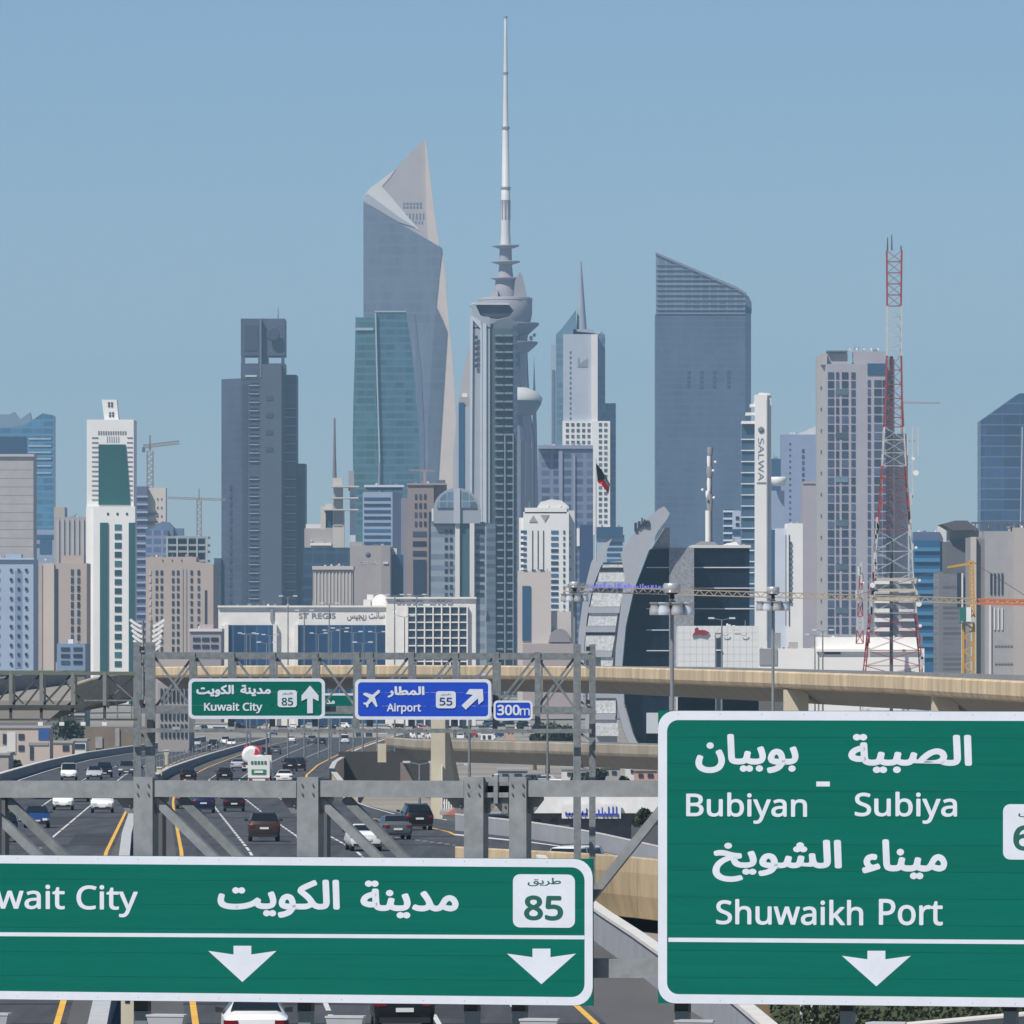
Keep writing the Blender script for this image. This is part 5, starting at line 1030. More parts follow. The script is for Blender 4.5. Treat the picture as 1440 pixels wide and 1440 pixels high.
b.poly('crown_flank', tb, [(722, 420), (724, 395), (731, 382), (735, 388), (742, 420)], 2, 14); b.poly('crown_flank', MC('pale_ledge', (.45, .44, .44)), [(688, 420), (690, 410), (700, 408), (700, 420)], 2, 10); b.poly('sail_edge', MC('sail_stone', (.45, .41, .38)), [(748, 985), (748, 620), (751, 500), (755, 600), (757, 700), (757, 985)], 14, 6)
# --- tower with spire
b = N('tower', 'grey blue tower with spire and white checkered lower wall', 'tower', 4600, 818)
bs = facade('steel_blue', (.10, .18, .24), (.13, .21, .27), 4, .25, 6, .05)
b.box('side_wing', MC('pale_wing', (.32, .38, .45)), 775, 784, 485, 985, 4, 20); b.poly('blue_core', bs, [(782, 985), (782, 470), (790, 462), (810, 436), (811, 466), (851, 470), (851, 985)], 2, 30); b.box('side_strip', MC('strip_blue', (.12, .16, .22)), 776, 780, 520, 985, 3.5, 1)  # side strip is a darker blue than the wing
b.box('front_panel', MC('panel_grey_blue', (.40, .44, .49)), 792, 840, 470, 600, -4, 10); b.box('white_fin', MC('fin_cream', (.74, .71, .67)), 831.5, 840.5, 470, 640, -6, 4); b.box('right_wing', bs, 850, 866, 567, 985, 6, 20)
b.win(slate, 800.5, 804, 492, 592, 1, 14, .6, .45, -4); b.box('checker_wall', wht, 791, 840, 592, 628, -6.4, 6); b.box('checker_wall', wht, 832, 858, 592, 752, -7, 6)
b.win(mat('checker_window', (.08, .09, .10), .5, 0, .1, .1), 794, 832, 593, 626, 5, 4, .55, .55, -6.4); b.win(mat('checker_window', (.08, .09, .10), .5, 0, .1, .1), 840.5, 855.5, 593, 738, 2, 18, .6, .55, -7); b.box('sign_strip', slate, 841, 856, 742, 745, -7.2, .5)
b.box('spire_base', MC('spire_grey', (.30, .33, .38)), 806, 836, 463, 470, 2, 10); MB().tube(W(818, 466, b.d+6), W(816.5, 368, b.d+6), 2.9, .5, 10).build('spire', MC('spire_grey', (.30, .33, .38)), b.t)
for k in range(5): b.box('calligraphy_stroke', MC('stroke', (.27, .30, .34)), 812+k*3, 814.5+k*3, 503+(k*7) % 9, 516, -4.3, .4)
b = N('tower', 'slender dark blue unfinished towers with ribs left of the flag', 'tower', 3600, 795)
ds = facade('ribbed_blue', (.075, .10, .17), (.17, .20, .28), 3.6, .35, 5, .3, .6, .3)
b.box('left_block', ds, 757, 790, 632, 985, 4); b.box('right_block', ds, 785, 834, 628, 985, 0); b.box('pier', MC('blue_lilac', (.24, .27, .36)), 786, 791, 634, 985, -.8, 2); b.box('top_band', MC('blue_lilac', (.24, .27, .36)), 757, 834, 626, 631, -1, 30); b.box('pier', MC('blue_lilac', (.24, .27, .36)), 806, 809, 640, 985, -.8, 2); b.box('light_mark', wht, 811, 815, 743, 768, -.8, 1)
b.box('lower_glazing', mat('deep_navy', (.03, .05, .12), .3, 0, .1, .02), 815, 834, 738, 985, -.5, 1)
b = N('apartment_building', 'white residential block with blue window columns below the flag', 'building', 2900, 766)
b.box('wall', wht, 736, 800, 720, 985); b.box('left_step', wht, 730, 737, 728, 985, 2); b.box('right_step', offw, 798, 808, 718, 985, 6); b.box('top_frame', wht, 738, 797, 714, 722, 0, 14); b.poly('roof_arch', offw, [(755, 714), (760, 706), (775, 702), (790, 704), (800, 712), (800, 716), (755, 716)], 6, 10); b.poly('roof_gable', greyb, [(744, 734), (750, 724), (756, 734)], -.3, 1); b.poly('roof_gable', greyb, [(760, 724), (766, 734), (772, 724)], -.3, 1)
b.win(g_blue, 731.5, 741, 744, 816, 1, 9, .85, .55); b.win(g_blue, 774, 786, 744, 900, 1, 18, .85, .55); b.win(g_dark, 745, 768, 746, 818, 3, 1, .14, 1, name='dark_slot'); b.win(g_blue, 789, 806, 744, 900, 2, 18, .3, .55)
b = N('office_block', 'cream building with one tall dark window strip near the needle tower', 'building', 2500, 765); b.box('wall', MC('warm_cream', (.54, .48, .44)), 728, 775, 803, 985); b.box('wall_step', MC('warm_cream', (.54, .48, .44)), 770, 803, 860, 985, 2); b.box('dark_strip', g_blue, 734.5, 746, 824, 901, -.4, 1); b.win(g_dark, 733, 768, 800.5, 803, 3, 1, .5, .8)
arc = [(787+14*math.cos(R(a)), 897-13*math.sin(R(a))) for a in range(0, 181, 20)]; b.poly('arched_canopy', MC('canopy_grey', (.25, .23, .24)), [(803, 903)]+arc+[(771, 903)], -1, 8); b.box('low_wall', MC('pink_low', (.38, .32, .30)), 735, 806, 905, 985, -3, 4)
b = N('low_building', 'blue glass block with pale bands just right of the checkered wall', 'building', 3100, 858); b.box('wall', MC('pale_band', (.32, .42, .5)), 835, 878, 752, 985, 0); b.box('blue_top', g_blue, 837, 876, 741, 756, -1, 12); b.win(g_blue, 852, 876, 760, 800, 1, 5, .9, .5)
# flag
fl = thing('flag', 'national flag of black, red, white and green flying from a thin pole', 'flag', W(838, 760, 1450)); d = 1450
MB().tube(W(838, 790, d), W(838, 645, d), .13, .09, 6).build('pole', MC('pole_grey', (.5, .5, .5)), fl)
def fpt(u_, v): # u along the fly 0..1, v across 0 (top edge) .. 1
    x = 838+u_*20+v*(2-4*u_)*1.2; y = 651+u_*22+u_*u_*8+v*(27-13*u_); return W(x, y, d+1.2*math.sin(u_*7+v*2))
for nm, c, v0, v1 in (('green_stripe', (.02, .12, .05), 0, .12), ('red_stripe', (.7, .01, .03), .5, 1)):
    m_ = MB(); k = 12
    m_.add([fpt(i/k, v) for i in range(k+1) for v in (v0, v1)], [(2*i, 2*i+1, 2*i+3, 2*i+2) for i in range(k)]); m_.build(nm, mat('flag_'+nm, c, .8, 0, 0, spec=.1), fl)
m_ = MB(); k = 12; m_.add([fpt(i/k, v) for i in range(k+1) for v in (.12, .5)], [(2*i, 2*i+1, 2*i+3, 2*i+2) for i in range(k)]); m_.build('white_stripe', mat('flag_white', (.3, .3, .32), .8, 0, 0), fl)
m_ = MB(); q = [fpt(0, .0), fpt(0, 1.0), fpt(.25, .72), fpt(.5, .55), fpt(.6, .3), fpt(.5, .0)]; m_.add([v-Vector((0, 1.0, 0)) for v in q]+[v-Vector((0, .9, 0)) for v in q], [tuple(range(6)), tuple(range(11, 5, -1))]); m_.build('black_trapezoid', mat('flag_black', (.004, .004, .005), .9, 0, 0, spec=.05), fl)
# --- big slanted glass tower
b = N('tower', 'wide blue grey glass tower with a slanted lattice crown', 'tower', 4900, 990)
bw = facade('slab_glass', (.075, .11, .17), (.09, .125, .185), 4, .2, 6, .04, .5, .05)
b.box('shaft', bw, 922.5, 1048, 440, 985, 0, 45); b.ramp('side_wall', facade('slab_side', (.11, .15, .22), (.13, .17, .24), 4, .3, 6, .05, .5, .05), [(1047.9, 0), (1057, 12), (1057, 45), (1048, 45)], 440, 985)
b.poly('crown_screen', facade('crown_lattice', (.12, .16, .21), (.20, .24, .29), 5, .2, 5, .2, .5, .15), [(922.5, 441), (922.5, 356), (1035, 405), (1048, 413), (1048, 441)], 2, 5); b.poly('crown_side', bw, [(1047, 441), (1047, 413), (1053, 417), (1057, 426), (1057, 441)], 12, 20)
b.poly('crown_edge', MC('edge_steel', (.20, .23, .27)), [(922, 357.5), (922, 354.5), (1036, 403), (1050, 412), (1050, 415), (1035, 406.5)], 1, 4); b.box('band', MC('edge_steel', (.20, .23, .27)), 922.5, 1048, 439.5, 441.5, -.6, 1)
for y in range(372, 438, 7):
    x1 = min(1048, 922.5+(y-356)*2.3); b.box('crown_beam', MC('lattice_dim', (.18, .215, .26)), 923, x1, y, y+1, 1.2, 1)
for x in (966, 984, 1002, 1022): b.win(mat('dark_vent', (.05, .065, .10), .5, 0, 0), x, x+5.5, 520, 547, 1, 4, .9, .6, 0)
# --- SALWA building
b = N('tower', 'slim white tower with vertical SALWA lettering and stepped canopies', 'tower', 2700, 1068)
b.box('glass_wing', mat('salwa_glass', (.05, .10, .16), .2, 0, .15, .05), 1043, 1061, 596, 985, 3, 12); b.win(MC('floor_white', (.6, .64, .68)), 1042, 1061, 610, 860, 1, 16, 1, .1, 2.6, 1, name='floor_edge')
b.box('white_slab', wht, 1061.5, 1079, 555, 985, 0, 10); b.poly('slab_top', wht, [(1066, 556), (1068, 552), (1083, 553), (1083, 556)], .5, 9); b.box('side_slab', offw, 1079.5, 1084.5, 556, 985, 1, 9); b.box('groove', greyc, 1078, 1079.6, 562, 900, -.3, .6)
for x0, y in ((1055, 568), (1049, 580), (1043, 592)): b.box('canopy', wht, x0, 1063, y, y+4, 1, 8)
d = b.d-.05; s = d/F
vv, ff, (xa, xb, ya, yb) = word_mesh(sans('SALWA'), .0)
o_ = W(1074, 616, d); L_ = 60*s; H_ = 8*s
me = MB(); me.add([o_+Vector((-(1-(v.y-ya)/(yb-ya))*H_, -.06-v.z, -(v.x-xa)/(xb-xa)*L_)) for v in vv], ff); me.build('lettering', MC('grey_letters', (.18, .19, .2)), b.t)
MB().lathe(W(1070, 604, d-.3), [(.35, 0), (.95, 0), (.95, .3), (.35, .3)], 14, 'y').build('emblem', MC('grey_letters', (.18, .19, .2)), b.t); b.box('lower_rule', greyc, 1064, 1077, 678, 679, -.3, .4)
b = N('low_building', 'small pale block with blue bands peeping beside the roof mast', 'building', 2800, 1031); b.box('wall', MC('cool_white2', (.42, .48, .58)), 1030, 1044, 718, 985); b.box('blue_wing', g_blue, 1018, 1031, 716, 985, 1); b.win(MC('floor_white', (.6, .64, .68)), 1017, 1032, 714, 765, 1, 5, 1, .25, .8, 1, name='floor_edge'); b.win(g_dark, 1033, 1041, 724, 742, 1, 2, .6, .5); b.box('blue_band', g_blue, 1030, 1044, 744, 752, -.4, 1)
b = N('tower', 'lilac blue tower behind the white slim buildings on the right', 'tower', 4600, 1125); b.box('wall', MC('lilac_blue', (.25, .30, .42)), 1099, 1152, 611, 985); b.poly('roof_truss', offw, [(1120, 611), (1150, 598), (1152, 611)], 4, 6); b.win(g_dark, 1108, 1114, 620, 735, 1, 14, .4, .3); b.win(g_dark, 1127, 1132, 630, 730, 1, 12, .7, .6)
b = N('tower', 'blue grey tower with a round white pod right of the SALWA building', 'tower', 4000, 1093); b.box('wall', MC('blue_grey_wall', (.26, .32, .42)), 1084, 1103, 690, 985); b.box('blue_top', g_blue, 1085, 1098, 645, 692, 3, 8); c = W(1095, 676, 3996); MB().lathe(c, [(4*s, -2.5), (3.0, -2.4), (3.6, -.2), (3.9, 1.5), (3.2, 1.8)], 16).build('pod', wht, b.t)
b = N('office_block', 'pinkish grey slab left of the tall balcony tower on the right', 'building', 3500, 1141); b.box('wall', MC('pink_grey', (.38, .34, .36)), 1129, 1153, 680, 985); b.box('coping', pinkb, 1129, 1153, 677, 680, -.5, 20)
b = N('office_block', 'white blocks with dark vertical slots behind the right floodlight mast', 'building', 2500, 1110); b.box('wall', MC('cool_white3', (.56, .60, .66)), 1090, 1108, 743, 985); b.box('right_block', wht, 1107, 1129, 736, 985, -1); b.win(g_dark, 1103, 1112, 752, 880, 2, 1, .25, 1, -1, name='dark_slot'); b.win(g_dark, 1106, 1117, 760, 850, 1, 12, .3, .5, -1.3); b.box('blue_side', g_blue, 1085, 1090.5, 745, 985, 2)
# --- tall residential tower at right
b = N('apartment_tower', 'tall grey pink residential tower behind the red and white mast', 'tower', 3300, 1208)
rw = MC('mauve_grey_wall', (.37, .35, .38)); 
b.ramp('left_side', MC('left_grey', (.40, .38, .37)), [(1151, 16), (1163, 0), (1163, 30), (1151, 30)], 498, 985); b.box('wall', rw, 1162.8, 1246, 512, 985); b.box('top_left', MC('left_grey', (.40, .38, .37)), 1155, 1192, 497, 513, 2, 14); b.box('top_right', rw, 1200, 1246, 494, 512, 3, 14)
b.box('right_wing', MC('blue_mauve', (.20, .22, .32)), 1245, 1256, 505, 985, 2); b.box('right_wing_2', MC('pink_tower', (.45, .40, .40)), 1256, 1277, 610, 985, 6, 20); b.box('blue_slot', slate, 1252, 1258, 505, 985, 0, 4)
b.box('penthouse_glass', g_blue, 1220, 1245, 511, 527, -.4, 2); b.box('roof_canopy', MC('dark_canopy', (.1, .11, .12)), 1163, 1192, 493, 495.5, 0, 12); b.win(wht, 1190, 1240, 489, 493, 5, 1, .2, .7, 6, name='dish')
mg = mat('mauve_glass', (.05, .06, .10), .25, 0, .3, .08); tq = mat('grey_teal_glass', (.09, .13, .16), .25, 0, .2, .05)
for (x0, x1, f) in ((1164, 1173, .95), (1175.5, 1180, .95), (1183.5, 1193, .95), (1197, 1203, .95), (1220, 1224.5, .95), (1229, 1240, .95), (1241, 1246, .95)):
    b.win(mg if x0 not in (1238,) else tq, x0, x1, 522 if x0 < 1210 else 533, 892, 1, 30 if x0 < 1210 else 29, f, .76)
for j in range(6): y = 546+j*61.5; b.win(tq, 1175, 1192.5, y, y+10, 1, 1, 1, .8, -.1)
b.win(slate, 1151, 1160, 530, 890, 1, 12, .3, .12, 8, 8, name='balcony')
b = N('tower', 'dark blue glass tower with a slanted top at the right edge', 'tower', 4400, 1415)
b.poly('shaft', facade('deep_blue_glass', (.025, .055, .115), (.10, .14, .21), 5.5, .12, 9, .02, .25, .3), [(1379, 985), (1379, 592), (1434, 553), (1450, 553), (1445, 600), (1434, 985)], 0, 30); b.poly('right_face', facade('grey_blue_face', (.08, .11, .16), (.10, .13, .18), 5.5, .12, 9, .02), [(1433, 985), (1437, 640), (1442, 596), (1500, 590), (1500, 985)], -3, 20); b.poly('corner_line', MC('pale_line', (.40, .45, .5)), [(1437, 600), (1438.5, 600), (1431, 985), (1429.5, 985)], -3.6, 1)

# roof plant on the flat roofs
for lab, x0, x1, y, n in (('pale blue apartment', -5, 45, 785, 5), ('tan ribbed', 92, 120, 727, 4), ('tan apartment block left', 50, 116, 788, 5), ('tan apartment block right', 208, 274, 783, 9), ('small pinkish', 270, 308, 884, 4), ('grey block right', 432, 466, 763, 3), ('small beige building', 442, 494, 796, 5), ('beige grey hotel', 495, 548, 768, 4), ('pale blue office', 514, 562, 682, 5), ('brown stone', 575, 624, 680, 5), ('white residential', 740, 795, 713, 6), ('cream building with one', 730, 772, 803, 4), ('blue glass block with', 838, 874, 741, 4), ('grey blue tower with spire', 822, 848, 470, 3), ('slender dark blue', 760, 830, 626, 6), ('tall grey pink', 1166, 1244, 494, 9), ('white blocks with', 1108, 1127, 736, 3), ('lilac blue tower behind', 1101, 1148, 611, 4), ('small grey', 0, 0, 0, 0), ('blue grey tower with', 1086, 1097, 645, 2)):
    for o in [o for o in bpy.data.objects if o.parent is None and o.get('label', '').startswith(lab)]:
        q = Bd.__new__(Bd); q.d = o.location.y; q.t = o; clutter(q, x0, x1, y, n)
# --- white mall
b = N('shopping_mall', 'long white low building with large blue glass bays and a dome', 'building', 2300, 488)
mw = MC('mall_white', (.76, .73, .68), var=.08, scale=.3)
b.box('wall', mw, 307, 560, 853, 985, 0, 40); b.box('wall', mw, 543, 669, 841, 985, -3, 38)
mg1 = facade('mall_glass', (.015, .05, .12), (.06, .11, .19), 60, .001, 3.2, .15, .2, .35)
b.box('glazing', mg1, 321, 386, 879, 985, -.6, 1); b.box('glazing', mg1, 418, 544, 879, 985, -.6, 1); b.box('glazing', g_dark, 573, 656, 852, 985, -3.5, 1)
for x in range(573, 658, 12): b.box('mullion', mw, x-1, x+1, 852, 985, -4.2, 1)
for y in range(853, 960, 11): b.box('transom', mw, 572, 657, y-.9, y+.9, -4.0, .8)
b.box('cornice', mw, 306, 545, 851.5, 854, -.8, 41); b.box('cornice', mw, 542, 670, 839.5, 842, -3.8, 40); b.box('recess', offw, 312, 322, 880, 985, -1, 1.5); b.box('dark_sign', greyc, 380, 384, 855, 873, -.6, .5)
for x in (319, 387, 417, 545): b.box('pilaster', mw, x-3, x+2, 878, 985, -1.4, 2)
b.text('ST REGIS', greyc, 420, 472, 862, 870, off=.02); b.text(arabic('سانت ريجيس'), greyc, 488, 541, 860, 873, off=.02, name='arabic_lettering')
b.text(arabic('السالمية'), greyc, 604, 640, 843, 849, -3.2, .02, name='arabic_lettering') if False else None
for k, (x0, x1) in enumerate(((558, 563), (565, 568), (571, 577), (580, 584), (587, 594), (604, 612), (615, 618), (621, 626), (629, 636))): b.box('sign_mark', greyc, x0, x1, 844+(k % 3), 849, -3.3, .4)
dome = W(536, 846, b.d+6); rr_ = 13*b.d/F
MB().lathe(dome, [(rr_*math.cos(R(a)), rr_*math.sin(R(a))-.5) for a in range(-15, 91, 10)], 20).build('dome', wht, b.t)
b.box('roof_unit', offw, 511, 521, 843, 852, 6, 4); b.box('roof_unit', wht, 516, 525, 836, 846, 8, 3); b.box('roof_room', mw, 527, 560, 845, 854, 4, 14)
# --- curved building
b = N('office_building', 'curved fin shaped grey building with dark glass side and textured panels', 'building', 1750, 900)
fin = MC('fin_grey', (.37, .39, .42), var=.05, scale=.5); pan = mat('pebbled_panel', (.58, .59, .58), .8, 0, .35, 2.6, .2); dg = facade('ink_glass', (.003, .010, .022), (.004, .013, .028), 4.2, .04, 1.6, .05, .45, .5, spec=.15)
b.poly('glass_side', dg, [(942, 1060), (942, 772), (915, 772), (893, 830), (882, 880), (877, 935), (880, 990), (893, 1035), (905, 1060)], 3, 22)
for y in (798, 827, 856, 886, 915, 974, 1003, 1032): b.box('floor_edge', MC('bright_line', (.55, .58, .6)), 909, 943, y-.7, y+.7, 2.4, 1)
b.box('stone_column', mat('rough_stone', (.26, .27, .29), .9, 0, .35, 1.5), 941, 976, 770, 985, 2, 20); b.poly('upper_screen', mat('ribbed_screen', (.4, .4, .38), .8, 0, .3, 1.2), [(917, 771), (935, 742), (942, 742), (942, 771)], 4, 12)
Rr = [(942, 722), (938, 730), (925, 747), (913, 770), (902, 795), (893, 822), (885, 852), (879, 885), (875, 915), (873, 938), (874, 965), (878, 995), (885, 1022), (895, 1042), (908, 1060)]
Ll = [(934, 712), (926, 716), (904, 734), (887, 754), (873, 780), (879, 812), (874, 845), (870, 880), (866, 912), (865, 938), (866, 965), (869, 998), (876, 1025), (884, 1045), (894, 1060)]
m_ = MB(); d = 1750
for i in range(len(Rr)-1):
    q = [W(*Ll[i], d-2), W(*Rr[i], d-2), W(*Rr[i+1], d-2), W(*Ll[i+1], d-2)]; m_.prism(q, Vector((0, 8, 0)))
m_.build('curved_fin', fin, b.t)
b.poly('left_fin', MC('fin_face', (.38, .40, .43)), [(861, 757), (857, 765), (846, 795), (838, 810), (828, 850), (822, 900), (820, 985), (812, 985), (814, 890), (822, 830), (832, 790), (848, 766)], 0, 8)
b.poly('left_body', MC('body_grey', (.36, .37, .39)), [(824, 1050), (824, 880), (834, 825), (846, 795), (858, 790), (884, 788), (877, 830), (868, 900), (868, 1050)], 1, 20)
rows_ = [(793, 798, 846, 888, 848, 886), (804, 818, 840, 881, 843, 885), (832, 853, 830, 872, 834, 876), (862, 880, 826, 866, 829, 869), (893, 915, 822, 861, 824, 865), (924, 937, 845, 861, 845, 863), (984, 1003, 838, 866, 838, 866), (1010, 1035, 838, 870, 838, 868)]
for y0, y1, a0, a1, c0, c1 in rows_:
    b.poly('textured_panel', pan, [(a0, y1), (c0, y0), (c1, y0), (a1, y1)], .2, 2); b.poly('dark_joint', slate2, [(c0, y0-2.2), (c1, y0-2.2), (c1, y0), (c0, y0)], .1, 2); b.poly('floor_ledge', fin, [(a0-3, y1+9), (a0-2, y1+.5), (a1, y1+.5), (a1-1, y1+9)], -.2, 2) if y1 > 800 and y1 < 1030 else None
for k, (x0, x1, y0, y1) in enumerate(((892, 896, 735, 747), (897, 901, 733, 743), (902, 904, 728, 741), (905, 907, 730, 740), (908, 913, 732, 741))): b.box('logo_stroke', slate2, x0, x1, y0, y1, -2.4, 1)
b = N('office_building', 'boxy dark glass block with a white rooftop mast beside the curved building', 'building', 1760, 1014)
b.box('glass', dg, 975, 1054, 770, 985, 0, 25); b.box('roof_deck', offw, 972, 1056, 766.5, 770.5, -.6, 26)
for y in (798, 827, 856): b.box('floor_edge', MC('bright_line', (.55, .58, .6)), 973, 1062, y-.8, y+.8, -.5, 1)
b.poly('roof_plant', greyc, [(975, 767), (985, 761), (1005, 762), (1010, 767)], 3, 6); b.poly('roof_plant', wht, [(1015, 767), (1022, 764), (1035, 762), (1040, 767)], 3, 6); b.box('roof_plant', greyc, 1030, 1034, 757, 764, 4, 1)
MB().tube(W(995.5, 766, 1765), W(995.5, 718, 1765), .55, .55, 10).build('mast_pipe', wht, b.t); MB().tube(W(1001, 766, 1766), W(1000, 640, 1766), .2, .15, 8).build('mast_rod', steelc, b.t)
for y0, y1, x0, x1, m_ in ((695, 718, 993, 1003, greyc), (690, 700, 992, 999, wht), (672, 690, 994, 1000, wht), (656, 671, 993, 1003, greyc), (641, 656, 994, 1000, wht), (629, 640, 994, 1003, greyc)):
    c = W((x0+x1)/2, y1, 1765); MB().lathe(c, [((x1-x0)/2.6*1765/F, 0), ((x1-x0)/2*1765/F, (y1-y0)*.5*1765/F), ((x1-x0)/2.2*1765/F, (y1-y0)*1765/F)], 10).build('mast_antenna', m_, b.t)
for x, y in ((1006, 650), (1004, 700), (988, 689), (1003, 662)): MB().lathe(W(x, y, 1763), [(.1, -.3), (.32, 0), (.32, .1)], 10, 'y').build('dish', wht, b.t)
# --- white panelled building with the red emblem
b = N('showroom', 'white panelled showroom with a dark red bird like emblem', 'building', 1450, 1010)
for i in range(13):
    for j in range(12):
        x0 = 953+i*8.77; y0 = 880+j*10; 
        if i == 6 and j >= 1: continue
        b.box('cladding_panel', mat('panel_white', (.70, .70, .68), .4, 0, .05, .2), x0+.12, x0+8.65, y0+.12, y0+9.88, 0, .3)
b.box('wall', offw, 953.5, 1066.5, 881, 1000, .15, 20); b.box('slot_window', g_dark, 1007, 1014.5, 897, 1000, -.2, .5); b.box('slot_rail', wht, 1007, 1015, 913.5, 915, -.4, .3)
rd = mat('emblem_red', (.25, .025, .04), .5, 0, 0); b.poly('emblem', rd, [(973, 894), (977, 889), (977, 884), (981, 882), (983, 886), (991, 886), (997, 889), (992, 894), (983, 892)], -.4, .3)
for cx_, op in ((1020, 0), (1046, 0)):
    m_ = MB(); p = W(cx_, 889, 1449.6)
    for k in range(10):
        a0, a1 = R(200+k*14), R(214+k*14); m_.bar(p+Vector((math.cos(a0)*.6, 0, math.sin(a0)*.6)), p+Vector((math.cos(a1)*.6, 0, math.sin(a1)*.6)), .1, .1)
    m_.build('outline_letter', greyc, b.t)
m_ = MB().bar(W(1004, 896, 1449.6), W(1012, 883, 1449.6), .07, .07).bar(W(1030, 886, 1449.6), W(1038, 886, 1449.6), .07, .07); m_.build('outline_letter', greyc, b.t)
b = N('warehouse', 'long low white building with dark window slots behind the lattice mast', 'building', 1600, 1180)
b.box('wall', wht, 1066, 1300, 912, 1000, 0, 25); b.box('upper_block', wht, 1150, 1292, 896, 914, 4, 15); b.box('roof_slab', wht, 1148, 1294, 913, 916.5, -.6, 10); b.box('garage_recess', greyc, 1068, 1093, 912, 935, -.2, 1)
b.win(g_dark, 1168, 1290, 944, 949, 4, 1, .75, .9); b.box('window', g_dark, 1159, 1182, 916, 920, -.3, 1); b.box('wall_joint', greyc, 1150, 1151, 915, 990, -.2, .5); b.win(g_dark, 1167, 1210, 982, 987, 2, 1, .6, .8)
b.box('shed', MC('dark_shed', (.12, .11, .1)), 1067, 1098, 978, 984, -4, 6); b.box('roof_unit', greyc, 1085, 1098, 890, 912, 2, 3); b.box('roof_unit', greyb, 1110, 1122, 903, 912, 2, 3)
b.box('lower_white', wht, 1298, 1316, 948, 1000, 1, 8)
b = N('office_block', 'rows of white balconies seen through the lattice mast', 'building', 2100, 1262); b.box('wall', MC('grey_core', (.22, .23, .27)), 1228, 1290, 812, 985); b.win(wht, 1230, 1256, 812, 905, 1, 7, 1, .42, -1.5, 3, name='balcony'); b.win(offw, 1264, 1288, 812, 905, 1, 7, 1, .3, -1, 3, name='balcony')
b = N('office_block', 'blue banded glass block right of the lattice mast', 'building', 2400, 1312); b.box('wall', mat('azure_glass', (.025, .11, .22), .25, 0, .15, .05), 1285, 1322, 760, 985); b.win(MC('azure_band', (.05, .2, .34)), 1285, 1322, 765, 930, 1, 11, 1, .35, -.4); b.box('dark_top', MC('navy_top', (.09, .13, .22)), 1286, 1322, 748, 764, 1, 12); b.box('cream_corner', offw, 1319, 1330, 740, 762, 2, 6); b.box('glazing', g_blue, 1322, 1330, 762, 985, 2)
b = N('office_building', 'dark ribbed grey building with a tilted flat roof slab', 'building', 2000, 1350)
b.box('wall', facade('ribbed_grey', (.14, .145, .16), (.19, .19, .20), 1.2, .4, 100, .01), 1320, 1352, 804, 985); b.box('upper_block', MC('dark_block', (.12, .125, .14)), 1331, 1364, 762, 985, 1, 20); b.box('roof_room', greyc, 1335, 1380, 744, 764, 3, 12); b.poly('roof_slab', MC('roof_slab_dark', (.10, .095, .10)), [(1325, 737), (1343, 732), (1360, 732), (1377, 745), (1340, 746)], -2, 22); b.box('window_slot', g_dark, 1346, 1354, 806, 852, -.4, 1)
b.box('frame', offw, 1352, 1354.5, 806, 950, -.6, 1)
b = N('office_building', 'large beige grey concrete building at the right edge', 'building', 1900, 1405)
gw = MC('grey_concrete_wall', (.34, .33, .33), var=.07, scale=.4); b.box('wall', gw, 1385, 1427, 747, 985); b.box('left_bay', MC('bay', (.27, .26, .25)), 1366, 1386, 755, 985, 2); b.box('corner_pier', MC('pier_cream', (.50, .47, .42)), 1366, 1373, 755, 985, 0, 4); b.box('right_wall', MC('sand_wall', (.43, .39, .35)), 1426.5, 1500, 742, 985, -3)
b.box('recess', MC('bay_dark', (.2, .2, .2)), 1373, 1385, 758, 985, 1.2, 1); b.win(g_dark, 1391, 1412, 806, 836, 4, 1, .4, 1, name='slit_window'); b.win(offw, 1396, 1412, 855, 886, 3, 1, .35, 1, name='pale_strip'); b.win(greyc, 1398, 1424, 895, 945, 6, 2, .6, .1); b.box('pale_strip', offw, 1391, 1394, 850, 950, -.4, 1)
b.win(slate, 1368, 1440, 735, 747, 10, 1, .25, 1, 6, name='roof_post'); b.box('roof_rail', slate, 1366, 1445, 734, 736.5, 6, 1)
# --- striped hall at the left behind the dark gantry
b = N('hall', 'grey hall with pale horizontal louvres behind the dark gantry', 'building', 1650, 55, 1010)
b.box('wall', MC('hall_grey', (.17, .165, .165)), -60, 119, 947, 1010, 0, 8); b.win(MC('louvre_pale', (.42, .42, .40)), -60, 119, 962, 1008, 1, 7, 1, .42, 0, .4, name='louvre'); b.box('grassy_roof', mat('mossy_roof', (.13, .15, .10), .9, 0, .4, .6), -60, 119, 943, 948, -.3, 9)
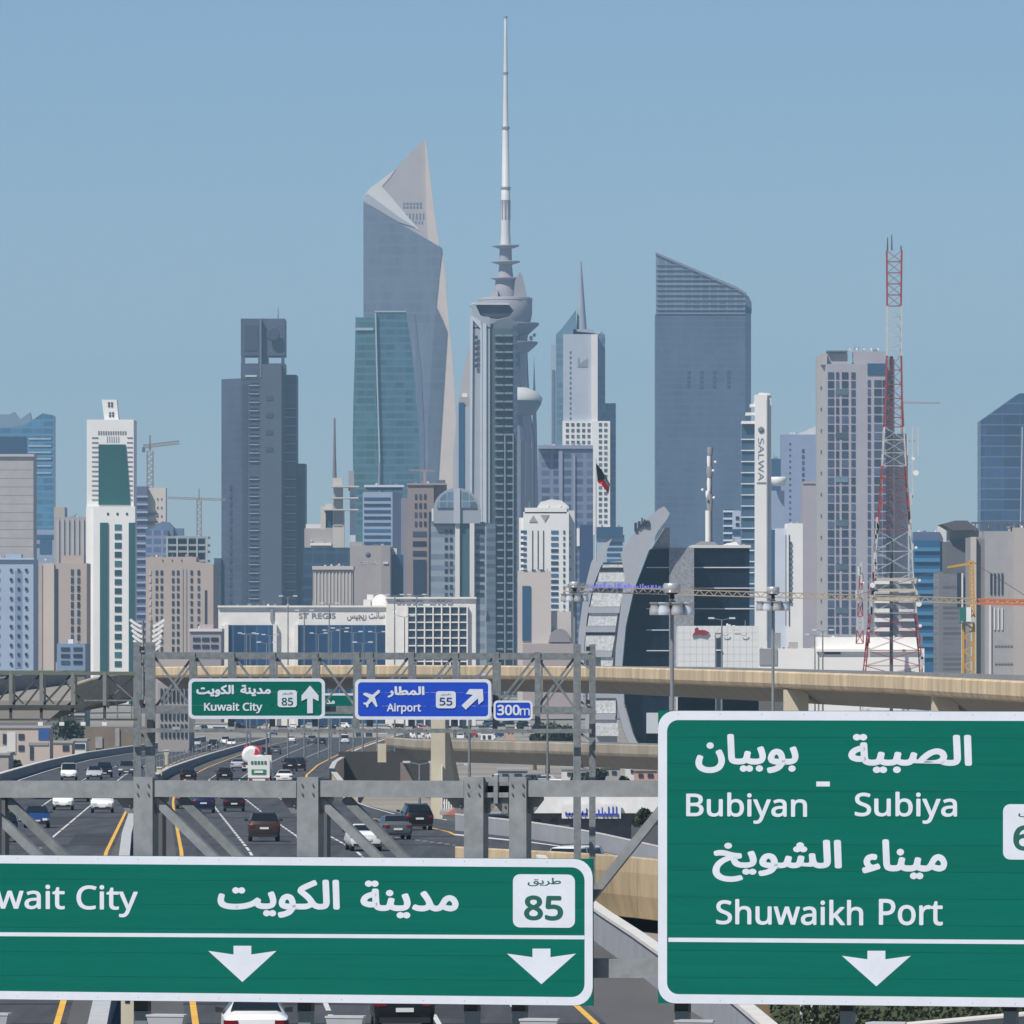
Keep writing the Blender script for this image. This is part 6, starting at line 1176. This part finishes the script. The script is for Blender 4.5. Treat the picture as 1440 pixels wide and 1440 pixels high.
# --- low things on the left ground
b = N('low_building', 'cream building with a square blue sign at the left', 'building', 900, 35, 1075); 
def lowbox(lab, d, x0, x1, y0, y1, m, cat='building', extra=None, nm='low_building'):
    a, c = W(x0, y1, d), W(x1, y0, d); t = thing(nm, lab, cat, ((a.x+c.x)/2, d, 0)); MB().box(a.x, c.x, d, d+10, -1, c.z).build('wall', m, t)
    MB().box(a.x-.2, c.x+.2, d-.2, d+10.2, c.z, c.z+.3).build('roof', MC('roof_grey', (.33, .32, .30)), t)
    for k, (w0, w1, v0, v1, mm, n_) in enumerate(extra or []):
        p_, q_ = W(w0, v1, d), W(w1, v0, d); MB().box(p_.x, q_.x, d-.15, d+.1, p_.z, q_.z).build(n_, mm, t)
    return t
crm = MC('cream_low', (.50, .42, .36))
bpy.data.objects.remove(b.t)
lowbox('cream building with a square blue sign at the left', 1330, -60, 70, 1024, 1085, crm, extra=[(4, 9, 1032, 1046, g_dark, 'window'), (26, 34, 1032, 1040, g_dark, 'window'), (26, 34, 1048, 1056, g_dark, 'window'), (54, 69, 1025, 1040, mat('blue_board', (.03, .09, .3), .5), 'sign_board'), (40, 68, 1044, 1048, greyc, 'awning'), (42, 47, 1050, 1068, g_dark, 'window'), (10, 22, 1030, 1060, offw, 'door')])
lowbox('small peach coloured building by the left road', 1440, 73, 101, 1045, 1085, MC('peach', (.55, .42, .34)), extra=[(88, 97, 1048, 1056, g_dark, 'window')])
lowbox('pale flat roofed shed right of the peach building', 1480, 101, 121, 1042, 1080, offw, extra=[(103, 119, 1046, 1053, g_dark, 'window')])
lowbox('stone grey block at the far left beside the road', 1010, -80, 12, 1062, 1130, greyb, extra=[(0, 10, 1050, 1062, offw, 'tank')])
for i, (x0, x1, y0, d, m) in enumerate(((205, 240, 1000, 2000, greyb), (222, 262, 985, 2300, offw), (262, 330, 1018, 2200, offw), (335, 372, 1020, 2300, greyb), (376, 420, 1012, 2400, beige), (455, 500, 1016, 2300, greyb), (500, 545, 1020, 2150, MC('roof_white', (.5, .5, .5))), (570, 608, 1014, 2300, greyc), (652, 700, 1012, 2400, offw), (676, 694, 1030, 1900, wht), (712, 724, 1022, 1700, MC('salmon', (.5, .32, .26))), (724, 745, 1016, 2200, wht), (846, 872, 1080, 1240, greyb), (880, 925, 1078, 1200, offw), (893, 925, 1084, 1120, MC('salmon', (.5, .32, .26))), (790, 840, 1082, 1220, offw), (700, 742, 1084, 1230, greyc), (495, 530, 1026, 2000, beige))):
    y1 = y0+24; lowbox(('pale low block', 'grey low shed', 'long flat roofed house')[i % 3]+' on the ground '+('left of the gantry column', 'seen through the left truss', 'under the Kuwait City sign', 'left of the up arrow', 'below the road shield', 'between the two hanging signs', 'under the plane symbol', 'below the Airport lettering', 'right of the pale pier', 'white and small, right of the pier', 'salmon coloured, below the 300 m plate', 'white, beside the trees', 'behind the white shop, left part', 'behind the white shop, at the tall board', 'salmon coloured, near the tall board', 'behind the white shop, middle', 'behind the twin uprights', 'at the end of the far road')[i], d, x0, x1, y0, y1, m, extra=[(x0+(x1-x0)*.15, x0+(x1-x0)*.35, y0+4, y0+9, g_dark, 'window'), (x0+(x1-x0)*.55, x0+(x1-x0)*.8, y0+4, y0+9, g_dark, 'window')])
b = N('office_building', 'grey building with vertical dark windows behind the left gantry columns', 'building', 1500, 240); b.box('wall', MC('warm_grey_wall', (.34, .31, .29)), 222, 266, 960, 1040); b.win(g_dark, 224, 264, 965, 1040, 7, 3, .45, .75)
# small reddish roof by the pier, white fence
t = lowbox('little house with a red sloping roof beside the pale pier', 680, 622, 655, 1146, 1156, wht); m_ = MB().prism([W(x, y, 679) for x, y in ((624, 1146), (652, 1130), (660, 1146))], (0, 8, 0)).build('red_roof', MC('red_tile', (.42, .17, .13)), t)
t = thing('fence', 'white slatted fence right of the pale pier base', 'fence', W(636, 1146, 690))
for k in range(12): x = 624+k*3.2; MB().box(W(x, 0, 690).x, W(x+1.8, 0, 690).x, 690, 690.1, W(0, 1150, 690).z, W(0, 1124, 690).z).build('slat', wht, t)
MB().box(W(623, 0, 690).x, W(662, 0, 690).x, 690.12, 690.2, W(0, 1130, 690).z, W(0, 1128, 690).z).build('rail', wht, t)
# fence along the far left road
t = thing('fence', 'thin steel railing between the far left road and the median barrier', 'fence', G(260, 1075)); m_ = MB()
for k, y in enumerate([1094-i*2.2 for i in range(20)]):
    p = G(lerp(MEDB, y)-14, y); m_.tube(p, p+UZ*2.2, .08, .08, 5)
m_.build('posts', galv2, t)
# white bollard like blocks at the end of the median
for x, y, lab in ((224, 1100, 'cream concrete block at the nose of the median barrier, nearer one'), (234, 1076, 'taller cream concrete block behind the nose of the median barrier')):
    p = G(x, y); t = thing('concrete_block', lab, 'concrete block', p); s_ = D(y)/F; MB().box(p.x-3.5*s_, p.x+3.5*s_, p.y, p.y+1, p.z, p.z+20*s_).build('block', tan2, t); MB().box(p.x-3.9*s_, p.x+3.9*s_, p.y-.1, p.y+1.1, p.z+20*s_, p.z+21.5*s_).build('cap', concw, t)
# ---------------------------------------------------------------- lattice mast, red and white
ld = 1500; t = thing('lattice_mast', 'tall red and white lattice radio mast at the right with dishes', 'mast', (W(1257, 0, ld).x, ld, 0)); u = ld/F
redm = mat('mast_red', (.30, .055, .05), .6, 0, .15, .5); whm = mat('mast_white', (.5, .5, .48), .6, 0, .1, .5); drk = mat('mast_dark', (.09, .1, .11), .6, 0, .1, .5)
LV = [(1000, 1213, 1303), (958, 1216, 1298), (915, 1220, 1295), (862, 1225, 1289), (805, 1229, 1284), (745, 1235, 1281), (705, 1238, 1278), (655, 1241, 1274), (600, 1244, 1271), (560, 1246, 1269), (500, 1247.5, 1268), (430, 1248, 1267.5), (352, 1247.5, 1268.5)]
mats = [whm, whm, redm, redm, whm, whm, redm, redm, whm, redm, redm, whm, redm]
def lv(i, c): y, a, e = LV[i]; h = (e-a)/2*u; x = W((a+e)/2, 0, ld).x; z = W(0, y, ld).z; dx, dy = ((-1, -1), (1, -1), (1, 1), (-1, 1))[c]; return Vector((x+dx*h, ld+h+dy*h, z))
for i in range(len(LV)-1):
    m_ = mats[i+1] if i+1 < len(mats) else redm
    for c in range(4): MB().bar(lv(i, c), lv(i+1, c), .21, .21).build('leg', m_, t)
    br_ = MB(); n_ = 2 if i < 6 else (3 if i < 10 else 5)
    for c in range(4):
        c2 = (c+1) % 4
        for k in range(n_):
            a0 = lv(i, c).lerp(lv(i+1, c), k/n_); a1 = lv(i, c).lerp(lv(i+1, c), (k+1)/n_); e0 = lv(i, c2).lerp(lv(i+1, c2), k/n_); e1 = lv(i, c2).lerp(lv(i+1, c2), (k+1)/n_)
            br_.bar(a0, e1, .065, .065).bar(e0, a1, .065, .065).bar(a0, e0, .09, .09)
    br_.build('bracing', m_, t)
MB().box(lv(0, 0).x+4.9, lv(0, 0).x+5.5, ld+3, ld+3.5, 0, W(0, 500, ld).z).build('cable_ladder', drk, t)
for x, y, r in ((1248, 975, 3), (1293, 976, 3), (1303, 975, 3.2), (1210, 978, 3), (1227, 823, 3.8), (1292, 849, 4.2), (1293, 816, 2), (1288, 665, 4), (1284, 645, 2.4), (1288, 770, 2), (1212, 951, 2.6), (1294, 880, 2.4)):
    c = W(x, y, ld-1); MB().lathe(c, [(r*u*.3, .5), (r*u, 0), (r*u, -.35)], 14, 'y').build('dish', wht, t); MB().bar(c+Vector((0, .4, 0)), Vector((min(max(c.x, lv(0, 0).x+2), lv(0, 1).x-2), ld+1.5, c.z)), .12, .12).build('dish_arm', galv2, t)
for x, y0, y1 in ((1248, 352, 334), (1254, 352, 330), (1267, 352, 345)): MB().tube(W(x, y0, ld+1), W(x, y1, ld+1), .16, .08, 6).build('whip_antenna', drk, t)
for x, y0, y1 in ((1283, 700, 600), (1276, 640, 610), (1291, 640, 600)): MB().bar(W(1276, (y0+y1)/2, ld), W(x, (y0+y1)/2, ld), .12, .12).bar(W(x, y0, ld-.5), W(x, y1, ld-.5), .22, .22).build('panel_antenna', whm, t)
mr_ = random.Random(8)
for k in range(46):
    y = mr_.uniform(690, 990); wd = lerp([(1000, 45), (745, 23), (655, 16.5), (560, 11)], y); x = 1258+mr_.choice([-1, -1, 1])*wd+mr_.uniform(-3, 3); h_ = mr_.uniform(5, 16)
    MB().box(W(x, 0, ld).x-.18, W(x, 0, ld).x+.18, ld-1, ld-.7, W(0, y, ld).z, W(0, y-h_, ld).z).build('panel_antenna', mr_.choice([whm, whm, galv2, redm]), t)
for y in (815, 830, 842): MB().bar(W(1226, y, ld-.4), W(1289, y, ld-.4), .5, .5).build('platform', MC('buff_platform', (.5, .45, .36)), t)
# second smaller red and white mast on the roof
t = thing('lattice_mast', 'small red and white rooftop mast left of the tall lattice mast', 'mast', W(1210, 905, 1590)); u2 = 1590/F
for k in range(6):
    y0 = 905-k*19; a = W(1204+k, y0, 1590); c = W(1214-k*.4, y0, 1590); a1 = W(1205+k, y0-19, 1590); c1 = W(1213.6-k*.4, y0-19, 1590); m_ = MB().bar(a, a1, .22, .22).bar(c, c1, .22, .22).bar(a, c1, .14, .14).bar(c, a1, .14, .14).bar(a, c, .14, .14)
    m_.build('section', redm if k % 2 == 0 else whm, t)
for x, y in ((1208, 797), (1212, 808), (1205, 830)): MB().tube(W(x, y+12, 1589), W(x, y, 1589), .3, .3, 6).build('antenna', whm, t)
# ---------------------------------------------------------------- tower cranes
def truss(par, name, p, q, h, m, n, w=None, side=Vector((0, 1, 0)), th=.22, updir=None):
    p = Vector(p); q = Vector(q); up = updir or Vector((0, 0, 1)); b_ = MB(); w = w or h
    L4 = lambda s, dv, k: p.lerp(q, s)+up*(h/2*dv)+side*(w/2*k)
    for dv in (-1, 1):
        for k in (-1, 1): b_.bar(L4(0, dv, k), L4(1, dv, k), th, th)
    for i in range(n):
        s0, s1 = i/n, (i+1)/n
        for k in (-1, 1): b_.bar(L4(s0, -1, k), L4((s0+s1)/2, 1, k), th*.7, th*.7).bar(L4((s0+s1)/2, 1, k), L4(s1, -1, k), th*.7, th*.7)
        b_.bar(L4(s0, -1, -1), L4(s0, -1, 1), th*.7, th*.7)
    b_.build(name, m, par)
yc = mat('crane_yellow', (.55, .30, .05), .5, 0, .12, .5); oc = mat('crane_orange', (.55, .16, .05), .5, 0, .12, .5)
cd = 1300; t = thing('tower_crane', 'yellow tower crane with a long jib reaching left across the city', 'crane', (W(1366, 0, cd).x, cd, 0)); u = cd/F
truss(t, 'tower', (W(1362, 0, cd).x, cd, 0), (W(1362, 0, cd).x, cd, W(0, 875, cd).z), 15*u, yc, 12, 15*u, th=.3, updir=Vector((1, 0, 0)))
truss(t, 'mast_head', (W(1368, 0, cd).x, cd, W(0, 868, cd).z), (W(1366, 0, cd).x, cd, W(0, 788, cd).z), 5*u, yc, 7, 5*u, th=.22, updir=Vector((1, 0, 0)))
truss(t, 'jib', W(1374, 845, cd), W(792, 828, cd), 7*u, MC('weathered_jib', (.42, .33, .22)), 44, 5*u, th=.16); truss(t, 'counter_jib', W(1375, 846, cd), W(1500, 848, cd), 6*u, oc, 9, 8*u, th=.35)
MB().tube(W(1368, 790, cd), W(1200, 838, cd), .05, .05, 5).tube(W(1368, 790, cd), W(1450, 843, cd), .05, .05, 5).build('tie_rod', drk, t); MB().bar(W(1366, 792, cd), W(1332, 798, cd), .35, .35).build('head_arm', yc, t)
c = W(1357, 864, cd); MB().box(c.x-8*u, c.x+1*u, cd-1.5, cd+1.5, c.z-10*u, c.z+10*u).build('cab_glass', mat('cab_green', (.03, .16, .13), .3), t); MB().box(c.x+1.01*u, c.x+8*u, cd-1.5, cd+1.5, c.z-10*u, c.z+10*u).build('cab', wht, t); MB().box(c.x-8*u, c.x+12*u, cd-1.7, cd+1.7, c.z-13*u, c.z-11*u).build('slewing_ring', drk, t)
vio = mat('violet_letters', (.20, .22, .75), .5, 0, .1, .5); random.seed(11); x = 798
while x < 938:
    w_ = random.uniform(1.2, 5); h_ = random.uniform(3, 8); y1 = 827+(x-800)*.004
    a, c = W(x, y1, cd-1), W(x+w_, y1-h_, cd-1); MB().box(a.x, c.x, cd-1.1, cd-.9, a.z, c.z).build('jib_sign_stroke', vio if x > 824 else greyc, t); x += w_+random.uniform(.6, 2.4)
t = thing('tower_crane', 'grey tower crane above the cream block left of the dark slate tower', 'crane', (W(211, 0, 3950).x, 3950, 0)); d = 3950; u = d/F; cg = MC('crane_grey', (.24, .21, .19))
truss(t, 'tower', (W(211, 0, d).x, d, 0), (W(211, 0, d).x, d, W(0, 634, d).z), 8*u, cg, 40, 8*u, th=.5, updir=Vector((1, 0, 0))); truss(t, 'jib', W(201, 628, d), W(252, 622, d), 4*u, cg, 8, 3*u, th=.5); MB().bar(W(211, 634, d), W(211, 612, d), .9, .9).build('mast_head', cg, t); a = W(202, 636, d); MB().box(a.x-2*u, a.x+2*u, d-1, d+1, a.z, a.z+7*u).build('counterweight', slate, t)
t = thing('tower_crane', 'thin tower crane over the open concrete frame', 'crane', (W(280, 0, 3500).x, 3500, 0)); d = 3500; u = d/F
truss(t, 'tower', (W(280, 0, d).x, d, 0), (W(280, 0, d).x, d, W(0, 703, d).z), 6*u, cg, 30, 6*u, th=.4, updir=Vector((1, 0, 0))); truss(t, 'jib', W(236, 700, d), W(318, 703, d), 2.4*u, cg, 14, 2*u, th=.25); MB().bar(W(280, 703, d), W(280, 687, d), .5, .5).build('mast_head', cg, t)
for (x, x0, x1, y, d, lab) in ((597, 575, 612, 661, 4200, 'faint reddish crane jib beyond the teal tower'), (1290, 1270, 1322, 566, 4800, 'very faint thin crane jib right of the lattice mast')):
    t = thing('tower_crane', lab, 'crane', (W(x, 0, d).x, d, 0)); truss(t, 'jib', W(x0, y, d), W(x1, y+1, d), 1.2*d/F*1.4, MC('faint_red', (.35, .22, .2)), 10, 1, th=.25); MB().bar((W(x if x < 1000 else 1268, 0, d).x, d, 0), (W(x if x < 1000 else 1268, 0, d).x, d, W(0, y, d).z), 1.2, 1.2).build('tower', MC('faint_red', (.35, .22, .2)), t)
# ---------------------------------------------------------------- thin lamp posts, flag like lamp fans
for i, (x, y, d) in enumerate(((405, 840, 1300), (555, 838, 1300), (448, 892, 1350), (466, 888, 1350), (347, 892, 1350), (352, 893, 1380), (380, 894, 1400), (478, 885, 1300), (497, 890, 1300), (586, 838, 1250), (428, 860, 1300), (463, 850, 1300), (530, 890, 1380), (1015, 872, 900), (569, 868, 1200), (1157, 888, 1100), (1146, 894, 1250), (660, 952, 700), (770, 960, 900), (590, 1075, 720), (640, 1078, 760), (375, 905, 1200), (510, 905, 1200))):
    lamppost(x, y, d, ('tall' if y < 865 else 'short')+' thin two headed street lamp, '+('before the left mall wing' if x < 420 else 'before the large mall glass bay' if x < 545 and y < 1000 else 'before the mall window grid' if x < 640 and y < 900 else where(x))+(', farther' if d > 1340 else ''))
for sgn, lab in ((-1, 'white curved blades fanning left above the gantry column'), (1, 'white curved blades fanning right above the gantry column')):
    t = thing('sculpture_lamp', lab, 'lamp', W(208, 930, 700)); d = 700
    for k in range(6):
        y = 876+k*7.3; x0 = 207+sgn*(8-k*.6); x1 = 207+sgn*(24-k*1.2); m_ = MB()
        pts = [W(x0+(x1-x0)*j/4, y+(5-3*j/4*(j/4)*1.6)*(1 if sgn > 0 else 1)-(5*j/4), d) for j in range(5)]
        for a, c in zip(pts, pts[1:]): m_.bar(a, c, .18, .22)
        m_.build('blade', wht, t)
    MB().tube(W(207+sgn*6, 985, d), W(207+sgn*6, 872, d), .14, .1, 6).build('pole', galv2, t)
# ---------------------------------------------------------------- trees
def tree(x, yb, yt, w, d, label, cat='tree', name='broadleaf_tree', seed=0, gz=None):
    rnd = random.Random(seed); u = d/F; base = W(x, yb, d)
    if gz is not None: base.z = gz
    h = (yb-yt)*u; top = base.z+h if gz is None else W(0, yt, d).z; h = top-base.z
    t = thing(name, label, cat, base, 'trees among the low buildings')
    tr = MB().tube(base, base+UZ*h*.5, h*.045, h*.028, 7)
    for k in range(5):
        a = rnd.uniform(0, 6.28); tr.tube(base+UZ*h*.35, base+UZ*h*rnd.uniform(.6, .8)+Vector((math.cos(a), math.sin(a), 0))*w*u*.25, h*.022, h*.01, 5)
    tr.build('trunk', bark, t)
    cr = MB(); clumps = [(Vector((rnd.uniform(-.38, .38)*w*u, rnd.uniform(-.3, .3)*w*u, h*rnd.uniform(.42, .82))), rnd.uniform(.16, .3)*min(w*u, h)) for _ in range(12)]
    for _ in range(1500):
        c, r = rnd.choice(clumps); v = Vector((rnd.gauss(0, 1), rnd.gauss(0, 1), rnd.gauss(0, 1))).normalized()*r*rnd.uniform(.55, 1.05)
        p = base+c+v; s_ = rnd.uniform(.18, .42); n1 = Vector((rnd.gauss(0, 1), rnd.gauss(0, 1), rnd.gauss(0, 1))).normalized()*s_; n2 = n1.orthogonal().normalized()*s_*.7
        cr.add([p-n1, p+n2, p+n1, p-n2], [(0, 1, 2, 3)])
    cr.build('crown', leafm, t)
for i, (x, yb, yt, w, d, lab, gz) in enumerate(((92, 1050, 1006, 40, 1500, 'dark leafy tree behind the cream building at the left', None), (104, 1052, 1014, 26, 1520, 'smaller dark tree beside the brown abutment', None), (18, 1095, 1070, 26, 1030, 'low shrubby tree at the left edge by the road', None), (770, 1052, 1006, 44, 1450, 'large dark tree right of the 300 m plate', 0), (798, 1052, 1012, 34, 1480, 'dark tree beside the far gantry column, right', 0), (752, 1048, 1020, 20, 1500, 'small dark tree below the 300 m plate', 0), (905, 1160, 1138, 16, 605, 'bushy palm like shrub beyond the ramp', 11), (715, 1092, 1078, 12, 900, 'small green tree between the twin uprights', 3), (880, 1100, 1070, 14, 850, 'green tree behind the low buildings near the tall board', 3), (350, 1036, 1022, 24, 2100, 'small tree below the Kuwait City sign', 0), (660, 1036, 1022, 20, 2100, 'small tree right of the pale pier top', 0), (840, 1105, 1080, 24, 1180, 'low dark tree below the lower ramp', 2), (285, 1034, 1021, 22, 2150, 'small dark tree right of the left gantry columns', 0), (470, 1032, 1020, 20, 2200, 'small tree left of the Airport sign lower corner', 0), (560, 1032, 1018, 18, 2250, 'small tree under the plane symbol', 0), (735, 1030, 1012, 16, 2100, 'narrow tree behind the 300 m plate', 0), (60, 1092, 1072, 16, 1200, 'low shrub at the foot of the cream building', 2), (815, 1104, 1086, 20, 1210, 'low bushy tree left of the low dark tree', 2), (915, 1104, 1080, 18, 1190, 'dark tree at the left edge of the tall board', 2), (745, 1104, 1088, 18, 1210, 'shrub behind the parked cars', 2))):
    tree(x, yb, yt, w, d, lab, seed=i, gz=gz)
# hedge strip and verge bottom right
hb = MB(); rnd = random.Random(3)
for _ in range(9000):
    x = rnd.uniform(1085, 1700); y = rnd.uniform(1405, 1470)
    if y > 1446-(x-1200)*.09 and x > 1195: continue
    p = W(x, y, 262); p.y += rnd.uniform(-6, 6); s_ = rnd.uniform(.06, .16); n1 = Vector((rnd.gauss(0, 1), rnd.gauss(0, 1), rnd.gauss(0, 1))).normalized()*s_; n2 = n1.orthogonal().normalized()*s_*.7
    hb.add([p-n1, p+n2, p+n1, p-n2], [(0, 1, 2, 3)])
o = hb.build('hedge_foliage', hedge); o['kind'] = 'stuff'; tag(o, 'dark dry shrubs along the verge below the tall green board', 'shrubs')
o = MB().hexa([W(1085, 1500, 268), W(1900, 1500, 268), W(1900, 1500, 300), W(1085, 1500, 300)], [W(1085, 1418, 268), W(1900, 1398, 268), W(1900, 1398, 300), W(1085, 1418, 300)]).build('verge', dirt); o['kind'] = 'structure'
t = thing('retaining_wall', 'tan slope wall below the right end of the near parapet', 'wall', W(1070, 1440, 258)); MB().prism([W(x, y, 266) for x, y in ((1040, 1400), (1130, 1400), (1140, 1500), (1085, 1500))], (0, 6, 0)).build('wall', MC('brown_slope', (.22, .16, .09), var=.2, scale=1), t)
t = thing('retaining_wall', 'grey sloping wall with pale coping at the bottom right corner', 'wall', W(1400, 1440, 245)); MB().prism([W(x, y, 245) for x, y in ((1250, 1445), (1440, 1428), (1800, 1396), (1800, 1600), (1250, 1600))], (0, 1, 0)).build('wall', mat('ramp_wall', (.3, .31, .33)), t); MB().prism([W(x, y, 244.8) for x, y in ((1250, 1443), (1440, 1426), (1800, 1394), (1800, 1397), (1440, 1429), (1250, 1446))], (0, 1.4, 0)).build('coping', concw, t)
for i, (x, y) in enumerate(((1127, 1412), (1142, 1410))):
    t = thing('post', 'thin pale post in the dry shrubs, '+('left' if i == 0 else 'right')+' one of two', 'post', W(x, 1450, 262)); MB().tube(W(x, 1450, 260), W(x, y-20, 260), .05, .05, 6).build('rod', concw, t)
# ---------------------------------------------------------------- far ground clutter: parked cars and sheds beyond the bend
rnd = random.Random(7); cols = [WH, WH, WH, SV, GY, BK, BL, RD, TN]
car_small = MB(); 
def small_proto():
    t = bpy.data.objects.new('parked_car', None); COL.objects.link(t)
    b_ = MB(); b_.hexa([(-.88, -2.2, .25), (.88, -2.2, .25), (.88, 2.2, .25), (-.88, 2.2, .25)], [(-.9, -2.15, .95), (.9, -2.15, .95), (.88, 2.1, .8), (-.88, 2.1, .8)]); b_.hexa([(-.84, -1.9, .95), (.84, -1.9, .95), (.84, 1.1, .93), (-.84, 1.1, .93)], [(-.66, -1.3, 1.5), (.66, -1.3, 1.5), (.66, .4, 1.5), (-.66, .4, 1.5)]); o = b_.build('body', paint('base', (.5, .5, .5)), t)
    g_ = MB(); g_.hexa([(-.78, -1.9, 1.0), (.78, -1.9, 1.0), (.78, -1.86, 1.0), (-.78, -1.86, 1.0)], [(-.62, -1.42, 1.42), (.62, -1.42, 1.42), (.62, -1.38, 1.42), (-.62, -1.38, 1.42)]); g_.build('rear_window', glassm, t)
    g_ = MB(); g_.box(-.8, .8, -1.0, .9, 1.0, 1.36); g_.build('side_window', glassm, t)
    for y in (-1.4, 1.4):
        for sx in (-.8, .8): MB().lathe((sx, y, .32), [(.32, -.12), (.32, .12)], 10, 'x').build('wheel', tyrem, t, (sx, y, .32))
    return t
sp_ = small_proto(); first = True
spots = [(rnd.uniform(225, 760), rnd.choice([1013, 1017, 1021, 1025, 1029, 1033])+rnd.uniform(-1, 1)) for _ in range(70)]
spots += [(rnd.uniform(560, 700), rnd.uniform(1034, 1040)) for _ in range(14)]
for k, (x, y) in enumerate(spots):
    o = sp_ if first else copy_tree(sp_); first = False; o.location = on_terrain(x, y)+Vector((0, 0, .02)); o.rotation_euler = (0, 0, rnd.choice([0, math.pi/2, .3, 1.2, math.pi]))
    for ch in o.children:
        if ch.name.startswith('body'): ch.material_slots[0].link = 'OBJECT'; cc = rnd.choice(cols); ch.material_slots[0].material = paint(*cc)
    tag(o, 'tiny '+cc[0]+' car, '+where(x)+(', far row' if y < 1020 else ', middle row' if y < 1028 else ', near row'), 'car', 'cars on the low ground beyond the bend')
rnd = random.Random(21)
for k, (x, y) in enumerate([(852, 1106), (868, 1103), (885, 1108), (905, 1104), (920, 1109), (800, 1106), (815, 1103), (780, 1108), (765, 1102), (700, 1100), (748, 1101), (733, 1105)]):
    o = copy_tree(sp_); o.location = on_terrain(x, y+2)+Vector((0, 0, .02)); o.rotation_euler = (0, 0, rnd.choice([0, 1.57, .5, 1.2]))
    for ch in o.children:
        if ch.name.startswith('body'): ch.material_slots[0].link = 'OBJECT'; cc = rnd.choice(cols); ch.material_slots[0].material = paint(*cc)
    tag(o, 'small '+cc[0]+' car below the lower ramp, '+where(x), 'car', 'cars parked behind the shop')
bb = lambda lab, x0, x1, y, n, hm=5, dd=4: [clutter(type('Q', (), {'d': o.location.y, 't': o, 'box': Bd.box})(), x0, x1, y, n, hm, dd) for o in bpy.data.objects if o.parent is None and o.get('label', '').startswith(lab)]
for a in (('long white low building with large', 312, 540, 852, 16), ('long white low building with large', 560, 665, 840, 8), ('boxy dark glass', 976, 1052, 767, 8), ('white panelled', 957, 1063, 880, 5), ('long low white', 1070, 1146, 912, 7), ('long low white', 1152, 1290, 896, 9), ('rows of white', 1230, 1288, 812, 5), ('blue banded glass', 1288, 1320, 748, 4), ('large beige grey', 1368, 1440, 742, 8), ('cream building with a square', 0, 66, 1023, 8), ('low white fronted', 760, 920, 1117, 6), ('small peach', 75, 100, 1044, 3)): bb(*a)
# look-alikes that still share a label are told apart by their order from the left
from collections import defaultdict
same = defaultdict(list)
for o in bpy.data.objects:
    if o.parent is None and o.get('label'): same[o['label']].append(o)
for lab, L in same.items():
    if len(L) > 1:
        L.sort(key=lambda o: o.location.x/max(1, o.location.y))
        nm = ['left', 'right'] if len(L) == 2 else ['leftmost', 'middle', 'rightmost'] if len(L) == 3 else ['leftmost', 'second from left', 'second from right', 'rightmost'] if len(L) == 4 else None
        if nm:
            for o, q in zip(L, nm): o['label'] = lab+', '+q
# ---------------------------------------------------------------- haze
hz = bpy.data.materials.new('haze_air'); hz.use_nodes = True; n_ = hz.node_tree.nodes; n_.remove(n_['Principled BSDF']); pv = n_.new('ShaderNodeVolumePrincipled')
pv.inputs['Color'].default_value = (.445, .71, .93, 1); pv.inputs['Density'].default_value = 7.4e-5; pv.inputs['Anisotropy'].default_value = 0.2
hz.node_tree.links.new(pv.outputs[0], n_['Material Output'].inputs['Volume'])
o = MB().box(-4500, 4500, -400, 13000, -2.5, 420).build('haze', hz); o['kind'] = 'stuff'
print('objects', len(bpy.data.objects))
